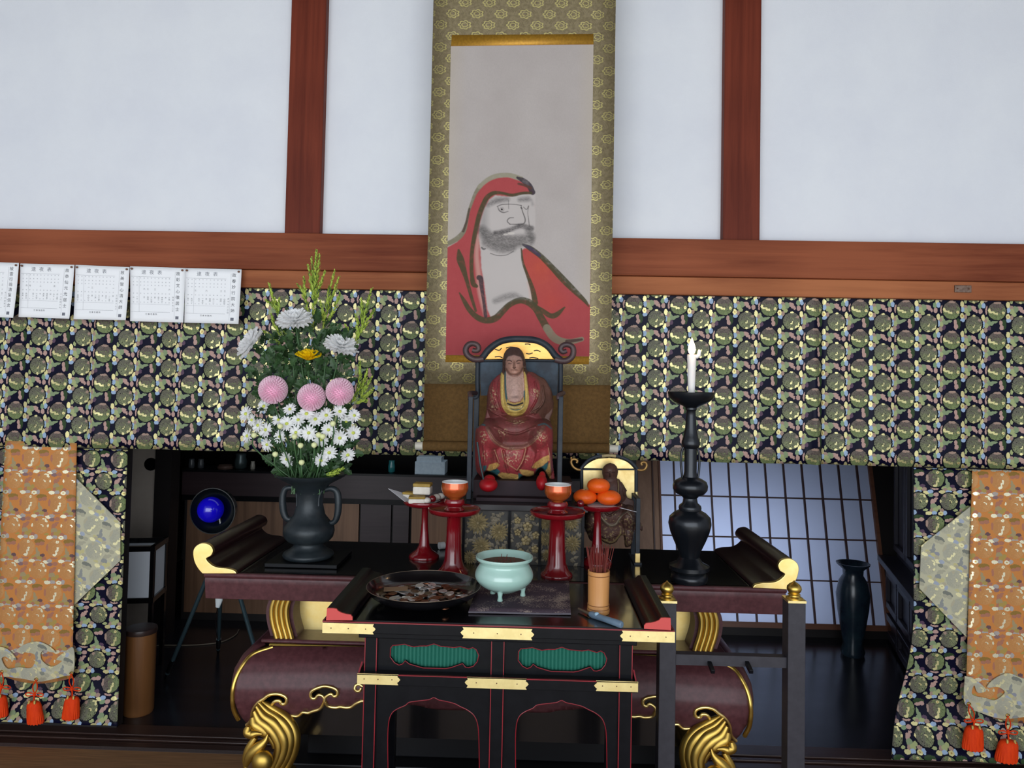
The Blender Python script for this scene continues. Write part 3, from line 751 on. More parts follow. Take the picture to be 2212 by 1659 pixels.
# ------------------------------------------------------------ papers pinned to the beam
def text_geo(s, size=1.0):
    cu = bpy.data.curves.new('t', 'FONT'); cu.body = s; cu.size = size; cu.align_x = 'CENTER'; cu.align_y = 'CENTER'; cu.resolution_u = 2
    o = bpy.data.objects.new('t', cu); COL.objects.link(o)
    dg = bpy.context.evaluated_depsgraph_get(); me = o.evaluated_get(dg).to_mesh()
    v = [tuple(p.co) for p in me.vertices]; f = [tuple(p.vertices) for p in me.polygons]
    o.evaluated_get(dg).to_mesh_clear(); bpy.data.objects.remove(o); bpy.data.curves.remove(cu)
    return v, f
_tg = {}
def put_text(mb, s, u, v, h, fn, y_off=-0.0007):
    """write glyphs centred on sheet coordinates u,v (0..1, v up) with height h (fraction)"""
    if s not in _tg: _tg[s] = text_geo(s)
    gv, gf = _tg[s]
    mb.add([tuple(Vector(fn(u + p[0] * h, v + p[1] * h)) + Vector((0, y_off, 0))) for p in gv], gf)
M_paper = mat('white_paper', (250, 251, 253), 0.85, spec=0.2)
M_inkgrey = mat('grey_print', (120, 122, 132), 0.9)
M_ink = mat('ink_black', (62, 62, 72), 0.9)
M_pin = mat('brass_pin', (120, 84, 66), 0.4, metal=0.6)
cols = ['故霊行翁清童信女', '故恭仙元光居士', '故美智心清大師', '故彰文心徹居士', '故春妙行院大姉']
quads = [[(-76, 564), (41, 568), (33, 687), (-74, 683)], [(44, 569), (161, 572), (153, 689), (43, 685)], [(163, 572), (280, 577), (275, 692), (162, 690)],
         [(281, 575), (400, 579), (398, 697), (283, 694)], [(400, 579), (522, 582), (516, 700), (399, 697)]]
where = ['cut off by the left edge of view', 'second from the left of the row', 'in the middle of the row of five', 'fourth along, its neighbour overlapping on the right', 'rightmost of the row, by the flowers']
rp = random.Random(3)
for i, q4 in enumerate(quads):
    yb = 2.868 - 0.002 * (i == 4)
    q = [P(*q4[0], yb), P(*q4[1], yb), P(*q4[2], yb - 0.006), P(*q4[3], yb - 0.004)]
    curl = [0.012, 0.010, 0.012, 0.008, 0.004][i]
    def fn(u, v, q=q, curl=curl):
        p = q[3].lerp(q[2], u).lerp(q[0].lerp(q[1], u), v)
        return (p.x, p.y - curl * (1 - v) ** 2 * (u * u * 0.8 + 0.2 + 0.6 * (1 - u) ** 2), p.z)
    t = thing('paper_notice', 'white paper schedule written in black characters, ' + where[i], 'paper', tuple(q[3].lerp(q[2], .5)), 'paper schedules pinned along the beam')
    MB().grid(lambda u, v: fn(u, v), 10, 10).build('sheet', M_paper, t, smooth=80, solid=0.0006)
    tx = MB(); hv = MB()
    for j, ch in enumerate('逮夜表'):
        put_text(hv, ch, 0.25 + 0.145 * j, 0.895, 0.085, fn)
    name = cols[i]
    for j, ch in enumerate(name):
        put_text(tx, ch, 0.875, 0.885 - 0.76 / len(name) * j, 0.075, fn)
    # faint table of dates and small handwriting
    for r_, vv in enumerate((0.79, 0.72, 0.66, 0.51, 0.35)):
        for c_ in range(11): put_text(hv, '七日月忌年中'[(c_ + r_) % 6], 0.06 + 0.066 * c_, vv, 0.022, fn)
    for c_ in range(11):
        if c_ == 2: continue
        for r_ in range(1 + (c_ * 7 + i) % 3): put_text(tx, rp.choice('一二三十月日大小'), 0.06 + 0.066 * c_, 0.44 - 0.035 * r_, 0.034, fn)
    for c_ in rp.sample(range(11), 4): put_text(tx, rp.choice('一二三十六月'), 0.06 + 0.066 * c_, 0.59, 0.036, fn)
    for j in range(6): put_text(tx, '七二三日月十'[(i + j) % 6], 0.79, 0.45 - 0.05 * j, 0.034, fn)
    for j, ch in enumerate('行事寺務所'): put_text(tx, ch, 0.30 + 0.045 * j, 0.135, 0.036, fn)
    for (a, bb, c_, d) in ((0.02, 0.74, 0.175, 0.178), (0.02, 0.74, 0.815, 0.818), (0.02, 0.74, 0.315, 0.317), (0.82, 0.822, 0.06, 0.92), (0.165, 0.167, 0.17, 0.82)):
        hv.add([tuple(Vector(fn(*k)) + Vector((0, -0.0007, 0))) for k in ((a, c_), (bb, c_), (bb, d), (a, d))], [(0, 1, 2, 3)])
    hv.add([tuple(Vector(fn(*k)) + Vector((0, -0.0007, 0))) for k in ((0.845, 0.055), (0.905, 0.055), (0.905, 0.11), (0.845, 0.11))], [(0, 1, 2, 3)])
    hv.build('printed_text', M_inkgrey, t, kind='stuff'); tx.build('handwriting', M_ink, t, kind='stuff')
    for u in (0.035, 0.955):
        c = Vector(fn(u, 0.955))
        MB().ball((c.x, c.y - 0.003, c.z), 0.005, 0.003, 0.004, 10, 6).build('pin', M_pin, t, smooth=60)
# small metal plate on the rail, far right
pc = P(2080, 624, 2.893)
pl = thing('metal_plate', 'small worn grey metal plate nailed to the lower beam at right', 'plate', tuple(pc))
MB().box(pc.x - 0.032, pc.x + 0.032, 2.890, 2.896, pc.z - 0.014, pc.z + 0.014).build('plate', mat('worn_metal', (140, 118, 104), 0.5, metal=0.5, var=(100, 78, 66), vscale=(80, 80, 80)), pl, bevel=0.002)
for dx in (-0.022, 0.022): MB().ball((pc.x + dx, 2.889, pc.z), 0.003, n=8, m=6).build('nail', M_pin, pl)
# ------------------------------------------------------------ inner room
M_shelf = wood('dusky_maroon_board', (44, 32, 36), (62, 48, 52), 'x', 0.4)
M_panelwood = wood('worn_brown_panel', (104, 76, 58), (150, 114, 88), 'z', 0.5)
M_backwood = wood('brown_back_wall', (124, 92, 72), (164, 128, 104), 'z', 0.55)
M_fusuma = mat('grey_brown_fusuma', (206, 194, 182), 0.85, var=(186, 174, 162), vscale=(4, 4, 4))
M_washi = bpy.data.materials.new('shoji_paper'); M_washi.use_nodes = True
nt = M_washi.node_tree; b = nt.nodes['Principled BSDF']; b.inputs['Base Color'].default_value = rgba((206, 210, 220)); b.inputs['Roughness'].default_value = 0.9
tr_ = nt.nodes.new('ShaderNodeBsdfTranslucent'); tr_.inputs[0].default_value = rgba((210, 216, 232)); mx = nt.nodes.new('ShaderNodeMixShader'); mx.inputs[0].default_value = 0.7
nt.links.new(b.outputs[0], mx.inputs[1]); nt.links.new(tr_.outputs[0], mx.inputs[2]); nt.links.new(mx.outputs[0], nt.nodes['Material Output'].inputs[0])
M_muntin = wood('dark_red_muntin', (62, 40, 40), (84, 58, 54), 'z', 0.5)

# leaning shoji: bottom edge at y=4.25, leaning back
sb = P(1432, 1350, 4.25); su = Vector((0, 0.27, 1.0)).normalized()
shw = (1905 - 1428) * 4.25 / F; shh = (1350 - 1006) * 4.25 / F / su.z * 1.03
sn = Vector((0, -su.z, su.y))
def sp_(x, h, d=0.0): return Vector((sb.x + x, sb.y, sb.z)) + su * h + sn * d
win = bpy.data.objects.new('window_1', None); COL.objects.link(win); win.location = sb; win['kind'] = 'structure'
fr = MB()
for (x0, x1, h0, h1) in ((0, shw, 0, 0.03), (0, shw, shh - 0.02, shh), (0, 0.012, 0, shh), (shw - 0.02, shw, 0, shh)):
    fr.obox(sp_((x0 + x1) / 2, (h0 + h1) / 2), Vector(((x1 - x0) / 2, 0, 0)), sn * 0.014, su * ((h1 - h0) / 2))
fr.build('window_frame', wood('red_brown_frame', (96, 60, 46), (128, 84, 64), 'x', 0.5), win)
ncol, nrow = 12, 4
cw = (shw - 0.02) / 11.5; rh = (shh - 0.05) / nrow
for i in range(1, 12):
    MB().obox(sp_(0.012 + cw * i - cw * 0.25, shh / 2, 0.004), Vector((0.0045, 0, 0)), sn * 0.008, su * (shh / 2 - 0.02)).build('muntin', M_muntin, win)
for j in range(1, nrow):
    MB().obox(sp_(shw / 2, 0.03 + rh * j, 0.003), Vector((shw / 2 - 0.01, 0, 0)), sn * 0.008, su * 0.004).build('muntin', M_muntin, win)
for i in range(12):
    for j in range(nrow):
        x0 = 0.012 + (cw * i - cw * 0.25 if i else 0); x1 = min(0.012 + cw * (i + 1) - cw * 0.25, shw - 0.02)
        h0 = 0.03 + rh * j
        MB().obox(sp_((x0 + x1) / 2, h0 + rh / 2, -0.007), Vector(((x1 - x0) / 2, 0, 0)), sn * 0.0006, su * (rh / 2)).build('pane', M_washi, win)
# walls closing the inner room around it
wx0, wx1, wz1 = sb.x, sb.x + shw, sb.z + shh * su.z
ytop = sb.y + shh * su.y
sl = MB(); sl.add([sp_(-0.15, -0.08, 0), sp_(0, -0.08, 0), sp_(0, shh, 0), sp_(-0.15, shh, 0), sp_(-0.15, -0.08, -0.04), sp_(0, -0.08, -0.04), sp_(0, shh, -0.04), sp_(-0.15, shh, -0.04)],
                  [(0, 1, 2, 3), (7, 6, 5, 4), (0, 4, 5, 1), (1, 5, 6, 2), (2, 6, 7, 3), (3, 7, 4, 0)])
struct('wall_back', sl, M_backwood)
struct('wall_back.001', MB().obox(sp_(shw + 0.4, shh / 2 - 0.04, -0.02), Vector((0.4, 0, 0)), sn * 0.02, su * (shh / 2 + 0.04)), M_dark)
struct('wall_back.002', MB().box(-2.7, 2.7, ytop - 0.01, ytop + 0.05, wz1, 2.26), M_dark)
struct('light_stop_partition', MB().box(sb.x - 0.19, sb.x - 0.155, 4.3, 5.6, 0.07, 2.2), M_dark)  # unseen partition, added to keep the screen's backlight from leaking left
struct('light_stop_board', MB().box(sb.x - 0.14, sb.x + shw + 0.5, 4.252, 4.30, 0.06, sb.z + 0.004), M_dark)  # filler board added under the screen to close a light leak
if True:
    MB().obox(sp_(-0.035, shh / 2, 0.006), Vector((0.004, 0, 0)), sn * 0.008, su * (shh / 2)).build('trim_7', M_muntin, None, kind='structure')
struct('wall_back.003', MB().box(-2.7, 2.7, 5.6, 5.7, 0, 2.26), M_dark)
# daylight behind the paper screen, strongest at its near left end
area('light_behind_shoji', (sb.x + 0.30, 4.95, 0.34), (rad(90), 0, 0), 0.9, 0.45, 11, (0.80, 0.88, 1.0)).rotation_euler = (rad(-90), rad(180), 0)

area('dim_inner_fill', (-0.6, 3.9, 2.15), (0, 0, 0), 2.6, 0.9, 4.2, (0.85, 0.92, 1.0))  # added fill lamp under the closed ceiling, lifts the dark inner room
# fusuma door at the left with a round pull, dark post beside it
dl0, dl1 = X(150, 1060, 4.0), X(341, 1060, 4.0)
door = struct('door_1', MB().box(dl0, dl1, 4.0, 4.03, 0.072, 1.9), M_fusuma)
c = P(325, 1003, 3.995)
mb = MB(); mb.tube([(c.x, 4.0, c.z), (c.x, 3.993, c.z)], [0.036, 0.034], 20); mb.build('door_pull', M_black, door, label='dark round door pull')
struct('trim_8', MB().box(dl1, X(376, 1060, 4.0), 3.96, 4.06, 0.072, 1.9), mat('dark_post', (22, 15, 16), 0.6))

# long shelf cabinet
Ysh = 4.2
cab = thing('shelf_cabinet', 'long low maroon-brown shelf cabinet in the dark room behind the altar', 'cabinet', (X(860, 1100, Ysh), Ysh, 0.072))
xs0, xs1 = X(392, 1050, Ysh), X(1372, 1050, Ysh)
zt, zb2, zp2 = Z(860, 1025, Ysh), Z(860, 1080, Ysh), Z(860, 1092, Ysh)
MB().box(xs0, xs1, Ysh, Ysh + 0.2, zt - 0.012, zt).build('top', M_black_satin, cab)
MB().box(xs0, xs1, Ysh + 0.005, Ysh + 0.03, zb2, zt - 0.012).build('front_board', M_shelf, cab, label='dusky grey-maroon front board')
MB().box(xs0, xs1, Ysh + 0.012, Ysh + 0.04, zp2, zb2).build('rail', M_black_satin, cab)
MB().box(xs0, xs1, Ysh + 0.05, Ysh + 0.2, 0.072, zt - 0.012).build('carcass', M_dark, cab)
for a, c in ((398, 608), (612, 772), (776, 842), (887, 1010), (1015, 1190), (1195, 1370)):
    MB().box(X(a, 1130, Ysh), X(c, 1130, Ysh), Ysh + 0.03, Ysh + 0.05, 0.12, zp2).build('panel', M_panelwood if a != 776 else M_shelf, cab)
for a in (848, 610): MB().box(X(a, 1130, Ysh), X(a + 34, 1130, Ysh), Ysh + 0.01, Ysh + 0.05, 0.10, zp2).build('stile', M_shelf, cab)
# things on the shelf
M_boxblue = mat('pale_blue_paper', (214, 232, 244), 0.8, var=(200, 220, 234), vscale=(60, 60, 60))
bx = thing('paper_box', 'pale blue-grey paper box on the dark shelf left of the large statue', 'box', (X(936, 1022, Ysh), Ysh + 0.1, zt))
yb_ = Ysh + 0.03
MB().box(X(896, 1010, yb_), X(961, 1010, yb_), yb_, yb_ + 0.14, zt, Z(930, 998, yb_)).build('body', M_boxblue, bx, bevel=0.002)
MB().box(X(899, 1010, yb_), X(953, 1010, yb_), yb_ + 0.004, yb_ + 0.13, Z(930, 998, yb_), Z(930, 988, yb_)).build('lid', M_boxblue, bx, bevel=0.002)
def jar(nm, label, px, py, wpx, hpx, Y, m, group=None):
    r = sz(wpx / 2, Y); h = sz(hpx, Y); x = X(px, py, Y)
    t = thing(nm, label, nm.split('_')[-1], (x, Y, zt), group)
    MB().lathe([(r * .7, 0), (r * .95, h * .08), (r, h * .5), (r * .8, h * .8), (r * .85, h)], (x, Y, zt), 20).build('body', m, t, smooth=50)
    return t
M_teal = mat('teal_glass', (46, 124, 128), 0.2, spec=0.6)
M_greyglaze = mat('grey_glaze', (70, 74, 78), 0.3)
jar('teal_cup', 'small teal cup on the dark shelf left of the blue-grey box', 846, 1010, 15, 26, Ysh + 0.08, M_teal)
for (px, w_, h_, l) in ((414, 13, 20, 'left small grey jar of a pair on the dark shelf, above the blue globe'), (434, 13, 20, 'right small grey jar of a pair on the dark shelf, above the blue globe')):
    jar('small_jar', l, px, 1000, w_, h_, Ysh + 0.06, M_greyglaze, 'small jars on the dark shelf')
jar('flat_dish', 'low wide brown dish on the dark shelf beside the grey can', 487, 1005, 34, 9, Ysh + 0.06, mat('brown_glaze', (84, 66, 58), 0.3))
jar('grey_can', 'grey-green can on the dark shelf left of the flowers', 520, 1005, 26, 32, Ysh + 0.09, mat('grey_green_tin', (66, 80, 82), 0.3, metal=0.4))
jar('white_cup', 'tiny pale cup on the dark shelf close to the flowers', 546, 1008, 10, 18, Ysh + 0.06, mat('pale_china', (150, 146, 136), 0.3))

# paper lantern at the left
Yl = 3.42
lc = P(318, 1240, Yl); w2 = sz(52, Yl)
lan = thing('paper_lantern', 'square paper lantern with black frame standing in the dark at left', 'lantern', (lc.x, Yl + 0.1, 0.072), rz=0)
th = rad(-10); e1 = Vector((-math.cos(th), math.sin(th), 0)); e2 = Vector((math.sin(th), math.cos(th), 0))
lf0 = P(329, 1240, Yl); cc = lf0 + e1 * 0.091 + e2 * 0.091; cc.z = 0; zl0, zl1 = Z(318, 1292, Yl), Z(318, 1190, Yl)
hw_ = 0.091
corner = [cc + e1 * hw_ * a + e2 * hw_ * b_ for a, b_ in ((-1, -1), (1, -1), (1, 1), (-1, 1))]
M_lpaper = mat('grey_white_lantern_paper', (232, 238, 246), 0.9)
for i in range(4):
    a, c = corner[i], corner[(i + 1) % 4]; mdl = (a + c) / 2; d = (c - a); nrm = Vector((d.y, -d.x, 0)).normalized()
    MB().obox((mdl.x, mdl.y, (zl0 + zl1) / 2), d * 0.47, nrm * 0.001, Vector((0, 0, (zl1 - zl0) / 2))).build('paper_panel', M_lpaper, lan)
    MB().obox((a.x, a.y, (0.072 + zl1 + 0.02) / 2), Vector((0.009, 0, 0)), Vector((0, 0.009, 0)), Vector((0, 0, (zl1 + 0.02 - 0.072) / 2))).build('post', M_black, lan)
for zz in (zl0 - 0.008, zl1 + 0.012):
    m_ = MB()
    for i in range(4):
        a, c = corner[i], corner[(i + 1) % 4]; mdl = (a + c) / 2; d = (c - a); nrm = Vector((d.y, -d.x, 0)).normalized()
        m_.obox((mdl.x, mdl.y, zz), d * 0.56, nrm * 0.010, Vector((0, 0, 0.012)))
    m_.build('frame_ring', M_black, lan, kind=None)

# brown wooden drum-like cylinder
cy = P(300, 1500, 3.1)
drum = thing('wooden_cylinder', 'brown wooden cylinder with a dark rim standing behind the left curtain', 'cylinder', (cy.x, 3.1, 0.072))
r_ = sz(31, 3.1); hh = Z(300, 1355, 3.1)
MB().lathe([(r_ * .94, 0), (r_, 0.01), (r_, hh - 0.072 - 0.02)], (cy.x, 3.1, 0.072), 32).build('body', wood('warm_brown_cylinder', (96, 60, 30), (124, 82, 46), 'z', 0.45), drum, smooth=50)
MB().lathe([(r_ * 1.03, hh - 0.092), (r_ * 1.06, hh - 0.082), (r_ * 1.03, hh - 0.072), (r_ * .8, hh - 0.070), (0.0, hh - 0.070)], (cy.x, 3.1, 0.072), 32).build('rim', M_darkwood, drum, smooth=50)

# tripod lamp with a blue globe
Yt = 3.3
ap = P(482, 1165, Yt); gl = P(455, 1101, Yt - 0.05)
tl_ = thing('tripod_lamp', 'tripod lamp with bright blue glass globe in dark dish, behind the altar at left', 'lamp', (ap.x, Yt, 0.072))
M_steel = mat('blue_grey_steel', (100, 128, 138), 0.3, metal=0.8)
for (px, py, Y) in ((357, 1450, 3.42), (572, 1478, 3.42), (470, 1440, 3.75)):
    foot = P(px, py, Y); foot.z = 0.075
    lg = MB().tube([ap, foot.lerp(ap, 0.04)], 0.0095, 10).build('leg', M_steel, tl_, smooth=50)
    MB().tube([foot.lerp(ap, 0.14), foot.lerp(ap, 0.11), foot.lerp(ap, 0.04), foot], [0.012, 0.012, 0.009, 0.006], 10).build('rubber_foot', M_black, lg, smooth=50)
MB().tube([ap, Vector((gl.x, gl.y + 0.09, gl.z - 0.03)), Vector((gl.x, gl.y + 0.08, gl.z))], 0.012, 10).build('stem', M_black, tl_, smooth=50)
ds = MB(); prof = [(0.0, 0.06), (0.05, 0.055), (0.085, 0.03), (0.098, -0.02), (0.102, -0.02), (0.09, 0.035), (0.055, 0.064), (0.0, 0.07)]
n_ = 32; vs = []; fs = []
for (r0, d0) in prof:
    for k_ in range(n_):
        t_ = 2 * PI * k_ / n_; vs.append((gl.x + 0.008 + r0 * math.cos(t_), gl.y + 0.02 + d0, gl.z - 0.006 + r0 * math.sin(t_)))
for j in range(len(prof) - 1):
    for k_ in range(n_): fs.append((j * n_ + k_, j * n_ + (k_ + 1) % n_, (j + 1) * n_ + (k_ + 1) % n_, (j + 1) * n_ + k_))
ds.add(vs, fs); ds.build('dish', mat('dark_green_black_glass', (10, 18, 22), 0.2, spec=0.5), tl_, smooth=50)
MB().ball(gl, 0.056, n=28, m=18).build('globe', mat('cobalt_blue_glass', (20, 12, 190), 0.12, spec=0.6, coat=0.5, emit=(16, 8, 170), estr=0.28), tl_, smooth=80, label='glossy cobalt blue glass globe')
cd = [ap + Vector((0, -0.02, -0.02))] + [P(px, py, 3.25) for px, py in ((478, 1230), (478, 1268))]
MB().tube(smooth_path(cd, 4), 0.0016, 6).build('cord', mat('white_cord', (170, 172, 170), 0.6), tl_)
s0, s1 = P(478, 1270, 3.25), P(470, 1312, 3.25)
sw = MB().tube([s0, s0.lerp(s1, .2), s0.lerp(s1, .6), s1.lerp(s0, .05), s1], [0.008, 0.015, 0.017, 0.010, 0.009], 12, flat=0.6).build('switch', mat('white_plastic', (214, 222, 224), 0.35), tl_, smooth=60, label='white inline cord switch')
cd2 = [P(a, c, 3.25) for a, c in ((470, 1312), (466, 1345), (470, 1380))]
MB().tube(smooth_path(cd2, 4), 0.0025, 6).build('cord', M_black, tl_)
def fp(px, py, z=0.076):
    d = CM3 @ Vector(((px - W / 2) / F, (H / 2 - py) / F + SHY * W / F, -1.0)); t = (z - 1.5) / d.z; return CAMO + d * t
cb = MB().tube(smooth_path([fp(*k) for k in ((318, 1398), (350, 1394), (400, 1394), (440, 1392), (480, 1386), (508, 1372), (516, 1360))], 4), 0.003, 6)
tag(cb.build('power_cord', mat('pale_cord', (120, 110, 96), 0.6)), 'thin pale power cord lying on the dark floor by the tripod', 'cord')

# dark tall cabinet along the right wall, seen at a slant
A_, B_ = Vector((1.68, 3.08, 0)), Vector((2.02, 4.3, 0)); ax = (B_ - A_); L_ = ax.length; ax.normalize(); nr = Vector((-ax.y, ax.x, 0))
M_cab = mat('blue_black_cabinet', (52, 50, 62), 0.32, spec=0.6, var=(42, 40, 50), vscale=(5, 5, 5))
rc = thing('tall_cabinet', 'tall blue-black panelled cabinet receding along the right of the dark room', 'cabinet', (1.95, 3.7, 0.072))
zmid = Z(1886, 1212, 4.2)
def cbx(mb, s0, s1, n0, n1, z0, z1):
    c = A_ + ax * ((s0 + s1) / 2) + nr * ((n0 + n1) / 2)
    return mb.obox((c.x, c.y, (z0 + z1) / 2), ax * ((s1 - s0) / 2), nr * ((n1 - n0) / 2), Vector((0, 0, (z1 - z0) / 2)))
cbx(MB(), 0, L_, -0.45, -0.03, 0.072, zmid - 0.02).build('lower_body', M_cab, rc)
cbx(MB(), 0, L_, -0.45, 0.03, zmid - 0.02, zmid + 0.012).build('ledge', M_cab, rc, bevel=0.004)
cbx(MB(), 0, L_, -0.45, -0.07, zmid + 0.012, 1.9).build('upper_body', M_cab, rc)
def framed(s0, s1, z0, z1, n, bw=0.035):
    m_ = MB(); cbx(m_, s0, s1, n, n + 0.02, z0, z0 + bw); cbx(m_, s0, s1, n, n + 0.02, z1 - bw, z1); cbx(m_, s0, s0 + bw, n, n + 0.02, z0 + bw, z1 - bw); cbx(m_, s1 - bw, s1, n, n + 0.02, z0 + bw, z1 - bw)
    return m_.build('door_frame', M_cab, rc, bevel=0.003)
for i in range(4):
    s0 = L_ * i / 4 + 0.01; s1 = L_ * (i + 1) / 4 - 0.01
    framed(s0, s1, zmid - 0.27, zmid - 0.06, -0.03); framed(s0, s1, 0.09, zmid - 0.30, -0.03)
    framed(s0, s1, zmid + 0.05, 1.85, -0.07)
# tall blue-green vase at the back right
vz = P(1842, 1400, 4.0)
vt = thing('floor_vase', 'tall dark blue-green vase standing by the paper screen at right', 'vase', (vz.x, 4.0, 0.072))
hv_ = Z(1842, 1216, 4.0) - 0.072
MB().lathe([(0.055, 0), (0.06, 0.02), (0.048, 0.06), (0.062, 0.14), (0.078, hv_ * .5), (0.084, hv_ * .66), (0.07, hv_ * .8), (0.05, hv_ * .87), (0.052, hv_ * .93), (0.082, hv_ * .985), (0.084, hv_), (0.076, hv_), (0.046, hv_ * .93), (0.0, hv_ * .9)], (vz.x, 4.0, 0.072), 32, cap=False).build('body', mat('blue_green_glaze', (38, 56, 66), 0.25, spec=0.6, var=(28, 38, 52), vscale=(12, 12, 12)), vt, smooth=50)
# ------------------------------------------------------------ large altar
XC = -0.0995
ZT = 0.912
M_plinth = mat('dull_black_plinth', (12, 12, 15), 0.45, spec=0.25)
M_gold_foot = mat('soft_gold', (196, 164, 84), 0.42, metal=1.0, var=(180, 146, 70), vscale=(14, 14, 14))
altar = thing('altar_table', 'wide maroon lacquered altar with gold columns, gold cloud edging and gold feet', 'altar', (XC, 2.35, 0.0))
def mx_(x): return 2 * XC - x
def xprism(mb, poly_yz, x0, x1):
    n = len(poly_yz)
    return mb.add([(x0, y, z) for y, z in poly_yz] + [(x1, y, z) for y, z in poly_yz],
                  [tuple(range(n)), tuple(range(2 * n - 1, n - 1, -1))] + [(i, (i + 1) % n, (i + 1) % n + n, i + n) for i in range(n)])
HW = 0.8395
MB().box(XC - HW + 0.02, XC + HW - 0.02, 2.16, 2.60, ZT - 0.012, ZT).build('table_top', M_black, altar, bevel=0.002, label='glossy black table top')
zA, zB = Z(1070, 1254, 2.15), Z(1070, 1290, 2.17)
prof = [(2.150, ZT), (2.147, ZT - 0.006), (2.150, ZT - 0.012), (2.158, ZT - 0.014), (2.156, ZT - 0.02), (2.158, ZT - 0.032), (2.166, ZT - 0.079), (2.18, ZT - 0.056), (2.21, ZT - 0.058), (2.56, ZT - 0.058), (2.60, ZT - 0.03), (2.60, ZT - 0.0125), (2.17, ZT - 0.0125), (2.17, ZT)]
xprism(MB(), prof, XC - HW, XC + HW).build('edge_moulding', M_brownlac, altar, smooth=35, bevel=0.002)
# upturned scroll ends: outline from the left front, mirrored on the right
ec = [(437.5, 1229), (428, 1218), (420, 1203), (417, 1184), (421, 1172), (432, 1164), (443, 1163.5), (454, 1168), (460, 1179), (456, 1190), (446, 1196), (449, 1203), (460, 1212), (473, 1216), (491, 1218), (506, 1222.5), (511, 1229)]
ecs = smooth_path(ec, 4)
epts = [(P(a, c + 11, 2.145).x, P(a, c + 11, 2.145).z) for a, c in ecs]
z0_ = min(p[1] for p in epts); epts = [(x, z - z0_ + ZT - 0.001) for x, z in epts]
for s in (0, 1):
    pp = [(mx_(x) if s else x, z) for x, z in epts]
    sc_ = [(XC + (x - XC) * 1.0, z) for x, z in pp]
    MB().prism(pp, 2.158, 2.59).build('scroll_end', mat('dark_maroon_lacquer', (40, 18, 20), 0.3, spec=0.5, coat=0.2), altar, smooth=50, label='dark maroon upturned end board')
    MB().prism(pp, 2.144, 2.158).build('scroll_cap', M_goldleaf, altar, bevel=0.003, label='gold capped front of the upturned end')
# waist: gold panel, ledges, corner columns
zw0, zw1 = Z(1070, 1386, 2.28), Z(1070, 1284, 2.28)
wl = X(636, 1330, 2.28)
MB().box(wl, mx_(wl), 2.28, 2.54, zw0 - 0.01, ZT - 0.056).build('waist_panel', M_goldleaf, altar, label='flat gold leaf waist panel')
xprism(MB(), [(2.215, zw0 - 0.012), (2.22, zw0 - 0.004), (2.25, zw0 + 0.004), (2.29, zw0 + 0.012), (2.29, zw0 - 0.02), (2.215, zw0 - 0.02)], X(582, 1390, 2.22), mx_(X(582, 1390, 2.22))).build('gold_ledge', M_gold, altar)
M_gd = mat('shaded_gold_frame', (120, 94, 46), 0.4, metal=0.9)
for s in (0, 1):
    fx = lambda px: (mx_(X(px, 1330, 2.23)) if s else X(px, 1330, 2.23))
    # frame moulding round the panel end
    cur = [(641, 1283), (637, 1300), (636, 1325), (640, 1350), (648, 1374)]
    pts = [P(a, c, 2.262) for a, c in smooth_path(cur, 4)]
    if s: pts = [Vector((mx_(p.x), p.y, p.z)) for p in pts]
    MB().tube(pts, 0.009, 8).build('frame_moulding', M_gd, altar, smooth=50)
    # column core and four gold ribs, bowed outward
    def bow(off, Y=2.20):
        c_ = [(599 + off, 1280), (591 + off, 1294), (585 + off, 1312), (584 + off, 1330), (587 + off, 1350), (592 + off, 1368), (596 + off, 1384)]
        q = [P(a, c, Y) for a, c in smooth_path(c_, 4)]
        return [Vector((mx_(p.x), p.y, p.z)) for p in q] if s else q
    core = MB(); L1, L2 = bow(-9, 2.215), bow(49, 2.215)
    vs = []; fs = []
    for a, c in zip(L1, L2):
        vs += [a, c, Vector((c.x, 2.50, c.z)), Vector((a.x, 2.50, a.z))]
    for i in range(len(L1) - 1):
        b0 = 4 * i
        for k_ in range(4): fs.append((b0 + k_, b0 + (k_ + 1) % 4, b0 + 4 + (k_ + 1) % 4, b0 + 4 + k_))
    fs += [(0, 1, 2, 3), tuple(4 * (len(L1) - 1) + k_ for k_ in (3, 2, 1, 0))]
    core.add(vs, fs).build('column', M_brownlac, altar, smooth=40)
    for j in range(4):
        MB().tube(bow(3 + j * 10.6, 2.205 - 0.004), 0.0075, 10).build('column_rib', M_gold, altar, smooth=60)
    m_ = MB(); a_, b_ = bow(-2, 2.2)[-1], bow(42, 2.2)[-1]
    m_.box(min(a_.x, b_.x), max(a_.x, b_.x), 2.19, 2.25, a_.z - 0.004, a_.z + 0.006); m_.build('column_foot', M_gold, altar, bevel=0.002)
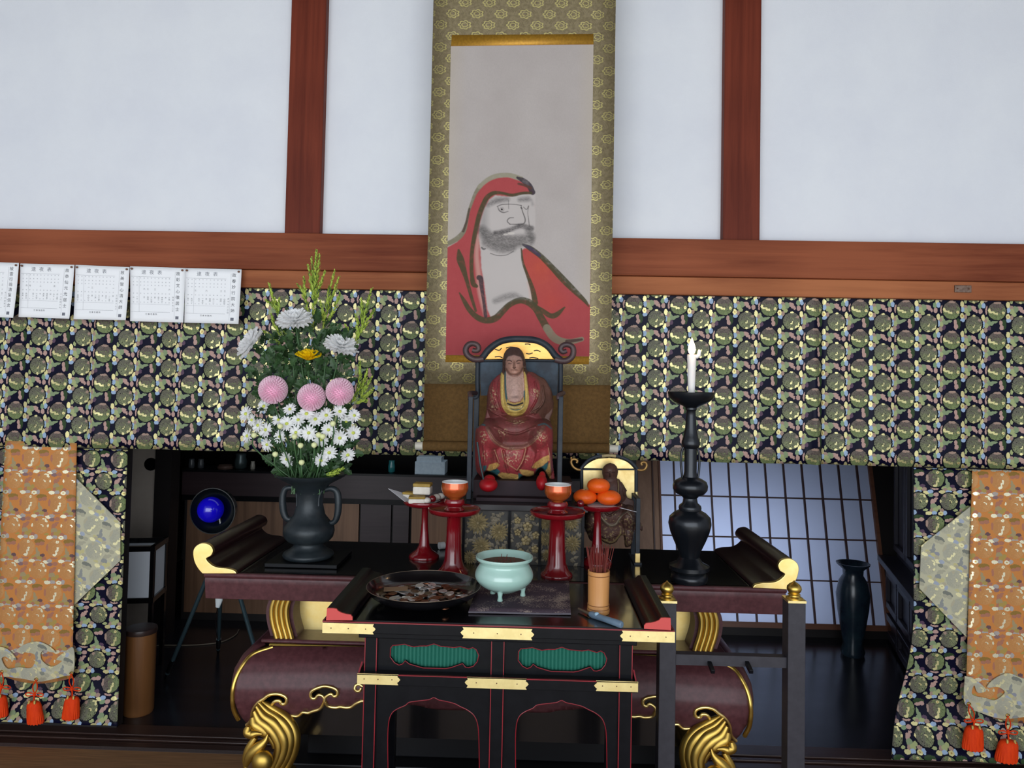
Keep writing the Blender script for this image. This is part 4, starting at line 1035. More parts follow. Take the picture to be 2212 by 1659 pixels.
# lower body: bellied shell with cloud-cut lower edge
PY = [1390, 1397, 1410, 1430, 1455, 1487, 1515, 1545, 1570, 1600, 1640]
YP = [2.205, 2.195, 2.175, 2.152, 2.135, 2.122, 2.125, 2.14, 2.16, 2.20, 2.26]
def Yp(py): return float(np.interp(py, PY, YP))
def hwp(py):
    sil = [(1386, 571), (1404, 541), (1429, 516), (1455, 501), (1487, 494), (1515, 497), (1543, 508), (1566, 531), (1600, 570), (1640, 620)]
    px = np.interp(py, [a for a, b in sil], [b for a, b in sil])
    return XC - X(px + 12, py, Yp(py))
def S3(px, py, lift=0.0):
    p = P(px, py, Yp(py)); return Vector((p.x, p.y - lift, p.z))
z6 = lambda pts: [(440 + a / 3.959, 1240 + c / 3.959) for a, c in pts]
scal = [(372, 1285), (395, 1262), (415, 1230), (420, 1180), (440, 1130), (480, 1085), (520, 1060), (560, 1030), (610, 1018), (660, 1022), (700, 1040), (715, 1065), (710, 1095), (685, 1105), (665, 1095), (655, 1078), (620, 1078), (595, 1100), (590, 1130), (605, 1165), (640, 1190),
        (690, 1200), (760, 1205), (805, 1208), (830, 1195), (855, 1175), (900, 1180), (940, 1165), (990, 1150), (1020, 1120), (1035, 1085)]
scal2 = [(1046, 1085), (1060, 1115), (1090, 1130), (1140, 1135), (1175, 1128), (1220, 1135), (1265, 1130), (1300, 1105), (1340, 1085), (1370, 1078), (1480, 1085), (1560, 1100), (1640, 1092), (1740, 1108), (1850, 1120), (2000, 1150), (2494, 1162)]
s1 = smooth_path(z6(scal), 3); s2 = smooth_path(z6(scal2), 3)
topedge = [(1070, 1404), (900, 1400), (700, 1398), (571 + 12, 1397)]
leftedge = [(a + 12, c) for a, c in smooth_path([(571, 1397), (541, 1406), (516, 1429), (501, 1455), (494, 1487), (497, 1515), (508, 1543), (522, 1560)], 4)]
outl = topedge[:-1] + leftedge + s1 + s2
outl = outl[:-1] + [(1070, 1533)]
hole = smooth_path(z6([(1040, 1048), (1055, 1028), (1095, 1012), (1118, 1032), (1140, 1020), (1142, 1000), (1120, 980), (1088, 966), (1040, 960), (1000, 968), (965, 983), (932, 1005), (926, 1032), (940, 1048), (958, 1045), (985, 1022), (1015, 1030), (1034, 1045)]), 3)[:-1]
def inpoly(x, y, pts):
    c = False; n = len(pts)
    for i in range(n):
        x1, y1 = pts[i]; x2, y2 = pts[(i + 1) % n]
        if (y1 > y) != (y2 > y) and x < (x2 - x1) * (y - y1) / (y2 - y1) + x1: c = not c
    return c
V2 = [Vector(p) for p in outl] + [Vector(p) for p in hole]; n1_, n2_ = len(outl), len(hole)
E2 = [(i, (i + 1) % n1_) for i in range(n1_)] + [(n1_ + i, n1_ + (i + 1) % n2_) for i in range(n2_)]
for gy in np.arange(1400, 1560, 7.0):
    for gx in np.arange(500, 1068, 14.0):
        if inpoly(gx, gy, outl) and not inpoly(gx, gy, hole): V2.append(Vector((gx, gy)))
R2 = delaunay_2d_cdt(V2, E2, [], 0, 1e-5)
tris = [f for f in R2[2] if (lambda c: inpoly(c[0], c[1], outl) and not inpoly(c[0], c[1], hole))((sum(R2[0][i].x for i in f) / len(f), sum(R2[0][i].y for i in f) / len(f)))]
half = [S3(v.x, v.y) for v in R2[0]]
mb = MB(); mb.add(half, [tuple(f) for f in tris]); mb.add([Vector((mx_(p.x), p.y, p.z)) for p in half], [tuple(reversed(f)) for f in tris])
mb.build('cloud_cut_apron', M_brownlac, altar, smooth=70, solid=0.008, label='bellied maroon apron with a cloud-cut lower edge')
# sides of the belly
for s in (0, 1):
    def sidef(u, v):
        py = 1392 + (1640 - 1392) * v; h = hwp(py) + 0.001; y0 = Yp(py); y = y0 + u * (2.55 - y0)
        x = XC - h - 0.022 * (1 - (1 - min(1, u / 0.12)) ** 2) ; z = P(520, py, y0).z
        return (mx_(x) if s else x, y + 0.004, z)
    MB().grid(sidef, 14, 20).build('side_panel', M_brownlac, altar, smooth=60, solid=0.006)
    cur = [S3(a, c, 0.003) for a, c in smooth_path([(590, 1397), (548, 1412), (523, 1440), (508, 1472), (503, 1503), (506, 1532), (516, 1553)], 5)]
    if s: cur = [Vector((mx_(p.x), p.y, p.z)) for p in cur]
    MB().tube(cur, 0.0065, 8).build('gold_rim', M_gold, altar, smooth=50)
    for seg in (s1, s2[:30], ):
        q = [S3(a, c, 0.005) for a, c in seg]
        if s: q = [Vector((mx_(p.x), p.y, p.z)) for p in q]
        MB().tube(q, 0.0048, 8).build('gold_cloud_line', M_goldleaf, altar, smooth=60)
    q = [S3(a, c, 0.005) for a, c in smooth_path(z6([(1040, 1085), (1044, 1055), (1060, 1035), (1095, 1018), (1115, 1038), (1145, 1030), (1150, 1000), (1130, 975), (1090, 960), (1040, 952), (1000, 960), (960, 975), (925, 1000), (918, 1030), (932, 1055), (960, 1055), (985, 1028), (1015, 1033), (1034, 1055), (1040, 1085)]), 4)]
    if s: q = [Vector((mx_(p.x), p.y, p.z)) for p in q]
    MB().tube(q, 0.0046, 8).build('gold_cloud_line', M_goldleaf, altar, smooth=60)
    q = [S3(a, c, 0.005) for a, c in smooth_path(z6([(1365, 955), (1335, 938), (1305, 945), (1296, 975), (1315, 995), (1340, 990), (1350, 970)]), 4)]
    if s: q = [Vector((mx_(p.x), p.y, p.z)) for p in q]
    MB().tube(q, 0.0044, 8).build('gold_cloud_line', M_goldleaf, altar, smooth=60)
xprism(MB(), [(2.19, Z(1070, 1392, 2.2)), (2.185, Z(1070, 1399, 2.19)), (2.19, Z(1070, 1406, 2.18)), (2.26, Z(1070, 1406, 2.18)), (2.3, Z(1070, 1392, 2.2))], XC - hwp(1394) - 0.004, XC + hwp(1394) + 0.004).build('shoulder_moulding', M_brownlac, altar, bevel=0.002)
MB().box(XC - 0.62, XC + 0.62, 2.24, 2.56, Z(1070, 1600, 2.24), Z(1070, 1398, 2.24)).build('core', M_black, altar)
# stepped black plinth beneath
for j, (h0, h1, y, hw_) in enumerate(((0.0, 0.10, 2.30, 0.74), (0.10, 0.19, 2.36, 0.66), (0.19, 0.27, 2.42, 0.60))):
    MB().box(XC - hw_, XC + hw_, y, 2.56, h0 + 0.079, h1 + 0.079).build('plinth_step', M_plinth, altar, bevel=0.004)
MB().box(XC - 0.55, XC + 0.55, 2.46, 2.56, 0.31, 0.56).build('back_board', M_plinth, altar)
# gold cat-legs
for s in (0, 1):
    def Q(pts, Y=2.11, zoff=None):
        out = []
        for t_ in smooth_path([(440 + a / 3.959, 1240 + c / 3.959, *(r,)) for a, c, r in pts], 5):
            p = P(t_[0], t_[1], Y); out.append((Vector((mx_(p.x) if s else p.x, p.y, p.z)), sz(t_[2] / 3.959, Y)))
        return out
    def rib(mb, pts, Y=2.11):
        q = Q(pts, Y); mb.tube([a for a, _ in q], [b for _, b in q], 12); return mb
    lg = MB()
    rib(lg, [(495, 1090, 13), (560, 1130, 31), (640, 1185, 39), (705, 1235, 42), (760, 1310, 45), (782, 1400, 48), (768, 1500, 48), (730, 1590, 48), (660, 1700, 48), (600, 1800, 42)], 2.125)
    rib(lg, [(470, 1100, 13), (540, 1170, 31), (620, 1225, 42), (680, 1280, 48), (725, 1350, 48), (738, 1430, 48), (718, 1520, 48), (680, 1600, 48), (600, 1720, 48)], 2.115)
    rib(lg, [(450, 1130, 16), (510, 1210, 37), (590, 1265, 48), (645, 1330, 48), (682, 1400, 48), (690, 1470, 45), (668, 1550, 45), (630, 1620, 45), (560, 1720, 48)], 2.105)
    rib(lg, [(432, 1170, 22), (475, 1250, 42), (545, 1305, 48), (600, 1370, 45), (634, 1440, 39), (640, 1500, 37), (615, 1580, 37), (585, 1650, 37)], 2.098)
    rib(lg, [(420, 1220, 22), (440, 1280, 48), (500, 1330, 48), (556, 1385, 33), (590, 1440, 22), (600, 1490, 13)], 2.095)
    L = lg.build('leg', M_gold_foot, altar, smooth=60, label='carved gold scrolling foot')
    rib(MB(), [(385, 1300, 20), (378, 1345, 42), (410, 1368, 40), (450, 1362, 26), (500, 1368, 10)], 2.08).build('leg_bud', M_gold_foot, L, smooth=60)
    rib(MB(), [(548, 1372, 6), (530, 1420, 24), (485, 1470, 44), (430, 1520, 48), (385, 1575, 38), (358, 1640, 20)], 2.075).build('leg_leaf', M_gold_foot, L, smooth=60)
    rib(MB(), [(445, 1395, 22), (410, 1450, 30), (375, 1510, 30), (352, 1580, 22), (360, 1650, 20)], 2.085).build('leg_leaf', M_gold_foot, L, smooth=60)
    c = Q([(503, 1602, 88), (503, 1603, 88)], 2.065)[0]
    MB().ball(c[0], c[1], c[1] * .8, c[1] * 1.05, 24, 16).build('leg_ball', M_gold_foot, L, smooth=80)
    # hidden lower part down to the floor
    p0 = Q([(640, 1690, 60), (640, 1691, 60)], 2.12)[0][0]
    MB().lathe([(0.05, 0), (0.078, 0.012), (0.082, 0.03), (0.06, 0.055), (0.038, 0.09), (0.034, 0.15), (0.042, (p0.z - 0.079) * .6), (0.058, (p0.z - 0.079) * .85), (0.05, p0.z - 0.079)], (p0.x, 2.12, 0.079), 20).build('leg_base', M_gold_foot, L, smooth=60)

# ------------------------------------------------------------ small black table in front
tb = thing('offering_table', 'small black lacquer table with red lines and gold plates, front centre', 'table', (-0.065, 1.88, 0.079))
TZ = 0.934
TX0, TX1 = -0.464, 0.334
TC = (TX0 + TX1) / 2
MB().box(TX0, TX1, 1.70, 2.07, TZ - 0.026, TZ - 0.001).build('table_top', M_black_satin, tb, bevel=0.0015)
MB().box(TX0 + 0.012, TX1 - 0.012, 1.712, 2.065, TZ - 0.001, TZ).build('top_panel', M_black, tb, label='mirror-black top panel')
m_ = MB(); m_.box(TX0, TX1, 1.6985, 1.7025, TZ - 0.002, TZ + 0.0005); m_.box(TX0 - 0.001, TX0 + 0.003, 1.70, 2.07, TZ - 0.003, TZ + 0.001); m_.box(TX1 - 0.003, TX1 + 0.001, 1.70, 2.07, TZ - 0.003, TZ + 0.001)
m_.build('red_edge_line', M_redline, tb)
xs = lambda px, Y=1.73: X(px, 1430, Y)
zf = lambda py, Y=1.73: Z(1070, py, Y)
z_a, z_b, z_c, z_d = TZ - 0.027, TZ - 0.043, Z(1075, 1461, 1.725), Z(1075, 1484, 1.725)
bx0, bx1 = xs(773, 1.72), xs(1376, 1.72)
MB().box(bx0, bx1, 1.72, 2.05, z_b, z_a).build('under_moulding', M_black_satin, tb, bevel=0.002)
lx0, lx1 = xs(787), xs(1366)
posts = [(787, 812), (1061, 1088), (1339, 1366)]
for i, (a, c) in enumerate(posts):
    for y0, y1 in ((1.735, 1.762), (2.01, 2.037)):
        if i == 1 and y0 > 2: continue
        MB().box(xs(a), xs(c), y0, y1, 0.079, z_b).build('leg', M_black_satin, tb, bevel=0.001)
    m_ = MB()
    for e in ((a, c) if i != 0 else (a, c)):
        m_.box(xs(e) - 0.001, xs(e) + 0.001, 1.7335, 1.7375, 0.079, z_b)
    m_.build('red_line', M_redline, tb)
# frieze boards with pierced green openings
M_green = mat('green_pleated_backing', (30, 98, 82), 0.6, spec=0.3)
def cut_board(name, x0p, x1p, z_bot, z_top, hole_px, Yb, th=0.008):
    """front board with a shaped opening (hole in pixel coordinates at depth Yb)"""
    hp = [(P(a, c, Yb).x, P(a, c, Yb).z) for a, c in hole_px]
    ol_ = [(x0p, z_bot), (x1p, z_bot), (x1p, z_top), (x0p, z_top)]
    Vv = [Vector(p) for p in ol_] + [Vector(p) for p in hp]; n = len(hp)
    Ee = [(0, 1), (1, 2), (2, 3), (3, 0)] + [(4 + i, 4 + (i + 1) % n) for i in range(n)]
    R_ = delaunay_2d_cdt(Vv, Ee, [], 0, 1e-6)
    T = [f for f in R_[2] if not inpoly(sum(R_[0][i].x for i in f) / 3, sum(R_[0][i].y for i in f) / 3, hp) and z_bot - 1e-6 < sum(R_[0][i].y for i in f) / 3 < z_top + 1e-6]
    o = MB().add([(p.x, Yb + th / 2, p.y) for p in R_[0]], [tuple(f) for f in T]).build(name, M_black_satin, tb, solid=th)
    rim = [Vector((x, Yb - 0.001, z)) for x, z in hp]
    MB().tube(rim + [rim[0]], 0.0011, 6).build('red_opening_line', M_redline, o)
    return hp
z7 = lambda pts: [(740 + a / 2.989, 1300 + c / 2.989) for a, c in pts]
op = [(310, 300), (325, 280), (360, 278), (400, 272), (430, 282), (460, 290), (500, 284), (545, 284), (590, 270), (635, 286), (680, 290), (720, 294), (760, 288), (790, 296), (815, 304), (840, 294), (862, 306), (880, 345), (870, 385), (845, 415), (815, 424), (795, 422), (775, 398), (740, 410), (700, 424), (665, 430), (520, 426), (480, 415), (430, 400), (405, 380), (388, 400), (365, 408), (335, 392), (308, 355)]
for dx, dy, x0p, x1p in ((0, 0, 813, 1060), (826, 22, 1089, 1338)):
    h_ = cut_board('frieze_panel', xs(x0p, 1.742), xs(x1p, 1.742), z_c, z_b, z7([(a + dx, c + dy) for a, c in op]), 1.742)
    xa, xb = min(p[0] for p in h_) - 0.004, max(p[0] for p in h_) + 0.004; zz0, zz1 = min(p[1] for p in h_) - 0.004, max(p[1] for p in h_) + 0.004
    N_ = 24
    pl_ = MB().grid(lambda u, v: (xa + (xb - xa) * u, 1.757 - 0.0035 * abs(math.sin(u * N_ * PI)), zz0 + (zz1 - zz0) * v), N_ * 6, 1)
    pl_.build('pleated_backing', M_green, tb, label='green pleated backing behind the opening')
MB().box(xs(790), xs(1364), 1.765, 1.772, z_c, z_b).build('frieze_back', M_black, tb)
# middle rail with plates
rx0, rx1 = xs(772, 1.715), xs(1378, 1.715)
MB().box(rx0, rx1, 1.715, 2.045, z_d, z_c).build('middle_rail', M_black_satin, tb, bevel=0.001)
m_ = MB(); m_.box(rx0, rx1, 1.7125, 1.718, z_c - 0.001, z_c + 0.001); m_.build('red_edge_line', M_redline, tb)
for a, c in ((773, 776), (1374, 1377)):
    x = xs((a + c) / 2, 1.715); MB().tube([(x, 1.72, z_c), (x + (0.004 if a < 1000 else -0.004), 1.735, z_c + 0.02)], 0.002, 6).build('red_corner_line', M_redline, tb)
# lower boards with ogee arches
arch = smooth_path([(295, 1140), (292, 900), (298, 780), (318, 720), (355, 690), (405, 668), (430, 648), (480, 640), (530, 634), (560, 630), (590, 618), (620, 632), (660, 640), (720, 655), (760, 675), (810, 700), (850, 735), (872, 790), (880, 880), (884, 1140)], 4)
for dx, dy, x0p, x1p in ((0, 0, 813, 1060), (824, 18, 1089, 1338)):
    hpx = z7([(a + dx, c + dy) for a, c in arch])
    hpx = [(a, 2600 if c > 1675 else c) for a, c in hpx]
    xA, xB = xs(x0p, 1.742), xs(x1p, 1.742)
    hp = [(P(a, min(c, 1700), 1.742).x, P(a, c, 1.742).z if c < 1700 else 0.06) for a, c in hpx]
    ol_ = [(xA, 0.05), (hp[0][0], 0.05)] + hp + [(hp[-1][0], 0.05), (xB, 0.05), (xB, z_d), (xA, z_d)]
    R_ = delaunay_2d_cdt([Vector(p) for p in ol_], [], [list(range(len(ol_)))], 1, 1e-6)
    o = MB().add([(p.x, 1.746, p.y) for p in R_[0]], [tuple(f) for f in R_[2]]).build('arched_board', M_black_satin, tb, solid=0.008)
    MB().tube([Vector((x, 1.7412, z)) for x, z in hp], 0.0011, 6).build('red_opening_line', M_redline, o)
for x in (lx0, lx1 - 0.01): MB().box(x, x + 0.01, 1.762, 2.01, 0.05, z_b).build('side_board', M_black_satin, tb)
# gold plates
def plate(px0, px1, py0, py1, Y, l_end, r_end, nails=3):
    """brass plate with notched ends"""
    a, b_ = P(px0, (py0 + py1) / 2, Y), P(px1, (py0 + py1) / 2, Y); z0, z1 = P((px0 + px1) / 2, py1, Y).z, P((px0 + px1) / 2, py0, Y).z
    h = z1 - z0; n = h * 0.16
    L_ = [(a.x + n * .3, z0), (a.x + n * 1.0, z0 + h * .22), (a.x, z0 + h * .34), (a.x - n * .8, z0 + h * .5), (a.x, z0 + h * .66), (a.x + n * 1.0, z0 + h * .78), (a.x + n * .3, z1)] if l_end else [(a.x, z0), (a.x, z1)]
    R__ = [(b_.x - n * .3, z1), (b_.x - n * 1.0, z0 + h * .78), (b_.x, z0 + h * .66), (b_.x + n * .8, z0 + h * .5), (b_.x, z0 + h * .34), (b_.x - n * 1.0, z0 + h * .22), (b_.x - n * .3, z0)] if r_end else [(b_.x, z1), (b_.x, z0)]
    o = MB().prism(L_ + R__, Y - 0.0025, Y - 0.0002).build('gold_plate', M_brass, tb)
    for i in range(nails):
        x = a.x + (b_.x - a.x) * (i + .5) / nails
        MB().ball((x, Y - 0.0028, (z0 + z1) / 2), 0.0014, n=8, m=6).build('nail', M_pin, o)
for (a, c, t0, t1, l, r) in ((697, 809, 1346, 1368, 0, 1), (998, 1151, 1356, 1380, 1, 1), (1342, 1457.5, 1363, 1386, 1, 0)): plate(a, c, t0, t1, 1.70, l, r)
for (a, c, t0, t1, l, r) in ((772, 862, 1455, 1478, 0, 1), (1007, 1139, 1463.5, 1487, 1, 1), (1286, 1378, 1470.5, 1493, 1, 0)): plate(a, c, t0, t1, 1.715, l, r)
# end boards: black, with red shaped front faces
for s in (0, 1):
    e_ = [(704, 1338), (706, 1312), (718, 1312), (726, 1313), (730, 1318), (738, 1322), (747, 1324.5), (757, 1326), (761, 1331), (761, 1338)]
    q = [(P(a, c, 1.70).x, P(a, c, 1.70).z) for a, c in e_]; zb__ = q[0][1]; q = [(x, z - zb__ + TZ + 0.001) for x, z in q]
    if s: q = [(2 * TC - x, z) for x, z in q]
    MB().prism(q, 1.706, 2.062).build('end_board', M_black_satin, tb, smooth=50)
    MB().prism(q, 1.7015, 1.706).build('end_face', M_redmatt, tb, label='vermilion shaped front of the end board')

# ------------------------------------------------------------ black post stand with gold finials at right
rk = thing('post_stand', 'black stand of two square posts with gold finials and a pegged rail, at right', 'stand', (X(1580, 1500, 1.93), 1.93, 0.079))
M_rack = mat('grey_black_stand', (42, 40, 47), 0.5, spec=0.4, var=(50, 48, 55), vscale=(50, 50, 50))
Yr = 1.93
for (a, c, top) in ((1424, 1460, 1303), (1702, 1740, 1303)):
    x0, x1 = X(a, 1450, Yr), X(c, 1450, Yr); zt_ = Z((a + c) / 2, top, Yr)
    MB().box(x0, x1, Yr, Yr + 0.045, 0.079, zt_).build('post', M_rack, rk, bevel=0.0015)
    cp = MB().box(x0 - 0.001, x1 + 0.001, Yr - 0.002, Yr + 0.047, zt_, zt_ + 0.006).build('post_cap', M_brass, rk)
    r_ = (x1 - x0) / 2; h = sz(38, Yr)
    MB().lathe([(r_ * .95, 0), (r_ * .95, h * .05), (r_ * .62, h * .12), (r_ * .60, h * .18), (r_ * .72, h * .22), (r_ * .62, h * .27), (r_ * .55, h * .30), (r_ * .72, h * .38), (r_ * .84, h * .52), (r_ * .80, h * .66), (r_ * .55, h * .80), (r_ * .22, h * .90), (0.0005, h)],
               ((x0 + x1) / 2, Yr + 0.022, zt_ + 0.006), 28).build('finial', M_gold, rk, smooth=60)
xa, xb = X(1460, 1430, Yr), X(1702, 1430, Yr); zr0, zr1 = Z(1580, 1443, Yr), Z(1580, 1420, Yr)
MB().box(xa, xb, Yr + 0.010, Yr + 0.034, zr0, zr1).build('rail', M_rack, rk)
MB().box(xa, xb, Yr + 0.010, Yr + 0.034, 0.10, 0.13).build('rail', M_rack, rk)
for px in (1530, 1611):
    p = P(px, 1432, Yr + 0.01)
    MB().obox((p.x + 0.003, Yr - 0.008, p.z - 0.004), (0.005, 0, 0), (0, 0.02, 0.004), (0, -0.001, 0.005)).build('peg', M_black_satin, rk, bevel=0.001)
for (a, c) in ((1424, 1460), (1702, 1740)):
    MB().box(X(a, 1450, Yr) - 0.004, X(c, 1450, Yr) + 0.004, Yr - 0.07, Yr + 0.14, 0.079, 0.085).build('foot', M_rack, rk, bevel=0.004)
# ------------------------------------------------------------ helpers for turned things
def lathe_px(px, Y, rows, zbase=None, pbase=None):
    """rows (py, r_px) -> lathe profile about the vertical through px at depth Y; shifted so that its foot is at zbase"""
    pr = [(sz(r, Y), Z(px, py, Y)) for py, r in rows]
    d = 0 if zbase is None else zbase - min(z for _, z in pr)
    return [(r, z + d) for r, z in pr], X(px, (rows[0][0] + rows[-1][0]) / 2, Y)
def smooth_prof(rows, k=4): return [tuple(p) for p in smooth_path(rows, k)]

# ---- bronze vase on a black board
M_bronze = mat('grey_green_bronze', (28, 35, 40), 0.42, spec=0.4, metal=0.2, var=(44, 51, 55), vscale=(14, 14, 14), bump=0.12, bscale=90)
Yv = 2.31
bp_ = P(664, 1208, Yv)
bd = thing('black_board', 'thin square black board under the bronze flower vase', 'board', (bp_.x, Yv, ZT))
MB().box(bp_.x - 0.105, bp_.x + 0.115, Yv - 0.085, Yv + 0.10, ZT + 0.001, ZT + 0.013).build('board', M_black_satin, bd, bevel=0.002)
rows = [(1204, 50), (1198, 54), (1193, 52), (1186, 40), (1178, 31), (1172, 32), (1168, 44), (1160, 51), (1148, 54), (1138, 53), (1126, 44), (1112, 33), (1090, 28), (1068, 29), (1056, 34), (1046, 42), (1040, 52), (1034, 64), (1028, 74), (1024, 76), (1023, 73), (1030, 62), (1042, 38), (1060, 22)]
pr, vx = lathe_px(668, Yv, rows, ZT + 0.014)
vase = thing('bronze_vase', 'dark bronze vase with two loop handles holding the flowers, on black board', 'vase', (vx, Yv, ZT + 0.014))
MB().lathe(pr, (vx, Yv, 0), 48, cap=True).build('body', M_bronze, vase, smooth=60)
zsh = pr[0][1] - Z(668, 1204, Yv)
for sgn in (-1, 1):
    hp = [(636, 1054), (618, 1056), (611, 1072), (611, 1096), (615, 1114), (622, 1122), (632, 1122)] if sgn < 0 else [(698, 1060), (716, 1056), (728, 1064), (731, 1088), (729, 1112), (722, 1128), (706, 1132)]
    h = MB().tube([P(a, c, Yv) + Vector((0, 0, zsh)) for a, c in smooth_path(hp, 5)], [0.007 + 0.004 * math.sin(i / 30 * PI) for i in range(31)], 10)
    h.build('handle', M_bronze, vase, smooth=60)
    MB().tube([P(a, c, Yv - 0.02) + Vector((0, 0, zsh)) for a, c in smooth_path([(640, 1062), (642, 1078), (642, 1094)] if sgn < 0 else [(696, 1060), (689, 1076), (688, 1094)], 5)], 0.0045, 8).build('handle_tongue', M_bronze, vase, smooth=60)

# ---- candlestick, candle, flame
M_iron = mat('blue_black_bronze', (20, 24, 30), 0.28, spec=0.6, metal=0.4, var=(28, 32, 38), vscale=(10, 10, 10), bump=0.05, bscale=120)
Yc = 2.20
rows = [(1247, 36), (1240, 39), (1232, 38), (1227, 32), (1220, 42), (1212, 42), (1205, 28), (1194, 20), (1180, 24), (1160, 33), (1140, 41), (1122, 45), (1108, 43), (1099, 34), (1093, 23), (1088, 24), (1083, 23), (1077, 16), (1067, 14.5), (1061, 20), (1057, 30), (1049, 36), (1040, 37), (1031, 34), (1025, 24), (1021, 15), (1010, 13), (980, 13), (960, 13), (956, 18), (950, 19.5), (944, 19), (935, 15.5), (915, 12), (890, 10), (879, 9.5), (876, 12), (872, 12), (868, 18), (860, 36), (851, 46), (843, 49), (838, 50), (838, 47), (848, 40), (856, 10)]
pr, cx = lathe_px(1491, Yc, rows, ZT)
zsh = pr[0][1] - Z(1491, 1247, Yc)
cs = thing('candlestick', 'tall blue-black bronze candlestick with a wide drip dish on the altar', 'candlestick', (cx, Yc, ZT))
i1 = 34
MB().lathe(pr[:37], (cx, Yc, 0), 40).build('stem', M_iron, cs, smooth=45)
MB().lathe(pr[36:], (cx, Yc, 0), 48, cap=False).build('drip_dish', M_iron, cs, smooth=45)
for sgn in (-1, 1):
    hp = [(1491 + sgn * 12, 952), (1491 + sgn * 18, 966), (1491 + sgn * 20, 985), (1491 + sgn * 19, 1005), (1491 + sgn * 17, 1022)]
    MB().tube([P(a, c, Yc) + Vector((0, 0, zsh)) for a, c in smooth_path(hp, 5)], 0.0035, 8).build('side_loop', M_iron, cs, smooth=60)
cb_ = P(1491, 846, Yc) + Vector((0, 0, zsh)); ct = P(1494, 757, Yc) + Vector((0, 0, zsh)); cb_.x = cx
can = thing('candle', 'lit white candle on the tall black candlestick', 'candle', tuple(cb_))
M_wax = mat('white_wax', (236, 232, 228), 0.45, spec=0.4)
M_wax.node_tree.nodes['Principled BSDF'].inputs['Subsurface Weight'].default_value = 0.3
M_wax.node_tree.nodes['Principled BSDF'].inputs['Subsurface Radius'].default_value = (0.02, 0.012, 0.008)
h = ct.z - cb_.z
MB().lathe([(0.0095, -0.006), (0.0098, 0), (0.0112, h * .4), (0.0128, h * .8), (0.0136, h * .96), (0.0128, h), (0.0105, h - 0.004), (0.003, h - 0.006)], tuple(cb_), 24).build('wax', M_wax, can, smooth=50)
MB().tube([(cb_.x + 0.011, Yc - 0.004, cb_.z + h - 0.008), (cb_.x + 0.020, Yc - 0.005, cb_.z + h - 0.002), (cb_.x + 0.022, Yc - 0.005, cb_.z + h + 0.012), (cb_.x + 0.019, Yc - 0.005, cb_.z + h + 0.014)], [0.006, 0.006, 0.005, 0.002], 8).build('wax_drip', M_wax, can, smooth=60)
MB().tube([(cb_.x, Yc, cb_.z + h - 0.006), (cb_.x + 0.001, Yc, cb_.z + h + 0.010)], 0.001, 6).build('wick', M_black, can)
M_flame = mat('candle_flame', (255, 200, 120), 0.5, emit=(255, 214, 150), estr=14.0)
MB().lathe([(0.0005, -0.002), (0.008, 0.004), (0.0115, 0.014), (0.0095, 0.026), (0.005, 0.038), (0.0005, 0.050)], (cb_.x, Yc, cb_.z + h), 16).build('flame', M_flame, can, smooth=60, label='bright flame')
pl_ = bpy.data.lights.new('candle_light', 'POINT'); pl_.energy = 0.5; pl_.color = (1, 0.6, 0.3); pl_.shadow_soft_size = 0.012
po = bpy.data.objects.new('candle_light', pl_); COL.objects.link(po); po.location = (cb_.x, Yc - 0.015, cb_.z + h + 0.03)

# ---- mat and celadon censer
def onz(px, py, z):
    d = CM3 @ Vector(((px - W / 2) / F, (H / 2 - py) / F + SHY * W / F, -1.0)); return CAMO + d * ((z - 1.5) / d.z)
TT = TZ + 0.0005
m4 = [onz(*k, TT + 0.003) for k in ((1036, 1252), (1229, 1256), (1233, 1326), (1012, 1322))]
mt = thing('purple_mat', 'dusty purple-grey cloth mat under the celadon censer', 'mat', tuple((m4[0] + m4[2]) / 2))
def mf(u, v):
    p = m4[3].lerp(m4[2], u).lerp(m4[0].lerp(m4[1], u), v)
    return (p.x, p.y, TT + 0.0028 + 0.0006 * math.sin(u * 7) * math.sin(v * 5 + 1))
M_mat = bpy.data.materials.new('dusty_mat'); M_mat.use_nodes = True
nt = M_mat.node_tree; b = nt.nodes['Principled BSDF']; b.inputs['Roughness'].default_value = 0.9; b.inputs['Specular IOR Level'].default_value = 0.15
tc = nt.nodes.new('ShaderNodeTexCoord'); n1_ = nt.nodes.new('ShaderNodeTexNoise'); n1_.inputs['Scale'].default_value = 320; n1_.inputs['Detail'].default_value = 3; nt.links.new(tc.outputs['Object'], n1_.inputs['Vector'])
n2_n = nt.nodes.new('ShaderNodeTexNoise'); n2_n.inputs['Scale'].default_value = 14; nt.links.new(tc.outputs['Object'], n2_n.inputs['Vector'])
mm = nt.nodes.new('ShaderNodeMath'); mm.operation = 'ADD'; nt.links.new(n1_.outputs['Fac'], mm.inputs[0]); nt.links.new(n2_n.outputs['Fac'], mm.inputs[1])
r = nt.nodes.new('ShaderNodeValToRGB'); r.color_ramp.elements[0].position = 0.49; r.color_ramp.elements[0].color = rgba((76, 64, 74)); r.color_ramp.elements[1].position = 0.58; r.color_ramp.elements[1].color = rgba((158, 142, 132))
e_ = r.color_ramp.elements.new(0.53); e_.color = rgba((84, 70, 80))
hf = nt.nodes.new('ShaderNodeMath'); hf.operation = 'MULTIPLY'; hf.inputs[1].default_value = 0.5; nt.links.new(mm.outputs[0], hf.inputs[0]); nt.links.new(hf.outputs[0], r.inputs[0]); nt.links.new(r.outputs[0], b.inputs['Base Color'])
MB().grid(mf, 16, 8).build('cloth', M_mat, mt, smooth=60, solid=0.003)
pts = [Vector(mf(i / 20, 0)) for i in range(21)]
MB().tube([p + Vector((0, -0.001, 0)) for p in pts], 0.0022, 6).build('hem', mat('mat_hem', (96, 90, 98), 0.8), mt, smooth=60)
Ye = 1.905
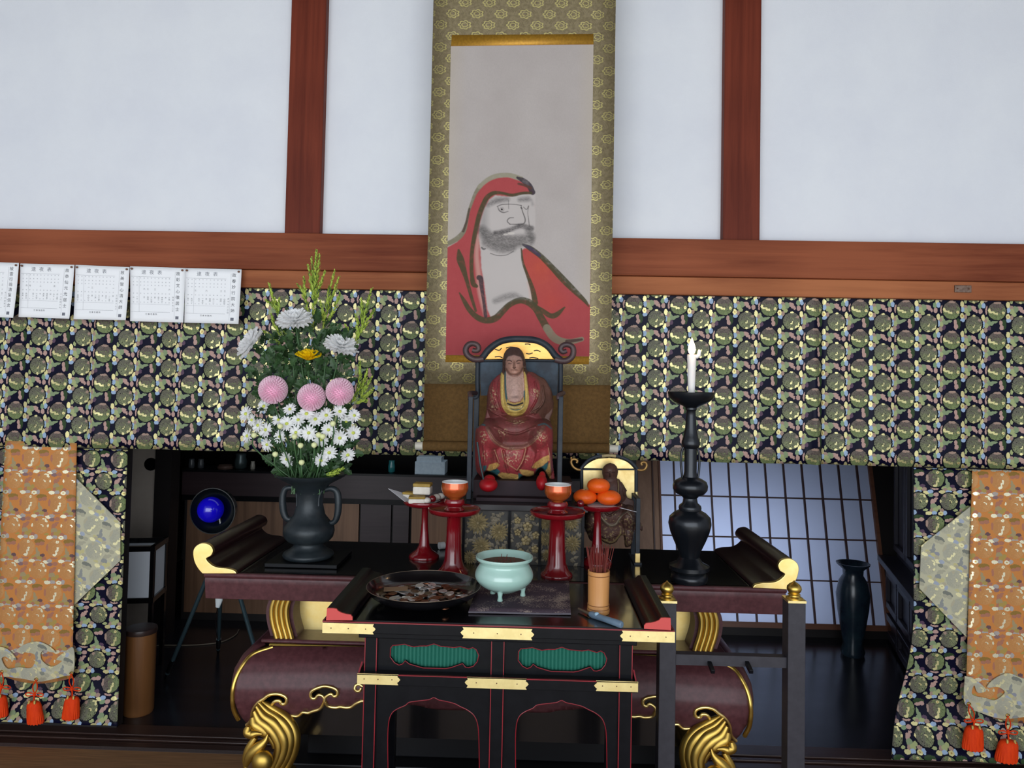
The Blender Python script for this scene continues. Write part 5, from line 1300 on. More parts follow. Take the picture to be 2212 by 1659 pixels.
M_cel = mat('celadon_glaze', (172, 204, 194), 0.18, spec=0.6, coat=0.5, var=(160, 196, 184), vscale=(8, 8, 8))
zt0 = TT + 0.005
rim_z = Z(1089, 1201, Ye); hh = rim_z - zt0
ex = X(1089, 1240, Ye)
rr = lambda k: sz(k, Ye)
cen = thing('celadon_censer', 'pale green celadon censer on three small feet, filled with ash', 'censer', (ex, Ye, zt0))
prof = [(0.0, hh * .17), (rr(28), hh * .17), (rr(33), hh * .20), (rr(48), hh * .29), (rr(59), hh * .42), (rr(62.5), hh * .54), (rr(60), hh * .66), (rr(54), hh * .78), (rr(53), hh * .84), (rr(57), hh * .90), (rr(61), hh * .94), (rr(61.5), hh), (rr(59), hh * 1.0), (rr(56), hh * .93), (rr(50), hh * .80)]
prof = [prof[0]] + smooth_prof(prof[1:], 4)
MB().lathe(prof, (ex, Ye, zt0), 64, cap=False).build('body', M_cel, cen, smooth=60)
for a, fr_ in ((-102, 32), (14, 42), (140, 32)):
    fx, fy = ex + rr(fr_) * math.cos(rad(a)), Ye + rr(fr_) * math.sin(rad(a))
    MB().lathe([(0.0065, 0), (0.0072, 0.002), (0.0052, 0.010), (0.0075, 0.022), (0.012, hh * .30), (0.0, hh * .34)], (fx, fy, zt0), 16).build('foot', M_cel, cen, smooth=60)
M_ash = mat('brown_ash', (92, 72, 60), 0.95, spec=0.1, var=(120, 98, 84), vscale=(160, 160, 160), bump=0.5, bscale=300)
MB().lathe([(rr(53), hh * .84), (rr(40), hh * .83), (rr(20), hh * .85), (0.0, hh * .84)], (ex, Ye, zt0), 40, cap=False).build('ash', M_ash, cen, smooth=60, kind='stuff')
M_stick = mat('incense_red_brown', (124, 58, 50), 0.8, spec=0.2, var=(98, 44, 40), vscale=(30, 30, 30))
rs = random.Random(5)
for i in range(9):
    a, q = rs.uniform(0, 2 * PI), rs.uniform(0.1, 0.75) * rr(48)
    x, y = ex + q * math.cos(a), Ye + q * math.sin(a); L_ = rs.uniform(0.006, 0.018)
    st = MB().tube([(x, y, zt0 + hh * .83), (x + rs.uniform(-.004, .004), y, zt0 + hh * .84 + L_)], 0.0008, 5)
    tag(st.build('incense_stub', M_stick), 'burnt incense stub standing in the ash of the celadon censer', 'incense', 'incense stubs in the censer ash')

# ---- round black tray of coins
Yy = 1.865
tx_ = X(915, 1290, Yy)
tray = thing('round_tray', 'wide round black lacquer tray full of coins, left of the celadon censer', 'tray', (tx_, Yy, TT))
R_ = sz(122, Yy)
zr_ = 0.040
MB().lathe([(0.0, 0), (R_ * .50, 0), (R_ * .53, 0.005), (R_ * .62, 0.006), (R_ * .80, 0.012), (R_ * .93, 0.024), (R_ * .99, zr_ * .95), (R_, zr_), (R_ * .985, zr_), (R_ * .96, zr_ * .85), (R_ * .90, 0.022), (R_ * .78, 0.013), (R_ * .6, 0.0095), (0.0, 0.009)], (tx_, Yy, TT), 80, cap=False).build('tray_body', M_black, tray, smooth=50)
M_brim = mat('brown_grey_metal', (112, 96, 80), 0.35, metal=0.5)
MB().tube([(tx_ + R_ * .992 * math.cos(t), Yy + R_ * .992 * math.sin(t), TT + zr_) for t in np.linspace(0, 2 * PI, 81)], 0.0009, 6, cap=False).build('rim_line', M_brim, tray, smooth=60)  # thin metallic line round the whole rim, paler than the lacquer
coin_m = [mat('silver_coin', (224, 222, 220), 0.3, metal=0.75), mat('copper_coin', (140, 92, 66), 0.35, metal=1.0), mat('dull_coin', (128, 116, 100), 0.35, metal=1.0)]
protos = []
def coin(k, loc, rot):
    lab = ('silver coin among the coins in the round black tray', 'brown copper coin among the coins in the round black tray', 'dull grey-brown coin among the coins in the round black tray')[k]
    grp = ('silver coins in the tray', 'copper coins in the tray', 'dull coins in the tray')[k]
    r_ = (0.0115, 0.0117, 0.0105)[k]
    o = MB().lathe([(0.0, 0), (r_, 0), (r_, 0.0016), (r_ * .93, 0.0018), (r_ * .9, 0.0014), (0.0, 0.0014)], (0, 0, 0), 18).build('coin', coin_m[k], origin=(0, 0, 0), smooth=40) if k not in [p[0] for p in protos] else None
    if o is None:
        src = [p[1] for p in protos if p[0] == k][0]; o = src.copy(); COL.objects.link(o)
    else: protos.append((k, o))
    tag(o, lab, 'coin', grp); o.location = loc; o.rotation_euler = rot
cp = []
for i in range(96):
    for _ in range(60):
        a, q = rs.uniform(0, 2 * PI), math.sqrt(rs.random()) * R_ * .74
        x, y = q * math.cos(a), q * math.sin(a)
        lv = sum(1 for c in cp if math.hypot(c[0] - x, c[1] - y) < 0.019)
        if lv < 3: break
    cp.append((x, y))
    base = 0.0095 + 0.004 * max(0, q / R_ - .6)
    coin(rs.choice([0, 0, 1, 1, 2]), (tx_ + x, Yy + y, TT + base + 0.0022 * lv + 0.0006), (rs.uniform(-.16, .16) * (lv > 0), rs.uniform(-.16, .16) * (lv > 0), rs.uniform(0, 6)))
nb = onz(855, 1272, TT + 0.018)
tag(MB().obox((nb.x, nb.y, nb.z), (0.030, 0.004, 0.001), (-0.002, 0.014, 0.001), (0, 0, 0.0006)).build('paper_slip', mat('tan_paper', (140, 112, 84), 0.8)), 'small tan paper slip lying on the coins in the tray', 'paper')

# ---- bamboo cup of incense sticks
Yb = 1.815
bx_ = X(1293, 1275, Yb); rb_ = sz(23.5, Yb); zb_ = TT; hb = Z(1293, 1232, Yb - 0) - zb_
cup = thing('bamboo_cup', 'pale brown bamboo cup holding red-brown incense sticks', 'cup', (bx_, Yb, zb_))
M_bam = wood('bamboo', (172, 112, 58), (204, 148, 90), 'z', 0.4, coat=0.2)
MB().lathe([(0.0, 0.003), (rb_ * .98, 0.0), (rb_ * 1.02, 0.004), (rb_ * 1.02, 0.010), (rb_ * .97, 0.013), (rb_ * .985, 0.018), (rb_ * .95, 0.024), (rb_ * .96, hb * .5), (rb_ * .985, hb * .92), (rb_ * .99, hb - 0.004), (rb_ * .99, hb), (rb_ * .87, hb), (rb_ * .85, hb * .5), (0.0, hb * .4)], (bx_, Yb, zb_), 36, cap=False).build('body', M_bam, cup, smooth=50)
for zz in (0.012, 0.021, hb * .9):
    MB().tube([(bx_ + rb_ * .985 * math.cos(t), Yb + rb_ * .985 * math.sin(t), zb_ + zz) for t in np.linspace(0, 2 * PI, 41)], 0.0009, 5, cap=False).build('groove_ring', mat('dark_bamboo', (120, 74, 40), 0.5), cup, smooth=60)
sp0 = None
for i in range(38):
    a, q = rs.uniform(0, 2 * PI), math.sqrt(rs.random())
    bxs, bys = bx_ + q * rb_ * .5 * math.cos(a), Yb + q * rb_ * .5 * math.sin(a)
    tpx, tpy = bx_ + q * rb_ * 1.25 * math.cos(a) + rs.uniform(-.003, .008), Yb + q * rb_ * 1.1 * math.sin(a)
    zt_ = zb_ + hb + rs.uniform(0.045, 0.075)
    b0 = Vector((bxs, bys, zb_ + hb * .45)); dv = Vector((tpx, tpy, zt_)) - b0; ln = dv.length
    if sp0 is None:
        o = MB().tube([(0, 0, 0), (0, 0, 0.115)], 0.00085, 6).build('incense_stick', M_stick, origin=(0, 0, 0)); sp0 = o
    else: o = sp0.copy(); COL.objects.link(o)
    o.location = b0; o.rotation_mode = 'QUATERNION'; o.rotation_quaternion = Vector((0, 0, 1)).rotation_difference(dv); 
    tag(o, 'thin red-brown incense stick standing in the bamboo cup', 'incense', 'incense sticks in the bamboo cup')

# ---- gas lighter
l0, l1, l2 = onz(1250, 1315, TT + 0.006), onz(1274, 1326, TT + 0.007), onz(1344, 1350, TT + 0.008)
lt = thing('gas_lighter', 'blue-grey gas lighter lying at the front edge of the small table', 'lighter', tuple((l0 + l2) / 2))
M_lgt = mat('blue_grey_plastic', (104, 124, 142), 0.35, var=(92, 112, 130), vscale=(30, 30, 30))
MB().tube([l0, l1], [0.003, 0.0042], 10).build('nozzle', M_brim, lt, smooth=60)
MB().tube([l1, l1.lerp(l2, .1), l1.lerp(l2, .45), l2.lerp(l1, .03), l2], [0.006, 0.0085, 0.0075, 0.0085, 0.0065], 14, flat=0.85).build('handle', M_lgt, lt, smooth=60, bevel=0.001)
MB().ball(tuple(l1.lerp(l2, .22) + Vector((0, -0.004, 0.006))), 0.006, 0.004, 0.005, 12, 8).build('trigger', mat('pale_blue_plastic', (140, 170, 190), 0.35), lt, smooth=60)

# ---- red lacquer stands, tea bowls
def red_stand(label, px, pbase, Y, ptop, rtop, rcol, rbase, group=None):
    """pedestal: (px) centre, z base on the altar, tray at ptop"""
    x = X(px, (pbase + ptop) / 2, Y); h = Z(px, ptop, Y) - ZT; q = lambda k: sz(k, Y)
    t = thing('pedestal_stand', label, 'stand', (x, Y, ZT), group)
    MB().lathe([(0.0, 0), (q(rbase), 0), (q(rbase * 1.02), 0.004), (q(rbase * .97), 0.009), (q(rbase * .80), 0.016), (q(rcol + (rbase - rcol) * .42), 0.024), (q(rcol + (rbase - rcol) * .18), 0.040), (q(rcol + (rbase - rcol) * .05), 0.085), (q(rcol), h * .62), (q(rcol * .98), h - 0.018), (q(rcol * 1.25), h - 0.013), (0.0, h - 0.012)], (x, Y, ZT), 36).build('column', M_red, t, smooth=60)
    MB().lathe([(0.0, h - 0.016), (q(rcol * 1.3), h - 0.016), (q(rtop * .75), h - 0.0145), (q(rtop * .93), h - 0.010), (q(rtop), h - 0.003), (q(rtop * 1.005), h + 0.003), (q(rtop * .975), h + 0.0045), (q(rtop * .94), h + 0.001), (q(rtop * .88), h - 0.0025), (0.0, h - 0.003)], (x, Y, ZT), 48, cap=False).build('tray', M_red, t, smooth=60)
    return x, Y, ZT + h - 0.003
S1 = red_stand('stout red lacquer pedestal stand left of the censer, bearing a tea bowl', 980, 1247, 2.22, 1100, 56, 16, 33)
S2 = red_stand('stout red lacquer pedestal stand right of the censer, bearing a tea bowl', 1203, 1252, 2.22, 1106, 59, 17, 34)
S3_ = red_stand('slender red lacquer pedestal stand at left with cakes on paper', 917, 1212, 2.40, 1083, 46, 7, 32)
S4_ = red_stand('slender red lacquer pedestal stand at right with oranges', 1290, 1215, 2.38, 1090, 52, 8, 32)
M_bowl = mat('orange_gold_glaze', (206, 84, 36), 0.22, metal=0.6, coat=0.8, var=(228, 128, 60), vscale=(10, 10, 30), vdet=2)
M_white = mat('white_porcelain', (220, 222, 222), 0.2, spec=0.5)
for (x, y, z), lab, ry in ((S1, 'left', 0), (S2, 'right', 0)):
    bs_ = thing('bowl_stand', 'dark red cup stand under the ' + lab + ' tea bowl', 'stand', (x, y, z))
    MB().lathe([(0.030, 0), (0.031, 0.003), (0.024, 0.008), (0.023, 0.012), (0.030, 0.020), (0.031, 0.026), (0.027, 0.034), (0.0, 0.033)], (x, y, z + 0.0005), 32).build('body', M_red, bs_, smooth=50)
    t = thing('tea_bowl', 'orange-gold glazed tea bowl with white inside, on the ' + lab + ' red stand', 'bowl', (x, y, z + 0.035))
    zb0 = z + 0.0335
    MB().lathe([(0.0, 0.0), (0.016, 0), (0.017, 0.003), (0.024, 0.006), (0.034, 0.014), (0.0395, 0.026), (0.040, 0.036), (0.0385, 0.048), (0.0383, 0.0505)], (x, y, zb0), 48, cap=False).build('outer_glaze', M_bowl, t, smooth=60)
    MB().lathe([(0.0388, 0.0500), (0.0392, 0.0520), (0.0372, 0.0520), (0.0365, 0.044), (0.034, 0.022), (0.022, 0.012), (0.0, 0.010)], (x, y, zb0), 48, cap=False).build('inner_glaze', M_white, t, smooth=60, label='white inner glaze')
# oranges
M_orng = mat('orange_peel', (236, 100, 22), 0.42, spec=0.4, var=(226, 84, 16), vscale=(20, 20, 20), bump=0.25, bscale=320)
kp = (S4_[2] + 0.004)
def orange(px, py, rpx, rpy, Y, lab, z=None):
    c = P(px, py, Y); r_, h_ = sz(rpx, Y), sz(rpy, Y)
    if z is not None: c.z = z + h_
    t = thing('orange', lab, 'fruit', (c.x, Y, c.z - h_), None)
    prof = [(r_ * math.cos(a) * (1.0), h_ * math.sin(a) - (0.10 * h_ * math.exp(-(math.cos(a) / .22) ** 2) * (1 if math.sin(a) > 0 else -1))) for a in np.linspace(-PI / 2, PI / 2, 22)]
    prof = [(max(0.0004, r__), z__) for r__, z__ in prof]
    MB().lathe(prof, tuple(c), 32).build('peel', M_orng, t, smooth=80)
    MB().ball((c.x, Y, c.z + h_ * .9), 0.003, 0.003, 0.0015, 8, 6).build('stem_scar', mat('green_scar', (110, 120, 50), 0.7), t, smooth=60)
    return t, c
t1, c1 = orange(1264, 1076, 25.5, 16.5, 2.37, 'left orange of the lower pair on the slender red stand', kp)
t2, c2 = orange(1315, 1077, 26, 16.5, 2.365, 'right orange of the lower pair on the slender red stand', kp)
orange(1293, 1049, 24.5, 16.5, 2.37, 'topmost orange, resting on the two others')
# folded white papers under the offerings
M_kaishi = mat('thin_white_paper', (214, 216, 222), 0.8)
def sheet(lab, st, dirx, px, py, Y):
    x, y, z = st
    tip = P(px, py, Y)
    t = MB()
    a = Vector((x - 0.055 * -dirx * -1, y - 0.045, z + 0.0022)); 
    vs = [Vector((x + dirx * 0.055, y - 0.040, z + 0.004)), Vector((x + dirx * 0.02, y + 0.055, z + 0.003)), Vector((x - dirx * 0.045, y + 0.03, z + 0.0025)), Vector((x - dirx * 0.03, y - 0.045, z + 0.0025))]
    v4 = vs + [tip, tip.lerp(vs[1], .5)]
    t.add(v4, [(0, 1, 2, 3), (0, 4, 5, 1)])
    return tag(t.build('paper_sheet', M_kaishi, solid=0.0008), lab, 'paper')
sheet('white paper sheet under the cakes, its corner jutting out left', S3_, -1, 838, 1055, 2.41)
sheet('white paper sheet under the oranges, its corner jutting out right', S4_, 1, 1375, 1106, 2.33)
# cakes
M_cake = mat('white_cake', (226, 220, 210), 0.7, var=(216, 208, 196), vscale=(60, 60, 60)); M_caket = mat('ochre_cake_top', (166, 136, 58), 0.6, var=(150, 120, 46), vscale=(60, 60, 60))
zk = S3_[2] + 0.004
def cake(px, pyb, w, h, Y, lab, rz=0.0, z=None):
    c = P(px, pyb, Y); z = c.z if z is None else z
    w2, h2 = sz(w, Y) / 2, sz(h, Y)
    t = thing('bean_cake', lab, 'cake', (c.x, Y, z))
    q = Matrix.Rotation(rz, 3, 'Z')
    def blk(mb, z0, z1, k): return mb.obox((c.x, Y, (z0 + z1) / 2), q @ Vector((w2 * k, 0, 0)), q @ Vector((0, w2 * .8 * k, 0)), Vector((0, 0, (z1 - z0) / 2)))
    blk(MB(), z, z + h2 * .72, 1).build('body', M_cake, t, bevel=0.005)
    blk(MB(), z + h2 * .70, z + h2, 1.0).build('topping', M_caket, t, bevel=0.003)
cake(901, 1077, 36, 15, 2.36, 'front cake of the three on the left stand, white with ochre top', 0.1, zk)
cake(886, 1068, 28, 17, 2.42, 'left rear cake of the three on the left stand, partly hidden', -0.3, zk)
cake(913, 1064, 38, 24, 2.40, 'topmost cake of the three on the left stand, white with ochre top', -0.05, zk + sz(15, 2.36) + 0.0005)
M_bead = mat('dark_red_bead', (112, 14, 22), 0.2, coat=0.6)
for (px, py, Y, z, lab) in ((934, 1070, 2.375, zk, 'dark red round sweet beside the cakes on the left stand'), (1254, 1084, 2.325, kp - 0.001, 'dark red round sweet in front of the left orange')):
    c = P(px, py, Y); r_ = sz(8, Y); tag(MB().ball((c.x, Y, z + r_), r_, n=20, m=14).build('round_sweet', M_bead, smooth=80), lab, 'sweet')
for (px, py, Y, lab) in ((922, 1076, 2.355, 'small white round sweet right of the front cake'), (943, 1066, 2.42, 'pale wrapped sweet behind the dark red sweet'), (952, 1068, 2.44, 'pale wrapped sweet nearest the left tea bowl')):
    c = P(px, py, Y); r_ = sz(9, Y); tag(MB().ball((c.x, Y, zk + r_ * .75), r_, r_, r_ * .75, 16, 10).build('wrapped_sweet', M_cake, smooth=80), lab, 'sweet')
# small white cup lying behind the left stand
c = onz(951, 1187, ZT + 0.001)
tag(MB().tube([(c.x - 0.004, c.y, ZT + 0.013), (c.x + 0.012, c.y + 0.01, ZT + 0.013)], [0.012, 0.012], 16).build('small_cup', M_white, smooth=40), 'tiny white cup lying between the two left red stands', 'cup')
# ------------------------------------------------------------ carved box the large statue sits on
M_relief = mat('worn_gold_relief', (158, 140, 98), 0.55, metal=0.2, var=(116, 104, 76), vscale=(60, 60, 60), bump=0.2, bscale=200)
M_relief_bg = mat('dark_relief_ground', (38, 36, 34), 0.6, var=(58, 54, 48), vscale=(50, 50, 50))
Yd = 2.335
bx0, bx1 = X(1000, 1160, Yd), X(1262, 1160, Yd)
zb1 = Z(1130, 1103, Yd); zb2_ = zb1 + 0.020
ped = thing('carved_box', 'low box with a carved floral front carrying the large seated statue', 'box', ((bx0 + bx1) / 2, Yd + .12, ZT))
MB().box(bx0, bx1, Yd + 0.006, 2.60, ZT + 0.0005, zb1).build('body', M_relief_bg, ped)
MB().box(bx0 - 0.012, bx1 + 0.010, Yd - 0.015, 2.60, zb1, zb2_).build('top_board', mat('grey_maroon_lacquer', (28, 22, 25), 0.25, spec=0.4), ped, bevel=0.002)
rv = random.Random(11)
def petal(mb, c, ang, L, wd, lift=0.004):
    """one raised petal on the front face, pointing along ang in the x-z plane"""
    d = Vector((math.cos(ang), 0, math.sin(ang))); n = Vector((-math.sin(ang), 0, math.cos(ang)))
    c = Vector(c)
    pts = [c, c + d * L * .5 + n * wd, c + d * L, c + d * L * .5 - n * wd, c + d * L * .55 + Vector((0, -lift, 0))]
    mb.add(pts, [(0, 1, 4), (1, 2, 4), (2, 3, 4), (3, 0, 4)])
def mumrelief(cx, cz, r):
    mb = MB()
    for k_, (R_, n) in enumerate(((r, 16), (r * .62, 11))):
        for i in range(n): petal(mb, (cx, Yd + 0.003 - 0.002 * k_, cz), 2 * PI * i / n + k_, R_, R_ * .19)
    mb.ball((cx, Yd, cz), r * .16, 0.004, r * .16, 10, 6)
    return mb.build('carved_chrysanthemum', M_relief, ped)
for (px, py, r) in ((1032, 1130, 30), (1078, 1150, 26), (1040, 1180, 26), (1085, 1198, 22), (1014, 1205, 20), (1178, 1130, 20), (1178, 1165, 20), (1232, 1128, 24), (1236, 1175, 24), (1184, 1200, 18)):
    c = P(px, py, Yd); mumrelief(c.x, c.z, sz(r * .85, Yd))
def plum(cx, cz, r):
    mb = MB()
    for i in range(5):
        a = 2 * PI * i / 5 + .3; mb.ball((cx + r * .58 * math.cos(a), Yd - 0.001, cz + r * .58 * math.sin(a)), r * .42, 0.004, r * .42, 8, 6)
    mb.ball((cx, Yd - 0.004, cz), r * .2, 0.002, r * .2, 8, 6); return mb.build('carved_plum_blossom', M_relief, ped)
for (px, py, r) in ((1140, 1138, 11), (1136, 1168, 11), (1118, 1124, 8), (1158, 1156, 9), (1118, 1150, 8), (1156, 1186, 9), (1124, 1192, 9), (1150, 1118, 7), (1208, 1140, 9), (1208, 1170, 9)):
    c = P(px, py, Yd); plum(c.x, c.z, sz(r, Yd))
lf = MB()
for i in range(260):
    x = rv.uniform(bx0 + 0.01, bx1 - 0.01); z = rv.uniform(ZT + 0.008, zb1 - 0.01); petal(lf, (x, Yd + 0.004, z), rv.uniform(0, 2 * PI), rv.uniform(.012, .024), .006, .003)
lf.build('carved_leaves', mat('grey_brown_relief', (134, 124, 104), 0.6, var=(100, 92, 78), vscale=(60, 60, 60)), ped, kind='stuff')
for px in (1001, 1100, 1166, 1259):
    x = X(px, 1160, Yd); MB().box(x - 0.004, x + 0.004, Yd - 0.004, Yd + 0.01, ZT + 0.001, zb1).build('frame_stile', M_black_satin, ped)

# ------------------------------------------------------------ figures in carved wood: closed relief-deep bodies
def softmax(ds, k=90.0):
    m = np.max(ds, 0); return m + np.log(np.exp((np.array(ds) - m) * k).sum(0)) / k
def figure(name, R_, outline, prims, folds, m, parent, Yref, edge=0.018, back=0.7):
    """prims (cx,cy,rx,ry,depth); outline px polygon; returns closed mesh"""
    mask = blur(R_.poly(outline), 1)
    inside = mask > 0.5
    ds = [np.where(((R_.X - cx) / rx) ** 2 + ((R_.Y - cy) / ry) ** 2 < 1, dep * np.sqrt(np.clip(1 - ((R_.X - cx) / rx) ** 2 - ((R_.Y - cy) / ry) ** 2, 0, 1)), 0.0) for cx, cy, rx, ry, dep in prims]
    d = softmax(ds) - math.log(len(ds)) / 90.0
    d = np.clip(d, 0.0, None)
    # distance-like falloff from the outline so the body rounds off at its contour
    e = inside.astype(float)
    for _ in range(10): e = blur(e, 1) * inside
    rnd = np.sqrt(np.clip(e, 0, 1))
    d = (d + edge) * rnd
    for (pts, amp, wd) in folds:
        d = d + amp * np.clip(R_.stroke([(x, y, wd) for x, y in smooth_path(pts, 4)], wd * 1.6), 0, 1) * rnd
    Vf = Pg(R_.X, R_.Y, Yref - d)
    Vb = Pg(R_.X, R_.Y, Yref + 0.001 + back * 0.06 * rnd)
    return grid_mesh(name, Vf, R_.c, m, parent, mask=inside, closed_back=Vb)
z5 = lambda pts: [(900 + a / 4.148, 700 + c / 4.148) for a, c in pts]
def z5s(pts): return [(900 + p[0] / 4.148, 700 + p[1] / 4.148, p[2] / 4.148) for p in smooth_path(pts, 4)]

# ---- large chair
YB = 2.56
ch = thing('carved_chair', 'tall dark blue-grey carved chair with scrolled arms behind the large seated statue', 'chair', (X(1112, 1085, 2.48), 2.48, zb2_))
M_chair = mat('blue_grey_worn_lacquer', (34, 41, 50), 0.55, spec=0.3, var=(48, 52, 58), vscale=(24, 24, 24), bump=0.1, bscale=150)
M_chair_br = mat('brown_carved_frame', (62, 44, 48), 0.5, var=(78, 56, 54), vscale=(24, 24, 24), bump=0.1, bscale=150)
pb = z5([(560, 325), (1270, 325), (1262, 640), (575, 640)])
pbx = [(P(a, c, YB).x, P(a, c, YB).z) for a, c in pb]
MB().prism(pbx, YB, YB + 0.008).build('back_panel', mat('faded_blue_panel', (62, 78, 92), 0.7, var=(40, 48, 58), vscale=(16, 16, 16)), ch)
gp = z5([(608, 312), (640, 280), (690, 232), (735, 195), (800, 172), (900, 162), (1000, 168), (1090, 178), (1140, 205), (1180, 245), (1222, 312)])
MB().prism([(P(a, c, YB - 0.004).x, P(a, c, YB - 0.004).z) for a, c in smooth_path(gp[:-1] + [gp[-1]], 3)], YB - 0.004, YB + 0.004).build('gold_arch_panel', mat('amber_gold_panel', (206, 150, 70), 0.4, metal=0.6, var=(222, 176, 96), vscale=(10, 10, 30)), ch, label='amber gold arched panel')
sc5 = MB()
for pts in ([(700, 225), (740, 235), (760, 215)], [(1050, 240), (1080, 235), (1110, 248)], [(700, 295), (740, 290), (770, 305)], [(1010, 305), (1040, 300), (1090, 308)], [(970, 180), (1000, 178), (1020, 185)], [(980, 262), (1010, 268), (1040, 258)], [(800, 215), (840, 205), (900, 212)]):
    sc5.tube([P(a, c, YB - 0.006) for a, c in smooth_path(z5(pts), 3)], 0.0018, 5)
sc5.build('dark_scrollwork', M_black_satin, ch, kind='stuff')
def tz5(pts, r, Y, nm, m, flat=1.0, up=None):
    q = smooth_path(z5(pts), 5); rr_ = r if not isinstance(r, tuple) else [r[0] + (r[1] - r[0]) * i / (len(q) - 1) for i in range(len(q))]
    return MB().tube([P(a, c, Y) for a, c in q], rr_, 10, flat=flat).build(nm, m, ch, smooth=60)
tz5([(540, 330), (590, 300), (640, 235), (700, 185), (770, 150), (860, 135), (960, 135), (1050, 142), (1130, 170), (1190, 215), (1240, 280), (1300, 330)], 0.0115, YB - 0.006, 'crest_rail', M_chair)
for pts in ([(600, 310), (540, 318), (490, 305), (450, 270), (440, 225), (465, 185), (505, 175), (545, 190), (555, 225), (530, 240), (500, 232)], [(1240, 315), (1300, 330), (1350, 325), (1390, 295), (1405, 250), (1395, 205), (1355, 185), (1310, 192), (1290, 225), (1310, 250), (1345, 240)]):
    tz5(pts, (0.012, 0.0085), YB - 0.008, 'scroll_ear', M_chair_br)
tz5([(548, 330), (545, 480), (545, 640), (510, 660)], 0.0085, YB - 0.004, 'back_post', M_chair); tz5([(1290, 330), (1290, 480), (1285, 660)], 0.0085, YB - 0.004, 'back_post', M_chair)
tz5([(575, 330), (900, 325), (1280, 330)], 0.0045, YB - 0.006, 'cross_rail', M_chair)
for s_, a0, a1 in ((0, 478, 470), (1, 1275, 1280)):
    top = P(900 + a0 / 4.148, 700 + 650 / 4.148, 2.40)
    xb_ = P(900 + (545 if not s_ else 1288) / 4.148, 0, 0) if False else None
    bk = P(900 + (540 if not s_ else 1290) / 4.148, 700 + 620 / 4.148, YB)
    MB().tube(smooth_path([tuple(bk), tuple(bk.lerp(top, .5) + Vector(((-0.012 if not s_ else 0.012), 0, 0.006))), tuple(top + Vector((0, 0.01, 0.004))), tuple(top + Vector((0, 0, -0.01)))], 5), 0.0075, 10).build('arm', M_chair_br, ch, smooth=60)
    bot = P(900 + a1 / 4.148, 700 + 1400 / 4.148, 2.40); bot.z = zb2_ + 0.0005; mid = top.lerp(bot, .4)
    MB().box(bot.x - 0.0075, bot.x + 0.0075, 2.392, 2.410, zb2_ + 0.0005, top.z).build('front_leg', M_chair, ch, bevel=0.002)
    MB().box(bk.x - 0.009, bk.x + 0.009, YB - 0.009, YB + 0.009, zb2_ + 0.0005, bk.z).build('rear_leg', M_chair, ch, bevel=0.002)
zf_ = Z(1112, 1040, 2.40)
MB().box(X(1022, 1060, 2.41), X(1236, 1060, 2.41), 2.416, 2.56, zb2_ + 0.0005, zf_).build('seat_box', mat('dusky_maroon_box', (44, 27, 33), 0.6, spec=0.25, var=(35, 22, 28), vscale=(10, 10, 10)), ch, label='dusky maroon seat front')
MB().box(X(1030, 1060, 2.39), X(1206, 1060, 2.39), 2.37, 2.42, zb2_ + 0.0005, zb2_ + 0.012).build('foot_rest', mat('dusky_maroon_box', (0, 0, 0)), ch)

# ---- large seated monk
st = thing('seated_monk_statue', 'large painted wooden monk with red robe and gilt hems, seated in the tall chair', 'statue', (X(1112, 1040, 2.47), 2.47, zf_))
R5 = Ras(1024, 744, 1204, 1048, 0.75)
ol5 = smooth_path(z5([(872, 203), (920, 215), (958, 262), (980, 345), (992, 415), (1050, 432), (1095, 462), (1150, 490), (1190, 555), (1215, 610), (1228, 700), (1222, 790), (1200, 850), (1208, 895), (1222, 940), (1226, 1040), (1218, 1180), (1228, 1300), (1236, 1390), (1200, 1396), (1168, 1350), (1118, 1292), (1080, 1318), (1055, 1352), (1010, 1368), (945, 1366), (912, 1400), (860, 1416), (780, 1404), (722, 1362), (660, 1330), (612, 1325), (596, 1390), (560, 1350), (530, 1300), (522, 1150), (524, 1000), (535, 930), (575, 900), (600, 870), (620, 800), (628, 700), (636, 600), (665, 520), (720, 462), (762, 425), (768, 340), (780, 270), (815, 218), (872, 203)]), 3)[:-1]
E5 = lambda a, c, rx, ry, d: (900 + a / 4.148, 700 + c / 4.148, rx / 4.148, ry / 4.148, d)
pr5 = [E5(875, 320, 105, 125, .075), E5(875, 385, 85, 105, .090), E5(875, 600, 210, 230, .085), E5(880, 620, 110, 200, .10), E5(740, 680, 115, 220, .085), E5(1050, 680, 130, 240, .085), E5(1120, 640, 120, 180, .06),
       E5(880, 950, 310, 150, .135), E5(660, 1010, 140, 170, .165), E5(1110, 1010, 140, 170, .165), E5(880, 1160, 350, 260, .115), E5(620, 1150, 110, 250, .13), E5(1140, 1150, 110, 250, .13)]
# pigments
nz_ = vnoise(R5.X, R5.Y, 7, 31, 3); nf = vnoise(R5.X, R5.Y, 2.5, 32, 2)
R5.put(np.ones_like(nz_), (112, 56, 52)); R5.put(nz_, (84, 48, 44), 0.6)
def pp(pts): return blur(R5.poly(z5(pts)), 1)
R5.put(pp([(690, 470), (790, 440), (1000, 440), (1110, 520), (1090, 700), (1030, 800), (900, 830), (760, 790), (660, 700), (650, 560)]), (132, 52, 56), 0.9)
R5.put(pp([(1080, 450), (1260, 500), (1260, 900), (1000, 820), (1080, 700), (1110, 580)]), (92, 62, 50), 0.9)
R5.put(pp([(530, 900), (640, 920), (700, 1040), (880, 1110), (1040, 1050), (1140, 900), (1240, 920), (1250, 1420), (520, 1420), (510, 1000)]), (146, 54, 58), 0.95)
R5.put(pp([(600, 880), (700, 800), (1090, 800), (1160, 900), (1100, 1000), (1000, 1090), (880, 1120), (760, 1090), (660, 1000)]), (112, 56, 54), 0.95)
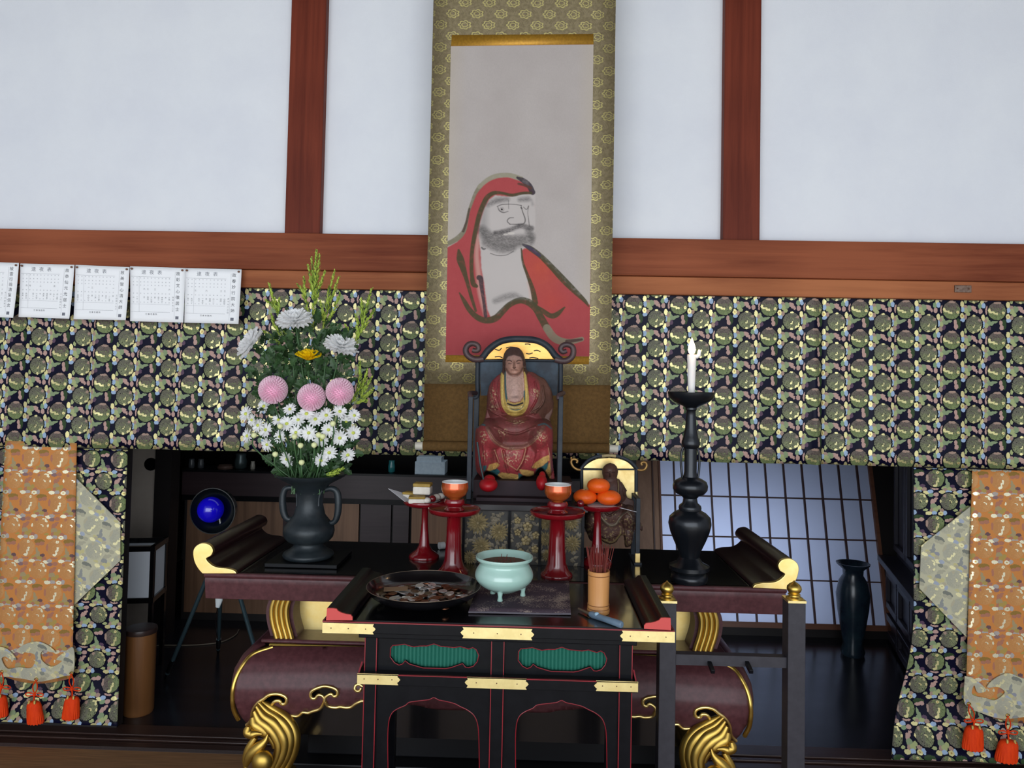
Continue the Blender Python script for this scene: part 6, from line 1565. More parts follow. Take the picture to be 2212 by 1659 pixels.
R5.put(R5.stroke(z5s([(630, 930, 16), (680, 1030, 18), (760, 1085, 20), (880, 1108, 22), (990, 1080, 20), (1080, 1010, 18), (1140, 915, 16)]), 2), (128, 84, 74), 0.9)
R5.put(R5.stroke(z5s([(640, 955, 3), (690, 1040, 3), (770, 1100, 3), (880, 1128, 3), (1000, 1095, 3), (1090, 1020, 3)]), 1), (170, 130, 100), 0.8)
worn = np.clip((nf - 0.56) * 8, 0, 1)
for (x, y, rx, ry) in ((770, 970, 60, 45), (850, 1190, 90, 100), (600, 1010, 45, 80), (1110, 1010, 70, 70), (690, 650, 40, 100), (1060, 620, 50, 60), (900, 880, 80, 25), (620, 1180, 40, 60), (990, 1210, 50, 40), (690, 740, 50, 40)):
    R5.put(R5.ell(900 + x / 4.148, 700 + y / 4.148, rx / 4.148, ry / 4.148, 0.5) * worn, (186, 160, 124), 0.75)
R5.put(np.clip((vnoise(R5.X, R5.Y, 12, 77, 3) - .56) * 6, 0, 1), (96, 62, 52), .45)
# gilt hem and teal linings
for pts in ([(630, 1310), (650, 1260), (720, 1240), (745, 1262), (720, 1290), (660, 1325)], [(718, 1352), (760, 1330), (850, 1340), (912, 1352), (915, 1400), (860, 1420), (780, 1408)], [(915, 1300), (1000, 1310), (1050, 1320), (1050, 1356), (990, 1372), (940, 1345)], [(1030, 1290), (1060, 1245), (1130, 1195), (1185, 1172), (1190, 1220), (1130, 1270), (1080, 1295)], [(1150, 1310), (1190, 1240), (1205, 1300), (1200, 1400), (1170, 1360)]):
    R5.put(pp(pts), (190, 152, 88), 0.95)
for pts in ([(640, 1322), (720, 1295), (750, 1320), (720, 1362)], [(910, 1330), (945, 1350), (960, 1372), (912, 1395)], [(1060, 1330), (1080, 1295), (1130, 1272), (1180, 1228), (1172, 1290), (1150, 1320), (1110, 1290)], [(590, 1270), (630, 1265), (620, 1310), (600, 1330)]):
    R5.put(pp(pts), (36, 92, 96), 0.95)
for x, y in [(700, 1265), (680, 1290), (770, 1365), (810, 1380), (850, 1375), (890, 1375), (970, 1335), (1010, 1345), (1090, 1250), (1130, 1225), (1165, 1200), (1180, 1330), (1190, 1290)]:
    R5.put(R5.ell(900 + x / 4.148, 700 + y / 4.148, 1.4, 0.9, 0.6), (96, 66, 40), 0.8)
for st_ in ([(545, 930, 7), (570, 900, 8), (610, 905, 8)], [(1090, 905, 6), (1150, 895, 7), (1205, 935, 7)]): R5.put(R5.stroke(z5s(st_), 1), (52, 104, 112), 0.8)
for st_ in ([(700, 1130, 4), (740, 1240, 4)], [(980, 1110, 5), (950, 1220, 5), (900, 1310, 5)], [(1180, 1110, 4), (1195, 1200, 4), (1205, 1330, 4)], [(760, 1130, 4), (790, 1230, 4), (900, 1310, 4)]): R5.put(R5.stroke(z5s(st_), 1), (180, 150, 110), 0.55)
# chest, collar
R5.put(pp([(790, 420), (955, 420), (965, 560), (960, 640), (930, 690), (880, 702), (830, 690), (800, 650), (790, 540)]), (176, 144, 132))
R5.put(R5.stroke(z5s([(775, 350, 14), (768, 480, 16), (770, 620, 18), (785, 720, 24), (830, 785, 26), (890, 798, 26), (950, 775, 24), (985, 700, 20), (985, 600, 16), (975, 480, 12), (965, 380, 9)]), 1), (184, 158, 88))
R5.put(R5.stroke(z5s([(792, 420, 7), (795, 560, 8), (805, 660, 9), (830, 740, 10), (885, 765, 10), (940, 745, 10), (962, 680, 8), (966, 600, 6)]), 1), (48, 78, 80))
R5.put(pp([(808, 670), (840, 700), (880, 708), (930, 696), (960, 650), (965, 710), (940, 755), (885, 768), (830, 755), (806, 715)]), (176, 148, 86))
R5.put(R5.stroke(z5s([(815, 712, 7), (850, 725, 7), (890, 728, 7), (950, 708, 7)]), 1), (36, 40, 48)); R5.put(R5.stroke(z5s([(820, 738, 5), (880, 750, 6), (940, 738, 5)]), 1), (206, 188, 130))
R5.put(R5.ell(900 + 885 / 4.148, 700 + 655 / 4.148, 12, 5, .8), (96, 72, 66), .7); R5.put(R5.ell(900 + 875 / 4.148, 700 + 600 / 4.148, 14, 10, 1), (140, 106, 98), .5)
# hood, face
R5.put(pp([(872, 200), (930, 210), (965, 262), (990, 345), (1000, 430), (985, 460), (962, 420), (950, 330), (930, 300), (870, 280), (815, 300), (800, 340), (792, 420), (780, 460), (760, 425), (765, 330), (780, 260), (815, 212)]), (70, 50, 44))
R5.put(pp([(800, 330), (820, 295), (872, 282), (930, 298), (952, 340), (955, 420), (925, 465), (872, 475), (820, 455), (795, 410)]), (170, 128, 112))
R5.put(pp([(800, 315), (825, 288), (872, 276), (928, 292), (950, 318), (928, 330), (872, 322), (820, 332)]), (150, 122, 112), .6)
dk = (58, 38, 34)
for st_ in ([(812, 330, 4), (835, 325, 5), (856, 342, 4)], [(938, 330, 4), (912, 325, 5), (890, 342, 4)], [(822, 352, 3), (840, 356, 4), (856, 356, 2)], [(892, 356, 2), (908, 352, 4), (926, 350, 3)], [(862, 390, 4), (874, 396, 6), (888, 390, 4)], [(846, 412, 3), (874, 410, 3), (904, 412, 3)]):
    R5.put(R5.stroke(z5s(st_), 0.7), dk, .85)
R5.put(R5.stroke(z5s([(874, 345, 7), (874, 385, 11)]), 1.5), (104, 70, 58), .7)
R5.put(R5.stroke(z5s([(802, 400, 8), (830, 445, 10), (874, 460, 11), (918, 445, 10), (950, 395, 8)]), 2.5), (92, 62, 54), .75)
fold5 = [(z5([(690, 520), (680, 640), (720, 760)]), .010, 1.6), (z5([(740, 500), (725, 640), (770, 790)]), .008, 1.4), (z5([(1060, 520), (1080, 650), (1010, 790)]), .010, 1.6), (z5([(1130, 560), (1140, 690), (1060, 800)]), .010, 1.8),
         (z5([(1090, 760), (1000, 810), (880, 840)]), .008, 1.6), (z5([(640, 760), (700, 800), (800, 840)]), .008, 1.6), (z5([(800, 870), (900, 895), (1000, 865)]), .010, 1.8), (z5([(700, 920), (880, 985), (1060, 920)]), .008, 2.0),
         (z5([(640, 940), (760, 1090), (880, 1108), (1000, 1085), (1120, 950)]), .009, 3.0), (z5([(600, 1100), (610, 1200), (590, 1300)]), .010, 2.0), (z5([(700, 1140), (730, 1240), (700, 1300)]), .010, 2.2), (z5([(980, 1120), (950, 1230), (900, 1310)]), .012, 2.4),
         (z5([(1180, 1090), (1195, 1200), (1200, 1340)]), .010, 2.0), (z5([(780, 1140), (800, 1250), (820, 1330)]), .010, 2.2), (z5([(1080, 1140), (1070, 1200), (1040, 1280)]), .010, 2.2), (z5([(720, 1360), (780, 1400), (860, 1410), (915, 1385)]), .008, 2.5),
         (z5([(770, 400), (768, 600), (790, 740), (880, 795), (970, 740), (985, 600), (972, 420)]), .010, 3.4), (z5([(874, 340), (874, 388)]), .008, 1.6), (z5([(820, 330), (850, 336)]), .004, 1.4), (z5([(895, 336), (930, 328)]), .004, 1.4), (z5([(850, 440), (900, 440)]), .005, 2.0),
         (z5([(800, 330), (795, 420)]), -.005, 1.2), (z5([(954, 330), (958, 420)]), -.005, 1.2)]
M_poly = attr_mat('worn_pigment_on_wood', 0.55, 0.4, bump=0.15, bscale=160, fleck=0.18)
figure('painted_figure', R5, ol5, pr5, fold5, M_poly, st, 2.50)
M_shoe = mat('bright_red_shoe', (164, 12, 24), 0.5)
for (px, py, w, h, Y) in ((1055, 1047, 20, 15, 2.36), (1170, 1042, 12, 17, 2.375)):
    c = P(px, py, Y); c.z = max(c.z, zb2_ + 0.013 + sz(h, Y))
    mb = MB().ball(c, sz(w, Y), 0.045, sz(h, Y), 20, 12); mb.ball((c.x + 0.002, c.y + 0.02, c.z + sz(h * .7, Y)), sz(w * .62, Y), 0.03, sz(h * .6, Y), 16, 10)
    mb.build('shoe', M_shoe, st, smooth=80, label='bright red shoe')
MB().tube([P(1031, 955, 2.36), P(1037, 1000, 2.355), P(1045, 1039, 2.35)], [0.003, 0.0035, 0.0025], 8).build('staff', mat('dark_teal_rod', (30, 52, 54), 0.5), st, smooth=60, label='thin dark teal rod at the knee')

# ------------------------------------------------------------ small chair and small monk at right
YD2 = 2.50
z8 = lambda pts: [(1200 + a / 6.38, 960 + c / 6.38) for a, c in pts]
c2 = thing('gilt_back_chair', 'small black chair with a gold back panel, right of the large statue', 'chair', (X(1316, 1210, 2.46), 2.46, ZT))
M_gp = mat('worn_gold_panel', (232, 210, 150), 0.42, metal=0.8, var=(206, 176, 112), vscale=(18, 18, 18), rvar=0.2)
q = z8([(382, 352), (1088, 352), (1086, 1000), (376, 1000)]); MB().prism([(P(a, c, YD2).x, P(a, c, YD2).z) for a, c in q], YD2, YD2 + 0.006).build('gold_back_panel', M_gp, c2)
q = z8([(384, 325), (420, 290), (480, 245), (560, 208), (650, 194), (760, 190), (860, 200), (950, 225), (1020, 268), (1088, 340)]); MB().prism([(P(a, c, YD2 - .002).x, P(a, c, YD2 - .002).z) for a, c in smooth_path(q, 3)], YD2 - .002, YD2 + 0.004).build('gold_arch_panel', M_gp, c2)
def tz8(pts, r, Y, nm, m):
    q = smooth_path(z8(pts), 5); return MB().tube([P(a, c, Y) for a, c in q], r, 10).build(nm, m, c2, smooth=60)
tz8([(345, 345), (385, 290), (460, 215), (560, 170), (660, 155), (760, 150), (870, 165), (980, 205), (1060, 260), (1130, 340)], 0.0055, YD2 - 0.004, 'crest_rail', M_chair)
tz8([(640, 162), (740, 152), (830, 162)], 0.0062, YD2 - 0.006, 'crest_gilding', M_relief)
M_curl = mat('gilt_curl', (170, 134, 78), 0.45, metal=0.6, var=(150, 112, 62), vscale=(30, 30, 30))
for pts in ([(350, 350), (300, 345), (245, 310), (215, 250), (230, 210), (270, 205), (300, 225), (290, 255)], [(1120, 345), (1170, 355), (1225, 345), (1255, 300), (1245, 255), (1205, 245), (1180, 265), (1195, 285)]): tz8(pts, 0.0042, YD2 - 0.004, 'scroll_ear', M_curl)
tz8([(220, 215), (213, 195), (218, 172)], 0.0028, YD2 - 0.004, 'ear_tip', M_curl)
tz8([(385, 345), (1090, 345)], 0.0030, YD2 - 0.004, 'cross_rail', M_chair)
for a in (360, 1112):
    tz8([(a, 345), (a, 700)], 0.0058, YD2 - 0.003, 'back_post', M_chair)
    x = X(1200 + a / 6.38, 1100, 2.39)
    ztop = Z(1200, 1072, 2.39)
    tz8([(a, 650), (a, 720)], 0.0066, YD2 - 0.004, 'gilt_band', M_gp)
    x2 = x + (0.006 if a > 600 else -0.004)
    MB().box(x2 - 0.0065, x2 + 0.0065, 2.385, 2.398, ZT + 0.001, ztop).build('front_leg', M_chair, c2, bevel=0.001)
    MB().box(x2 - 0.0072, x2 + 0.0072, 2.384, 2.399, ZT + 0.001, ZT + 0.034).build('gilt_foot', M_gp, c2)
    MB().box(x2 - 0.012, x2 + 0.012, 2.375, 2.51, ZT + 0.0005, ZT + 0.006).build('floor_runner', M_chair, c2)
    MB().box(x2 - 0.006, x2 + 0.006, 2.398, YD2, ztop - 0.008, ztop).build('arm', M_chair, c2, bevel=0.001)
    MB().box(x2 - 0.006, x2 + 0.006, YD2 - 0.008, YD2 + 0.004, ZT + 0.006, ztop).build('rear_leg', M_chair, c2)
zs_ = Z(1316, 1150, 2.4)
MB().box(X(1256, 1150, 2.4), X(1376, 1150, 2.4), 2.455, YD2, zs_ - 0.012, zs_).build('seat', M_chair_br, c2)
s2_ = thing('small_monk_statue', 'small dark brown wooden monk seated against the gold chair back, behind the oranges', 'statue', (X(1318, 1150, 2.43), 2.43, zs_))
R8 = Ras(1250, 994, 1396, 1192, 0.8)
ol8 = smooth_path(z8([(755, 250), (820, 275), (858, 330), (862, 400), (850, 465), (880, 475), (895, 500), (930, 535), (955, 580), (990, 640), (975, 660), (995, 730), (1060, 755), (1085, 800), (1090, 900), (1110, 980), (1150, 1040), (1200, 1120), (1195, 1200), (1150, 1170), (1090, 1200), (1075, 1300), (1040, 1400), (960, 1420), (945, 1340), (930, 1250), (880, 1290), (840, 1350), (760, 1380), (680, 1360), (600, 1310), (560, 1330), (480, 1330), (440, 1250), (400, 1140), (390, 1020), (410, 900), (430, 780), (500, 720), (530, 620), (580, 540), (640, 490), (655, 465), (640, 400), (645, 330), (690, 275), (755, 250)]), 3)[:-1]
E8 = lambda a, c, rx, ry, d: (1200 + a / 6.38, 960 + c / 6.38, rx / 6.38, ry / 6.38, d)
pr8 = [E8(752, 380, 110, 135, .045), E8(750, 650, 240, 220, .050), E8(740, 980, 330, 200, .085), E8(520, 1050, 130, 200, .095), E8(1000, 1010, 130, 180, .095), E8(740, 1150, 350, 260, .07), E8(1010, 1250, 90, 200, .06)]
n8 = vnoise(R8.X, R8.Y, 6, 41, 3)
R8.put(np.ones_like(n8), (82, 54, 46)); R8.put(n8, (60, 42, 38), .7)
def p8(pts): return blur(R8.poly(z8(pts)), 1)
def s8(pts): return [(1200 + p[0] / 6.38, 960 + p[1] / 6.38, p[2] / 6.38) for p in smooth_path(pts, 4)]
R8.put(p8([(640, 330), (700, 270), (755, 250), (820, 275), (862, 340), (862, 400), (840, 480), (760, 515), (680, 480), (645, 420)]), (72, 46, 38))
for st_ in ([(600, 940, 14), (650, 1030, 16), (740, 1110, 20), (830, 1100, 18), (890, 1010, 14), (940, 950, 10), (1000, 930, 10), (1050, 1000, 9)],): R8.put(R8.stroke(s8(st_), 1), (120, 108, 92), .85)
for st_ in ([(860, 500, 7), (870, 580, 8), (860, 680, 8)], [(560, 1280, 12), (680, 1320, 12), (780, 1350, 10), (880, 1260, 12), (900, 1180, 8)], [(960, 1330, 10), (985, 1390, 10)]): R8.put(R8.stroke(s8(st_), 1), (130, 112, 74), .7 * 1.0)
w8 = np.clip((vnoise(R8.X, R8.Y, 3, 44, 2) - .62) * 8, 0, 1); R8.put(w8 * (R8.Y > 1110), (150, 130, 90), .6)
for st_ in ([(690, 392, 4), (735, 392, 5)], [(775, 390, 5), (820, 388, 4)], [(752, 400, 7), (752, 440, 9)], [(725, 470, 4), (790, 468, 4)]): R8.put(R8.stroke(s8(st_), .6), (40, 26, 24), .8)
f8 = [(z8([(600, 940), (650, 1030), (740, 1110), (830, 1100), (890, 1010), (990, 930)]), .010, 2.2), (z8([(640, 880), (740, 980), (860, 900)]), .007, 1.6), (z8([(1000, 950), (1050, 1000), (1040, 1200)]), .008, 1.8), (z8([(940, 1050), (960, 1200), (990, 1380)]), .008, 1.8),
      (z8([(560, 1200), (700, 1290), (840, 1250)]), .008, 1.8), (z8([(860, 500), (870, 700)]), .006, 1.5), (z8([(920, 560), (950, 700)]), .007, 1.6), (z8([(650, 520), (660, 720)]), .006, 1.5), (z8([(752, 385), (752, 440)]), .005, 1.2), (z8([(690, 375), (730, 380)]), .003, 1.0), (z8([(780, 380), (820, 373)]), .003, 1.0)]
figure('carved_figure', R8, ol8, pr8, f8, M_poly, s2_, 2.46, edge=0.010, back=0.4)
# ------------------------------------------------------------ flowers in the bronze vase
rf = random.Random(21)
def petal_mat(name, col, var=None):
    m = mat(name, col, 0.6, spec=0.3, var=var, vscale=(60, 60, 60)); nt = m.node_tree; b = nt.nodes['Principled BSDF']
    t_ = nt.nodes.new('ShaderNodeBsdfTranslucent'); t_.inputs[0].default_value = rgba(col); x_ = nt.nodes.new('ShaderNodeMixShader'); x_.inputs[0].default_value = 0.4
    nt.links.new(b.outputs[0], x_.inputs[1]); nt.links.new(t_.outputs[0], x_.inputs[2]); nt.links.new(x_.outputs[0], nt.nodes['Material Output'].inputs[0]); return m
M_wpet = petal_mat('white_petal', (254, 254, 254))
M_gwpet = mat('greenish_white_petal', (226, 234, 222), 0.6, spec=0.3)
M_ppet = petal_mat('pink_petal', (250, 216, 232), (254, 234, 242))
M_ypet = petal_mat('yellow_petal', (255, 224, 24), (255, 214, 12))
M_disc = mat('yellow_green_disc', (198, 208, 90), 0.7, bump=0.5, bscale=500)
M_stem = mat('green_stem', (58, 92, 52), 0.6)
M_leaf = mat('dark_green_leaf', (34, 60, 32), 0.5, spec=0.4, var=(52, 82, 42), vscale=(25, 25, 25))
M_sprig = mat('yellow_green_sprig', (176, 194, 76), 0.6, var=(136, 162, 60), vscale=(20, 20, 20))
Yf = 2.27
VM = Vector((vx, Yv, Z(668, 1050, Yv)))
def basis(n):
    n = Vector(n).normalized(); u = n.cross(Vector((0, 0, 1)))
    if u.length < 1e-3: u = Vector((1, 0, 0))
    u.normalize(); return u, n.cross(u), n
def petal3(mb, c, d, nrm, L, w, curl=0.0, cup=0.25, tip=0.35):
    """curved petal from c along d, face along nrm"""
    d = Vector(d).normalized(); n = (nrm - d * nrm.dot(d)).normalized(); s = d.cross(n)
    rows = []
    for t, ww in ((0, .35), (.35, .85), (.72, 1.0), (1.0, tip)):
        p = Vector(c) + d * (L * t * (1 - 0.25 * abs(curl) * t)) + n * (curl * L * t * t)
        rows += [p - s * w * ww + n * w * cup, p - n * w * cup * .3, p + s * w * ww + n * w * cup]
    mb.add(rows, [(3 * i + j, 3 * i + j + 1, 3 * i + j + 4, 3 * i + j + 3) for i in range(3) for j in range(2)])
def stem(parent, top, n, bot=None):
    bot = bot or VM + Vector((rf.uniform(-.035, .035), rf.uniform(-.03, .03), -0.02))
    top = Vector(top); p1 = top - Vector(n).normalized() * 0.04
    q = smooth_path([tuple(top), tuple(p1), tuple(p1.lerp(bot, .5) + Vector((0, 0, -0.01))), tuple(bot)], 5)
    MB().tube(q, 0.0022, 6).build('stem', M_stem, parent, smooth=60)
def mum(px, py, wpx, tilt, label, kind='white', Y=Yf):
    c = P(px, py, Y); R_ = sz(wpx / 2, Y); u, v, n = basis(tilt)
    t = thing('chrysanthemum', label, 'flower', tuple(c), None)
    mb = MB()
    m = M_wpet if kind == 'white' else M_ypet
    layers = [(1.0, 22, 0.05, .25), (.97, 20, 0.22, .45), (.82, 18, .42, .7), (.6, 15, .7, 1.0), (.38, 10, 1.1, 1.4)] if kind == 'white' else [(1.0, 16, .35, .5), (.9, 15, .55, .8), (.7, 13, .85, 1.1), (.45, 9, 1.2, 1.4)]
    for li, (k_, cnt, el, cu) in enumerate(layers):
        for i in range(cnt):
            a = 2 * PI * (i + .5 * (li % 2)) / cnt + rf.uniform(-.06, .06); e = el + rf.uniform(-.06, .06)
            d = (u * math.cos(a) + v * math.sin(a)) * math.cos(e) + n * math.sin(e)
            petal3(mb, c + n * (0.003 * li), d, n, R_ * k_ * 1.06 * rf.uniform(.92, 1.06), R_ * .15, curl=0.12 * cu, cup=.5)
    mb.build('petals', m, t, smooth=60, kind='stuff')
    MB().ball(tuple(c + n * 0.004), R_ * .18, R_ * .18, R_ * .14, 12, 8).build('centre', M_gwpet if kind == 'white' else M_ypet, t, smooth=60)
    MB().ball(tuple(c - n * 0.004), R_ * .2, R_ * .2, R_ * .15, 10, 6).build('calyx', M_stem, t, smooth=60)
    stem(t, c - n * 0.006, n)
mum(638, 696, 78, (0.0, -.55, 1.0), 'large white chrysanthemum at the top centre of the bouquet')
mum(546, 745, 76, (-.85, -.45, .62), 'large white chrysanthemum at the left, turned away to the side')
mum(736, 752, 74, (.35, -.5, 1.0), 'large white chrysanthemum at the right of the bouquet')
mum(666, 778, 58, (0.05, -.25, 1.0), 'yellow chrysanthemum in the middle of the bouquet', 'yellow', Yf - 0.01)
def pompon(px, py, r, label, Y=Yf - 0.03):
    c = P(px, py, Y); R_ = sz(r, Y); t = thing('pompon_chrysanthemum', label, 'flower', tuple(c))
    mb = MB(); N_ = 340
    for i in range(N_):
        z = 1 - 2 * (i + .5) / N_; a = i * 2.39996; q = math.sqrt(1 - z * z); d = Vector((q * math.cos(a), q * math.sin(a), z))
        petal3(mb, c + d * R_ * .62, d, Vector((0, 0, 1)) if abs(z) < .9 else Vector((0, -1, 0)), R_ * .40, R_ * .085, curl=.1, cup=.8, tip=.6)
    mb.build('petals', M_ppet, t, smooth=60, kind='stuff')
    MB().ball(tuple(c), R_ * .74, n=20, m=14).build('petal_core', mat('deep_pink_core', (244, 190, 214), 0.7), t, smooth=80)
    stem(t, c - Vector((0, -0.02, R_ * .6)), (0, -.3, 1))
pompon(590, 842, 31, 'round pink pompon chrysanthemum at the left of the three')
pompon(673, 858, 30, 'round pink pompon chrysanthemum, the middle and lowest of the three')
pompon(734, 846, 30, 'round pink pompon chrysanthemum at the right of the three')
# small white daisy chrysanthemums
zz2 = lambda a, c: (480 + a / 3.072, 520 + c / 3.072)
dz = [(280, 1100, -.5, .5), (200, 1190, -.7, .1), (160, 1150, -.6, .4), (290, 1255, -.3, .2), (170, 1295, -.8, 0), (375, 1190, -.2, .6), (385, 1300, -.3, .1), (450, 1120, -.1, .7), (430, 1215, -.1, .3), (505, 1190, .0, .5),
      (490, 1272, 0, .1), (575, 1275, .1, 0), (560, 1150, .1, .7), (618, 1185, .2, .4), (690, 1160, .3, .6), (780, 1135, .4, .6), (820, 1205, .5, .1), (875, 1160, .7, .3), (705, 1255, .3, .1), (780, 1308, .3, -.2),
      (868, 1275, .7, 0), (655, 1320, .2, -.1), (300, 1352, -.4, -.2), (432, 1448, -.2, -.4), (710, 1405, .2, -.3), (832, 1420, .6, -.4), (655, 1455, .1, -.5), (240, 1225, -.5, .2)]
daisy = None
def drow(c_): return 0 if c_ < 1170 else 1 if c_ < 1240 else 2 if c_ < 1330 else 3
ordn = ['leftmost', 'second from the left', 'third from the left', 'fourth from the left', 'fifth from the left', 'sixth from the left', 'seventh from the left', 'eighth from the left', 'ninth from the left', 'tenth from the left']
for i, (a, c_, tx__, tz__) in enumerate(dz):
    px, py = zz2(a, c_); Y = 2.245 + 0.03 * abs(px - 665) / 80 + rf.uniform(-.012, .012); c = P(px, py, Y)
    big = i in (11, 16, 19, 24, 23); R_ = sz(18.5 if big else rf.uniform(15.5, 19), Y)
    u, v, n = basis((tx__, -1, tz__))
    rk_ = sum(1 for o_ in dz if drow(o_[1]) == drow(c_) and o_[0] < a)
    t = thing('small_daisy', 'small white daisy, ' + ordn[rk_] + ' in the ' + ['top', 'second', 'third', 'bottom'][drow(c_)] + ' row of the daisy cluster', 'flower', tuple(c), 'small white daisies in the lower bouquet')
    mb = MB(); cnt = 15
    for li, (k_, el) in enumerate(((1.0, .08), (.88, .3))):
        for j in range(cnt):
            aa = 2 * PI * (j + .5 * li) / cnt + rf.uniform(-.08, .08); e = el + rf.uniform(-.08, .08)
            d = (u * math.cos(aa) + v * math.sin(aa)) * math.cos(e) + n * math.sin(e)
            if li == 1 and j % 3 == 0: continue
            petal3(mb, c, d, n, R_ * k_ * rf.uniform(.88, 1.05), R_ * .125, curl=rf.uniform(-.08, .12), cup=.25, tip=.45)
    mb.build('petals', M_wpet, t, smooth=60, kind='stuff')
    MB().ball(tuple(c + n * 0.002), R_ * .22, R_ * .22, R_ * .2, 12, 8).build('eye', M_disc, t, smooth=60)
    stem(t, c, n)
for i, (a, c_) in enumerate([(520, 1360), (610, 1357), (527, 1472), (352, 1418), (212, 1292), (735, 1215), (385, 1232), (480, 1300), (640, 1290), (668, 1300)]):
    px, py = zz2(a, c_); c = P(px, py, 2.235); r_ = sz(6.5, 2.235)
    t = thing('daisy_bud', 'pale yellow-green daisy bud in the lower bouquet, ' + ['above centre', 'right of centre', 'lowest, over the vase rim', 'low left', 'far left edge', 'upper right', 'upper left', 'left of centre', 'middle right', 'lower right'][i], 'flower', tuple(c), 'daisy buds in the bouquet')
    MB().lathe([(0.0005, -r_), (r_ * .7, -r_ * .6), (r_, 0), (r_ * .8, r_ * .7), (0.0005, r_)], tuple(c), 12).build('bud', mat('pale_yellow_bud', (222, 226, 168), 0.6), t, smooth=60)
    stem(t, c, (0, -.2, 1))
# sprigs
def sprig(label, main, branches, Y, leafL=0.017, dens=1.0):
    q0 = [P(*zz2(*k), Y) for k in main]; t = thing('green_sprig', label, 'foliage', tuple(q0[-1]))
    st_ = MB(); lf_ = MB()
    for bi, br in enumerate([main] + branches):
        q = [P(*zz2(*k), Y + (0.01 * math.sin(bi * 2.1) if bi else 0)) for k in br]
        q = [Vector(p) for p in smooth_path([tuple(p) for p in q], 6)]
        st_.tube(q, [0.0007 + 0.0012 * i / len(q) for i in range(len(q))], 5)
        tot = sum((q[i + 1] - q[i]).length for i in range(len(q) - 1)); n = int(tot / 0.0017 * dens)
        for j in range(n):
            f = j / n * (len(q) - 1); i = int(f); p = q[i].lerp(q[min(i + 1, len(q) - 1)], f - i)
            ax_ = (q[max(i - 1, 0)] - q[min(i + 1, len(q) - 1)]).normalized()
            a = rf.uniform(0, 2 * PI); u, v, _ = basis(ax_); side = u * math.cos(a) + v * math.sin(a)
            g = min(1, .45 + j / n * 1.2)
            petal3(lf_, p, ax_ * .75 + side * .75, ax_, leafL * g * rf.uniform(.7, 1.1), 0.0026, curl=.2, cup=.2, tip=.3)
    st_.build('stem', M_stem, t, smooth=60); lf_.build('needles', M_sprig, t, kind='stuff')
sprig('tall yellow-green sprig rising highest behind the top white chrysanthemum', [(626, 66), (618, 200), (608, 400), (600, 620)], [[(592, 112), (605, 260), (612, 330)], [(570, 165), (592, 290), (608, 400)], [(682, 205), (640, 320), (612, 430)], [(645, 95), (632, 220), (616, 330)]], 2.33)
sprig('yellow-green sprig just right of the tallest one', [(746, 200), (712, 330), (690, 480), (660, 640)], [[(774, 245), (730, 360), (695, 480)], [(780, 350), (745, 450), (700, 540)], [(650, 395), (670, 500), (672, 580)]], 2.34)
sprig('yellow-green sprig left of the tallest one', [(542, 240), (550, 360), (570, 500), (590, 640)], [[(502, 288), (535, 340), (552, 400)]], 2.33)
sprig('yellow-green sprig at the upper left of the bouquet', [(312, 288), (340, 380), (375, 480), (430, 640)], [[(290, 395), (335, 430), (370, 490)], [(378, 385), (376, 440), (380, 500)], [(325, 490), (350, 560), (400, 640)], [(270, 600), (330, 640), (400, 700)]], 2.31)
sprig('yellow-green sprig at the upper right of the bouquet', [(992, 320), (960, 440), (925, 580), (860, 720)], [[(922, 390), (930, 480), (925, 560)], [(1008, 455), (960, 540), (915, 620)], [(885, 490), (900, 580), (895, 660)], [(820, 560), (850, 640), (860, 700)]], 2.31, dens=1.2)
sprig('yellow-green sprig at the right, beside the pink pompon', [(912, 810), (915, 900), (900, 1000), (860, 1080)], [[(962, 860), (940, 940), (910, 1010)], [(990, 905), (950, 980), (915, 1040)], [(1000, 985), (950, 1030), (900, 1060)], [(960, 1060), (920, 1065), (880, 1085)]], 2.29, dens=1.3)
sprig('yellow-green tuft low on the right over the vase rim', [(800, 1510), (760, 1530), (700, 1545)], [[(770, 1540), (720, 1550), (680, 1548)]], 2.24)
# dark leaves
fl = thing('bouquet_foliage', 'mass of dark green chrysanthemum leaves filling the bouquet', 'foliage', tuple(VM), None)
lm = MB()
def lobed(mb, c, d, n, L):
    d = d.normalized(); n = (n - d * n.dot(d)).normalized(); s = d.cross(n)
    ol_ = [(0, 0), (.12, .10), (.25, .30), (.38, .16), (.52, .38), (.64, .18), (.78, .24), (1.0, 0), (.78, -.24), (.64, -.18), (.52, -.38), (.38, -.16), (.25, -.30), (.12, -.10)]
    vs = [c + d * (a * L) + s * (b_ * L) - n * (.25 * L * (a * a)) + n * abs(b_) * L * .2 for a, b_ in ol_] + [c + d * (.45 * L) - n * (.05 * L)]
    mb.add(vs, [(i, (i + 1) % 14, 14) for i in range(14)])
zones = [((640, 830), 105, 85, 130), ((665, 760), 90, 75, 110), ((600, 790), 60, 60, 50), ((668, 960), 95, 62, 150), ((668, 1000), 78, 34, 120), ((668, 1016), 66, 12, 60), ((700, 770), 70, 90, 60), ((650, 900), 100, 40, 60)]
for (cx_, cy_), rx_, ry_, cnt in zones:
    for i in range(cnt):
        a, q = rf.uniform(0, 2 * PI), math.sqrt(rf.random()); px, py = cx_ + rx_ * q * math.cos(a), cy_ + ry_ * q * math.sin(a)
        c = P(px, py, rf.uniform(2.275, 2.345)); d = (c - (VM + Vector((0, 0, .02)))).normalized() * .6 + Vector((rf.uniform(-.8, .8), rf.uniform(-.9, .3), rf.uniform(-.5, .6)))
        lobed(lm, c, d, Vector((rf.uniform(-.5, .5), -1, rf.uniform(.1, .8))), rf.uniform(.022, .042))
lm.build('leaves', M_leaf, fl, kind='stuff')
sl_ = MB()
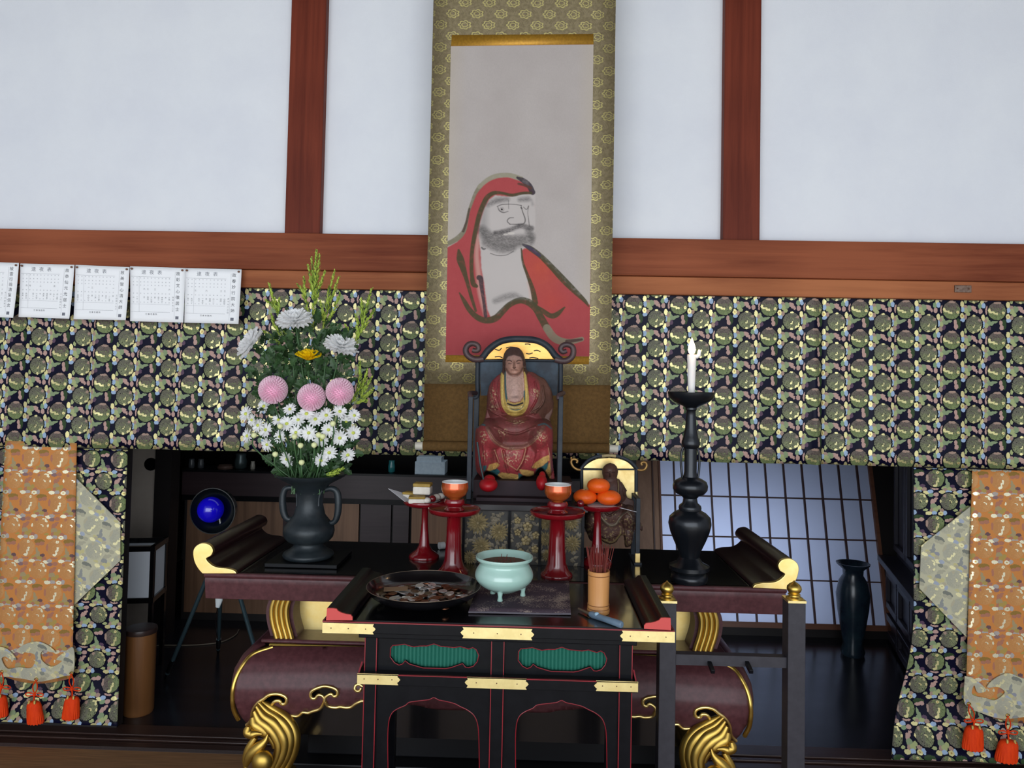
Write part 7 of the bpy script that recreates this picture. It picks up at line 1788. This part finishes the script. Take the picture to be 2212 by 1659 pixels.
for i in range(46):
    top = P(rf.uniform(575, 745), rf.uniform(760, 960), rf.uniform(2.28, 2.33)); bt = VM + Vector((rf.uniform(-.05, .05), rf.uniform(-.04, .04), -.02))
    sl_.tube(smooth_path([tuple(top), tuple(top.lerp(bt, .5) + Vector((rf.uniform(-.01, .01), 0, 0))), tuple(bt)], 4), 0.0016, 5)
sl_.build('stems', M_stem, fl, kind='stuff')

# ------------------------------------------------------------ tassels
M_tas = mat('orange_red_silk', (240, 70, 16), 0.7, spec=0.2, var=(224, 58, 12), vscale=(120, 120, 20), bump=0.3, bscale=300)
M_tgold = mat('gold_thread', (196, 168, 90), 0.5, metal=0.3)
def tassel(label, rx_, ry_, kx, ky, bx_l, bx_r, y0, y1, Y, lean=0.0):
    ring = P(rx_, ry_, Y); knot = P(kx, ky, Y)
    t = thing('tassel', label, 'tassel', tuple(ring), 'orange silk tassels hanging from the curtain strips')
    MB().tube([(ring.x + .006 * math.cos(a), Y, ring.z + .006 * math.sin(a)) for a in np.linspace(0, 2 * PI, 17)], 0.0022, 6, cap=False).build('gold_ring', M_gold, t, smooth=60)
    for s in (-1, 1):
        q = smooth_path([tuple(ring), tuple(ring.lerp(knot, .5) + Vector((s * .009, -.002, 0))), tuple(knot)], 5); MB().tube(q, 0.0021, 6).build('cord', M_tas, t, smooth=60)
        q = smooth_path([tuple(knot), tuple(knot + Vector((s * .018, -.003, .007))), tuple(knot + Vector((s * .034, -.002, .003))), tuple(knot + Vector((s * .030, -.001, -.006))), tuple(knot + Vector((s * .012, -.003, -.004))), tuple(knot)], 4)
        MB().tube(q, 0.0021, 6).build('bow_loop', M_tas, t, smooth=60)
    MB().ball(tuple(knot + Vector((0, -.003, -.002))), .005, .005, .006, 10, 8).build('knot', M_tas, t, smooth=60)
    top = P((bx_l + bx_r) / 2, y0, Y); bot = P((bx_l + bx_r) / 2 + lean, y1, Y); w = sz((bx_r - bx_l) / 2 * 1.12, Y)
    L = (top - bot).length
    n = 48; vs = []; rows = [(0, .5), (.06, .76), (.2, .90), (.5, .96), (.8, 1.0), (1.0, 1.0)]
    for f, k_ in rows:
        c = top.lerp(bot, f) + Vector((0, 0, 0))
        for i in range(n):
            a = 2 * PI * i / n; r_ = w * k_ * (1 + (.05 if i % 2 else -.03) * f); vs.append((c.x + r_ * math.cos(a), c.y + r_ * .7 * math.sin(a), c.z - (.002 * (i % 3) if f == 1 else 0)))
    fs = [(j * n + i, j * n + (i + 1) % n, (j + 1) * n + (i + 1) % n, (j + 1) * n + i) for j in range(len(rows) - 1) for i in range(n)] + [tuple(range(n - 1, -1, -1)), tuple((len(rows) - 1) * n + i for i in range(n))]
    MB().add(vs, fs).build('silk_skirt', M_tas, t, smooth=40)
    for s in (-1, 1):
        c = top + Vector((s * w * .35, -w * .35, .001)); MB().tube([c + Vector((0, 0, .007)), c, c + Vector((s * .002, -.003, -.006))], [.0035, .0045, .003], 8).build('gold_binding', M_tgold, t, smooth=60)
    MB().tube([tuple(knot), tuple(top + Vector((0, 0, .002)))], 0.003, 6).build('neck_cord', M_tas, t, smooth=60)
tassel('orange tassel at the left edge of view, partly cut off', 3, 1452, 4, 1484, -17, 14, 1502, 1545, 2.868)
tassel('orange tassel at lower left, second from the edge', 78, 1468, 75, 1500, 58, 88, 1515, 1560, 2.862, 4)
tassel('orange tassel at lower left, nearest the opening', 154, 1455, 156, 1488, 141, 172, 1505, 1550, 2.868, -4)
tassel('orange tassel at lower right, nearest the opening', 2093, 1521, 2103, 1557, 2086, 2122, 1569, 1616, 2.862, -3)
tassel('orange tassel at lower right, nearer the edge of view', 2177, 1546, 2177, 1582, 2160, 2198, 1599, 1642, 2.850, -6)
